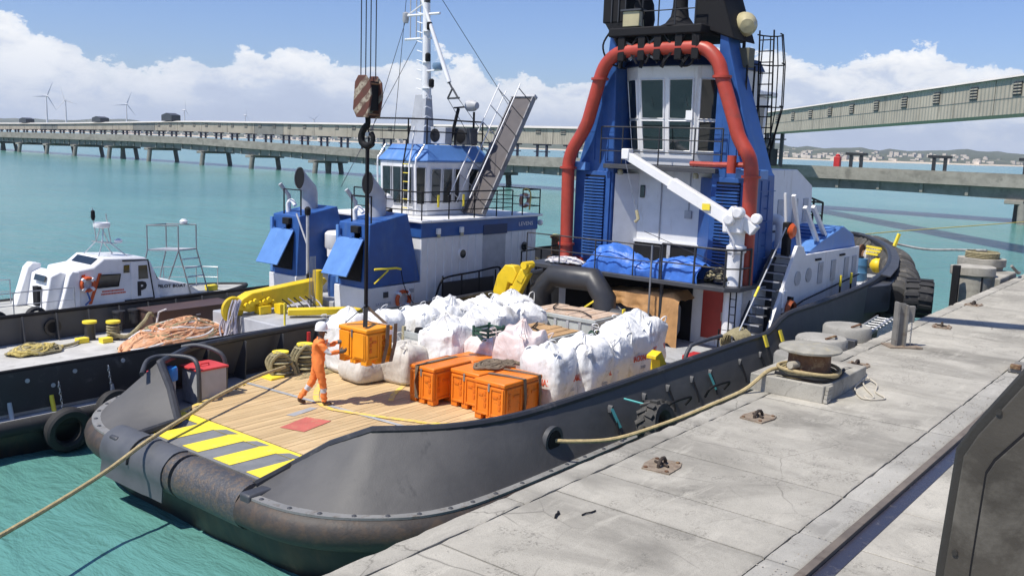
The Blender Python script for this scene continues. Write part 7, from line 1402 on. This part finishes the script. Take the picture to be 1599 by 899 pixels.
for x in (37.6, 38.3): MB().box(x, x + .22, 8.5 - (x - 37.6), 8.75 - (x - 37.6), -2, 3.15 - (x - 37.6) * .5).build('timber', 'hookb', d_, bevel=.02)
MB().tube([(40, 7.2, 3.1), (40.4, 7.0, 2.8), (41.2, 7.1, 2.75)], .06, 6).build('pipe', 'wsteel', d_)
tag(MB().tube(smooth([(41.9, 12.9, 3.5), (42.4, 11.2, 3.22), (42.6, 9.8, 3.3), (42.0, 8.8, 3.42), (41.8, 8.5, 3.45)], 6), .05, 8).build('bow_rope', mat('rope_grey', (.30, .30, .29), .9, var=.5, scale=5, bump=.6)), 'thick grey rope from the tug bow to the concrete dolphin', 'rope')
for k in range(4): MB().lathe([(.6, -.05), (.66, 0), (.6, .05)], (41.6, 8.6, 3.2 + .06 * k), 24, 'z', True).build('rope_turn', 'ropeg', d_)
tag(MB().tube(smooth([(42.3, 16.0, 3.4), (50, 17.2, 2.7), (58, 18.0, 2.5), (74, 12.9, 2.9), (90, 6.5, 3.6)], 8), .035, 6).build('yellow_line', 'ropey'), 'thin yellow line stretched over the water behind the bow', 'rope')
# tyres
t_ = thing('big_fender_tyre', 'huge ribbed loader tyre hanging between the tug bow and quay', 'tyre', (32.5, 8.3, 1.4)); M_ = Matrix.Translation((32.6, 8.55, 2.45)) @ Matrix.Rotation(R(15), 4, 'Z'); tyre(.62, .26, .9, 15, .06).xf(M_).build('tyre', 'rubber', t_)
t_ = thing('side_fender_tyre', 'black tractor tyre squeezed between the tug side and quay', 'tyre', (15.9, 8.7, 1.0)); tyre(.52, .24, .42, 16).xf(Matrix.Translation((15.85, 8.85, 1.58)) @ Matrix.Rotation(R(4), 4, 'Z') @ Matrix.Rotation(R(-14), 4, 'X')).build('tyre', mat('tyre_dusty', (.06, .057, .052), .8, dirt=(.16, .14, .12), dirt_amt=.4, dscale=5, bump=.3), t_)
MB().tube([(15.6, 9.5, 2.1), (15.7, 9.0, 2.05)], .02, 6).build('hanger_rope', 'teal', t_)
al = thing('boarding_ladder', 'pale folded boarding ladder lying between tug and quay', 'ladder', (27, 8.3, 1.9))
for s in (-.22, .22): MB().bar((26.2, 8.6 + s, 1.9), (29.8, 8.75 + s, 2.1), .06, .1).build('stile', 'alu', al)
for k in range(11): x = 26.4 + .32 * k; MB().cyl((x, 8.4, 1.92 + k * .018), (x, 8.95, 1.92 + k * .018), .022, n=6).build('rung', 'alu', al)
bk_ = thing('rail_bracket', 'weathered steel bracket on the quay strip at the right edge', 'bracket', (22.4, 3.7, QZ)); MB().box(22.0, 22.9, 3.5, 3.8, QZ, QZ + .1).build('block', 'wsteel', bk_, bevel=.02); MB().box(21.95, 22.1, 3.55, 3.75, QZ + .1, QZ + .18).build('lug', 'rust', bk_)
# bow deck stores
bd = thing('blue_drum', 'blue plastic drum standing on the tug foredeck', 'drum', (38.2, 12.2, 2.2)); MB().lathe([(.0, 0), (.29, 0), (.31, .05), (.29, .3), (.31, .33), (.29, .36), (.29, .6), (.31, .63), (.28, .9), (0, .92)], (37.6, 12.2, 2.15), 22).build('barrel', mat('drum_blue', (.06, .17, .30), .5), bd); MB().lathe([(.12, 0), (.12, .05), (0, .05)], (37.6, 12.2, 3.08), 12).build('lid', 'hookb', bd)
yb2 = thing('yellow_buoy', 'round yellow buoy beside the bow winch', 'buoy', (38.2, 11.7, 2.4)); MB().lathe([(0, -.3), (.16, -.26), (.28, -.1), (.3, .05), (.22, .22), (.08, .3), (0, .3)], (38.3, 11.75, 2.75), 20).build('float', 'yellow', yb2); MB().lathe([(.05, .28), (.05, .36), (0, .36)], (38.3, 11.75, 2.75), 8).build('eye', 'hookb', yb2)
bw_ = thing('bow_winch', 'rusty bow winch wound with white rope and yellow guards', 'winch', (39.6, 12.0, 2.3)); MB().lathe([(.5, -.55), (.5, -.48), (.26, -.48), (.26, .48), (.5, .48), (.5, .55)], (39.5, 12.3, 2.95), 20, 'y').build('drum', 'rust', bw_); MB().box(39.0, 40.0, 11.6, 13.0, 2.2, 2.5).build('bed', 'dgrey', bw_)
for k in range(8): MB().lathe([(.27, -.05), (.36, 0), (.27, .05)], (39.5, 11.9 + k * .1, 2.95), 18, 'y', True).build('rope_turn', 'ropew', bw_)
for k in range(3): MB().bar((39.1, 11.65, 3.35 - .14 * k), (39.1, 12.5, 3.42 - .14 * k), .06, .09).build('guard', 'yel2', bw_)
MB().bar((40.1, 11.8, 3.0), (40.35, 11.6, 3.95), .12, .1).build('guard_post', 'yel2', bw_)
wbk = thing('white_bucket', 'white bucket on the foredeck beside the deckhouse', 'bucket', (34.2, 11.0, 2.0)); MB().lathe([(.2, 0), (.25, .5), (.27, .52), (.24, .5), (.18, .04), (0, .03)], (34.2, 10.95, 1.95), 20).build('pail', 'white2', wbk); MB().tube([(33.95, 10.95, 2.4), (34.0, 10.85, 2.62), (34.2, 10.8, 2.68), (34.4, 10.85, 2.62), (34.45, 10.95, 2.4)], .012, 5).build('handle', 'steel', wbk)
MB().box(35.4, 36.4, 11.2, 11.7, 2.06, 2.12).build('deck_marking', 'yel2', tug)
# steel machine panel beside the viewer, shade put into its base colour
pn = thing('machine_panel', 'shade-dark steel machine panel with sloped top at the right edge', 'panel', (4.0, 0, QZ))
out_ = [(.90, QZ - .1), (.87, 5.4), (.845, 5.93), (.80, 6.03), (.62, 6.33), (.2, 6.86), (-1.6, 6.9), (-1.6, QZ - .1)]
MB().prism(out_, 4.0, 4.14, 'x').build('plate', 'panelb', pn, bevel=.012, seg=3)
inn = [(y - .035 if y > 0 else y, z - .02) for y, z in out_]; MB().prism(inn, 3.985, 4.0, 'x').build('face_border', 'panel', pn, bevel=.006)
in2 = [(.755, QZ), (.73, 5.45), (.715, 5.86), (.69, 5.92), (.52, 6.16), (.16, 6.66), (-1.5, 6.7), (-1.5, QZ)]
MB().prism([(y + .008, z + .008) for y, z in in2], 3.981, 3.9845, 'x').build('seam', 'hookb', pn); MB().prism(in2, 3.972, 3.9808, 'x').build('inner_panel', 'panel', pn, bevel=.004)
for y, z in ((.80, 5.5), (.70, 6.12), (.83, 4.6)): MB().lathe([(.012, -.008), (.012, .0)], (3.984, y, z), 10, 'x').build('rivet', 'panelb', pn)
# ---- sea haze
hz_ = MB().box(-300, 4300, -900, 4300, -6, 130).build('haze', 'white2', None, kind='stuff'); hz_.data.materials.clear()
hmv = bpy.data.materials.new('sea_haze'); hmv.use_nodes = True; t = hmv.node_tree; t.nodes.clear(); pv = nd(t, 'ShaderNodeVolumePrincipled'); pv.inputs['Color'].default_value = (.84, .91, 1, 1); pv.inputs['Density'].default_value = .00012; pv.inputs['Anisotropy'].default_value = .2
om = nd(t, 'ShaderNodeOutputMaterial'); t.links.new(pv.outputs[0], om.inputs['Volume']); hz_.data.materials.append(hmv)
# ---- the crane boom whose tip carries the wires: above the frame, its shadow crosses the quay
cbm = thing('crane_boom', 'long crane boom overhead whose shadow crosses the quay', 'crane', (32, -8, QZ))
A, B = Vector((32, -8, 4.4)), Vector((HX, HY, 26.4)); MB().bar(A, A.lerp(B, .55), .8, .95).build('boom_section', 'yellow', cbm, bevel=.03); MB().bar(A.lerp(B, .5), B, .6, .7).build('boom_section', 'yellow', cbm, bevel=.03)
MB().lathe([(0, -.25), (.4, -.25), (.4, .25), (0, .25)], B, 18, 'x').build('tip_sheave', 'hookb', cbm); MB().box(29.5, 35, -10.5, -6.5, QZ + .5, 4.4).build('carrier', 'yellow', cbm, bevel=.1)
for x in (30.2, 31.6, 33, 34.4):
    for y in (-10.2, -6.8): MB().lathe([(0, -.2), (.55, -.2), (.55, .2), (0, .2)], (x, y, QZ + .55), 18, 'y').build('wheel', 'rubber', cbm)
# ---- grit swept along the quay strip, and two scraps of steel
q = MB(); rg = random.Random(77)
for _ in range(500):
    x = 7 + rg.random() ** 1.5 * 22; y = rg.choice([rg.gauss(3.75, .16), rg.gauss(3.55, .08), rg.uniform(3.9, 7.0)]); s_ = rg.uniform(.003, .011) * (1.4 if y < 3.9 else .8)
    if y < 3.43: continue
    q.lathe([(0, -s_ * .6), (s_, 0), (0, s_ * .7)], (x, y, QZ + s_ * .4), 5)
tag(q.build('grit', mat('grit_stone', (.34, .31, .26), .9, var=.3, scale=20)), 'loose grit and pebbles scattered on the quay', 'grit', kind='stuff')
for i, (x, y, rz, lb) in enumerate(((8.85, 6.25, 20, 'short black steel scrap near the quay edge'), (9.15, 6.0, -15, 'thin bent steel scrap beside the shorter scrap on the quay'))):
    M_ = Matrix.Translation((x, y, QZ + .012)) @ Matrix.Rotation(R(rz), 4, 'Z'); o_ = MB().tube([(-.1, 0, 0), (-.03, .012, .006), (.05, 0, .004), (.1 + .04 * i, .02, .0)], .016 - .006 * i, 6).xf(M_).build('steel_scrap', 'hookb'); tag(o_, lb, 'scrap')
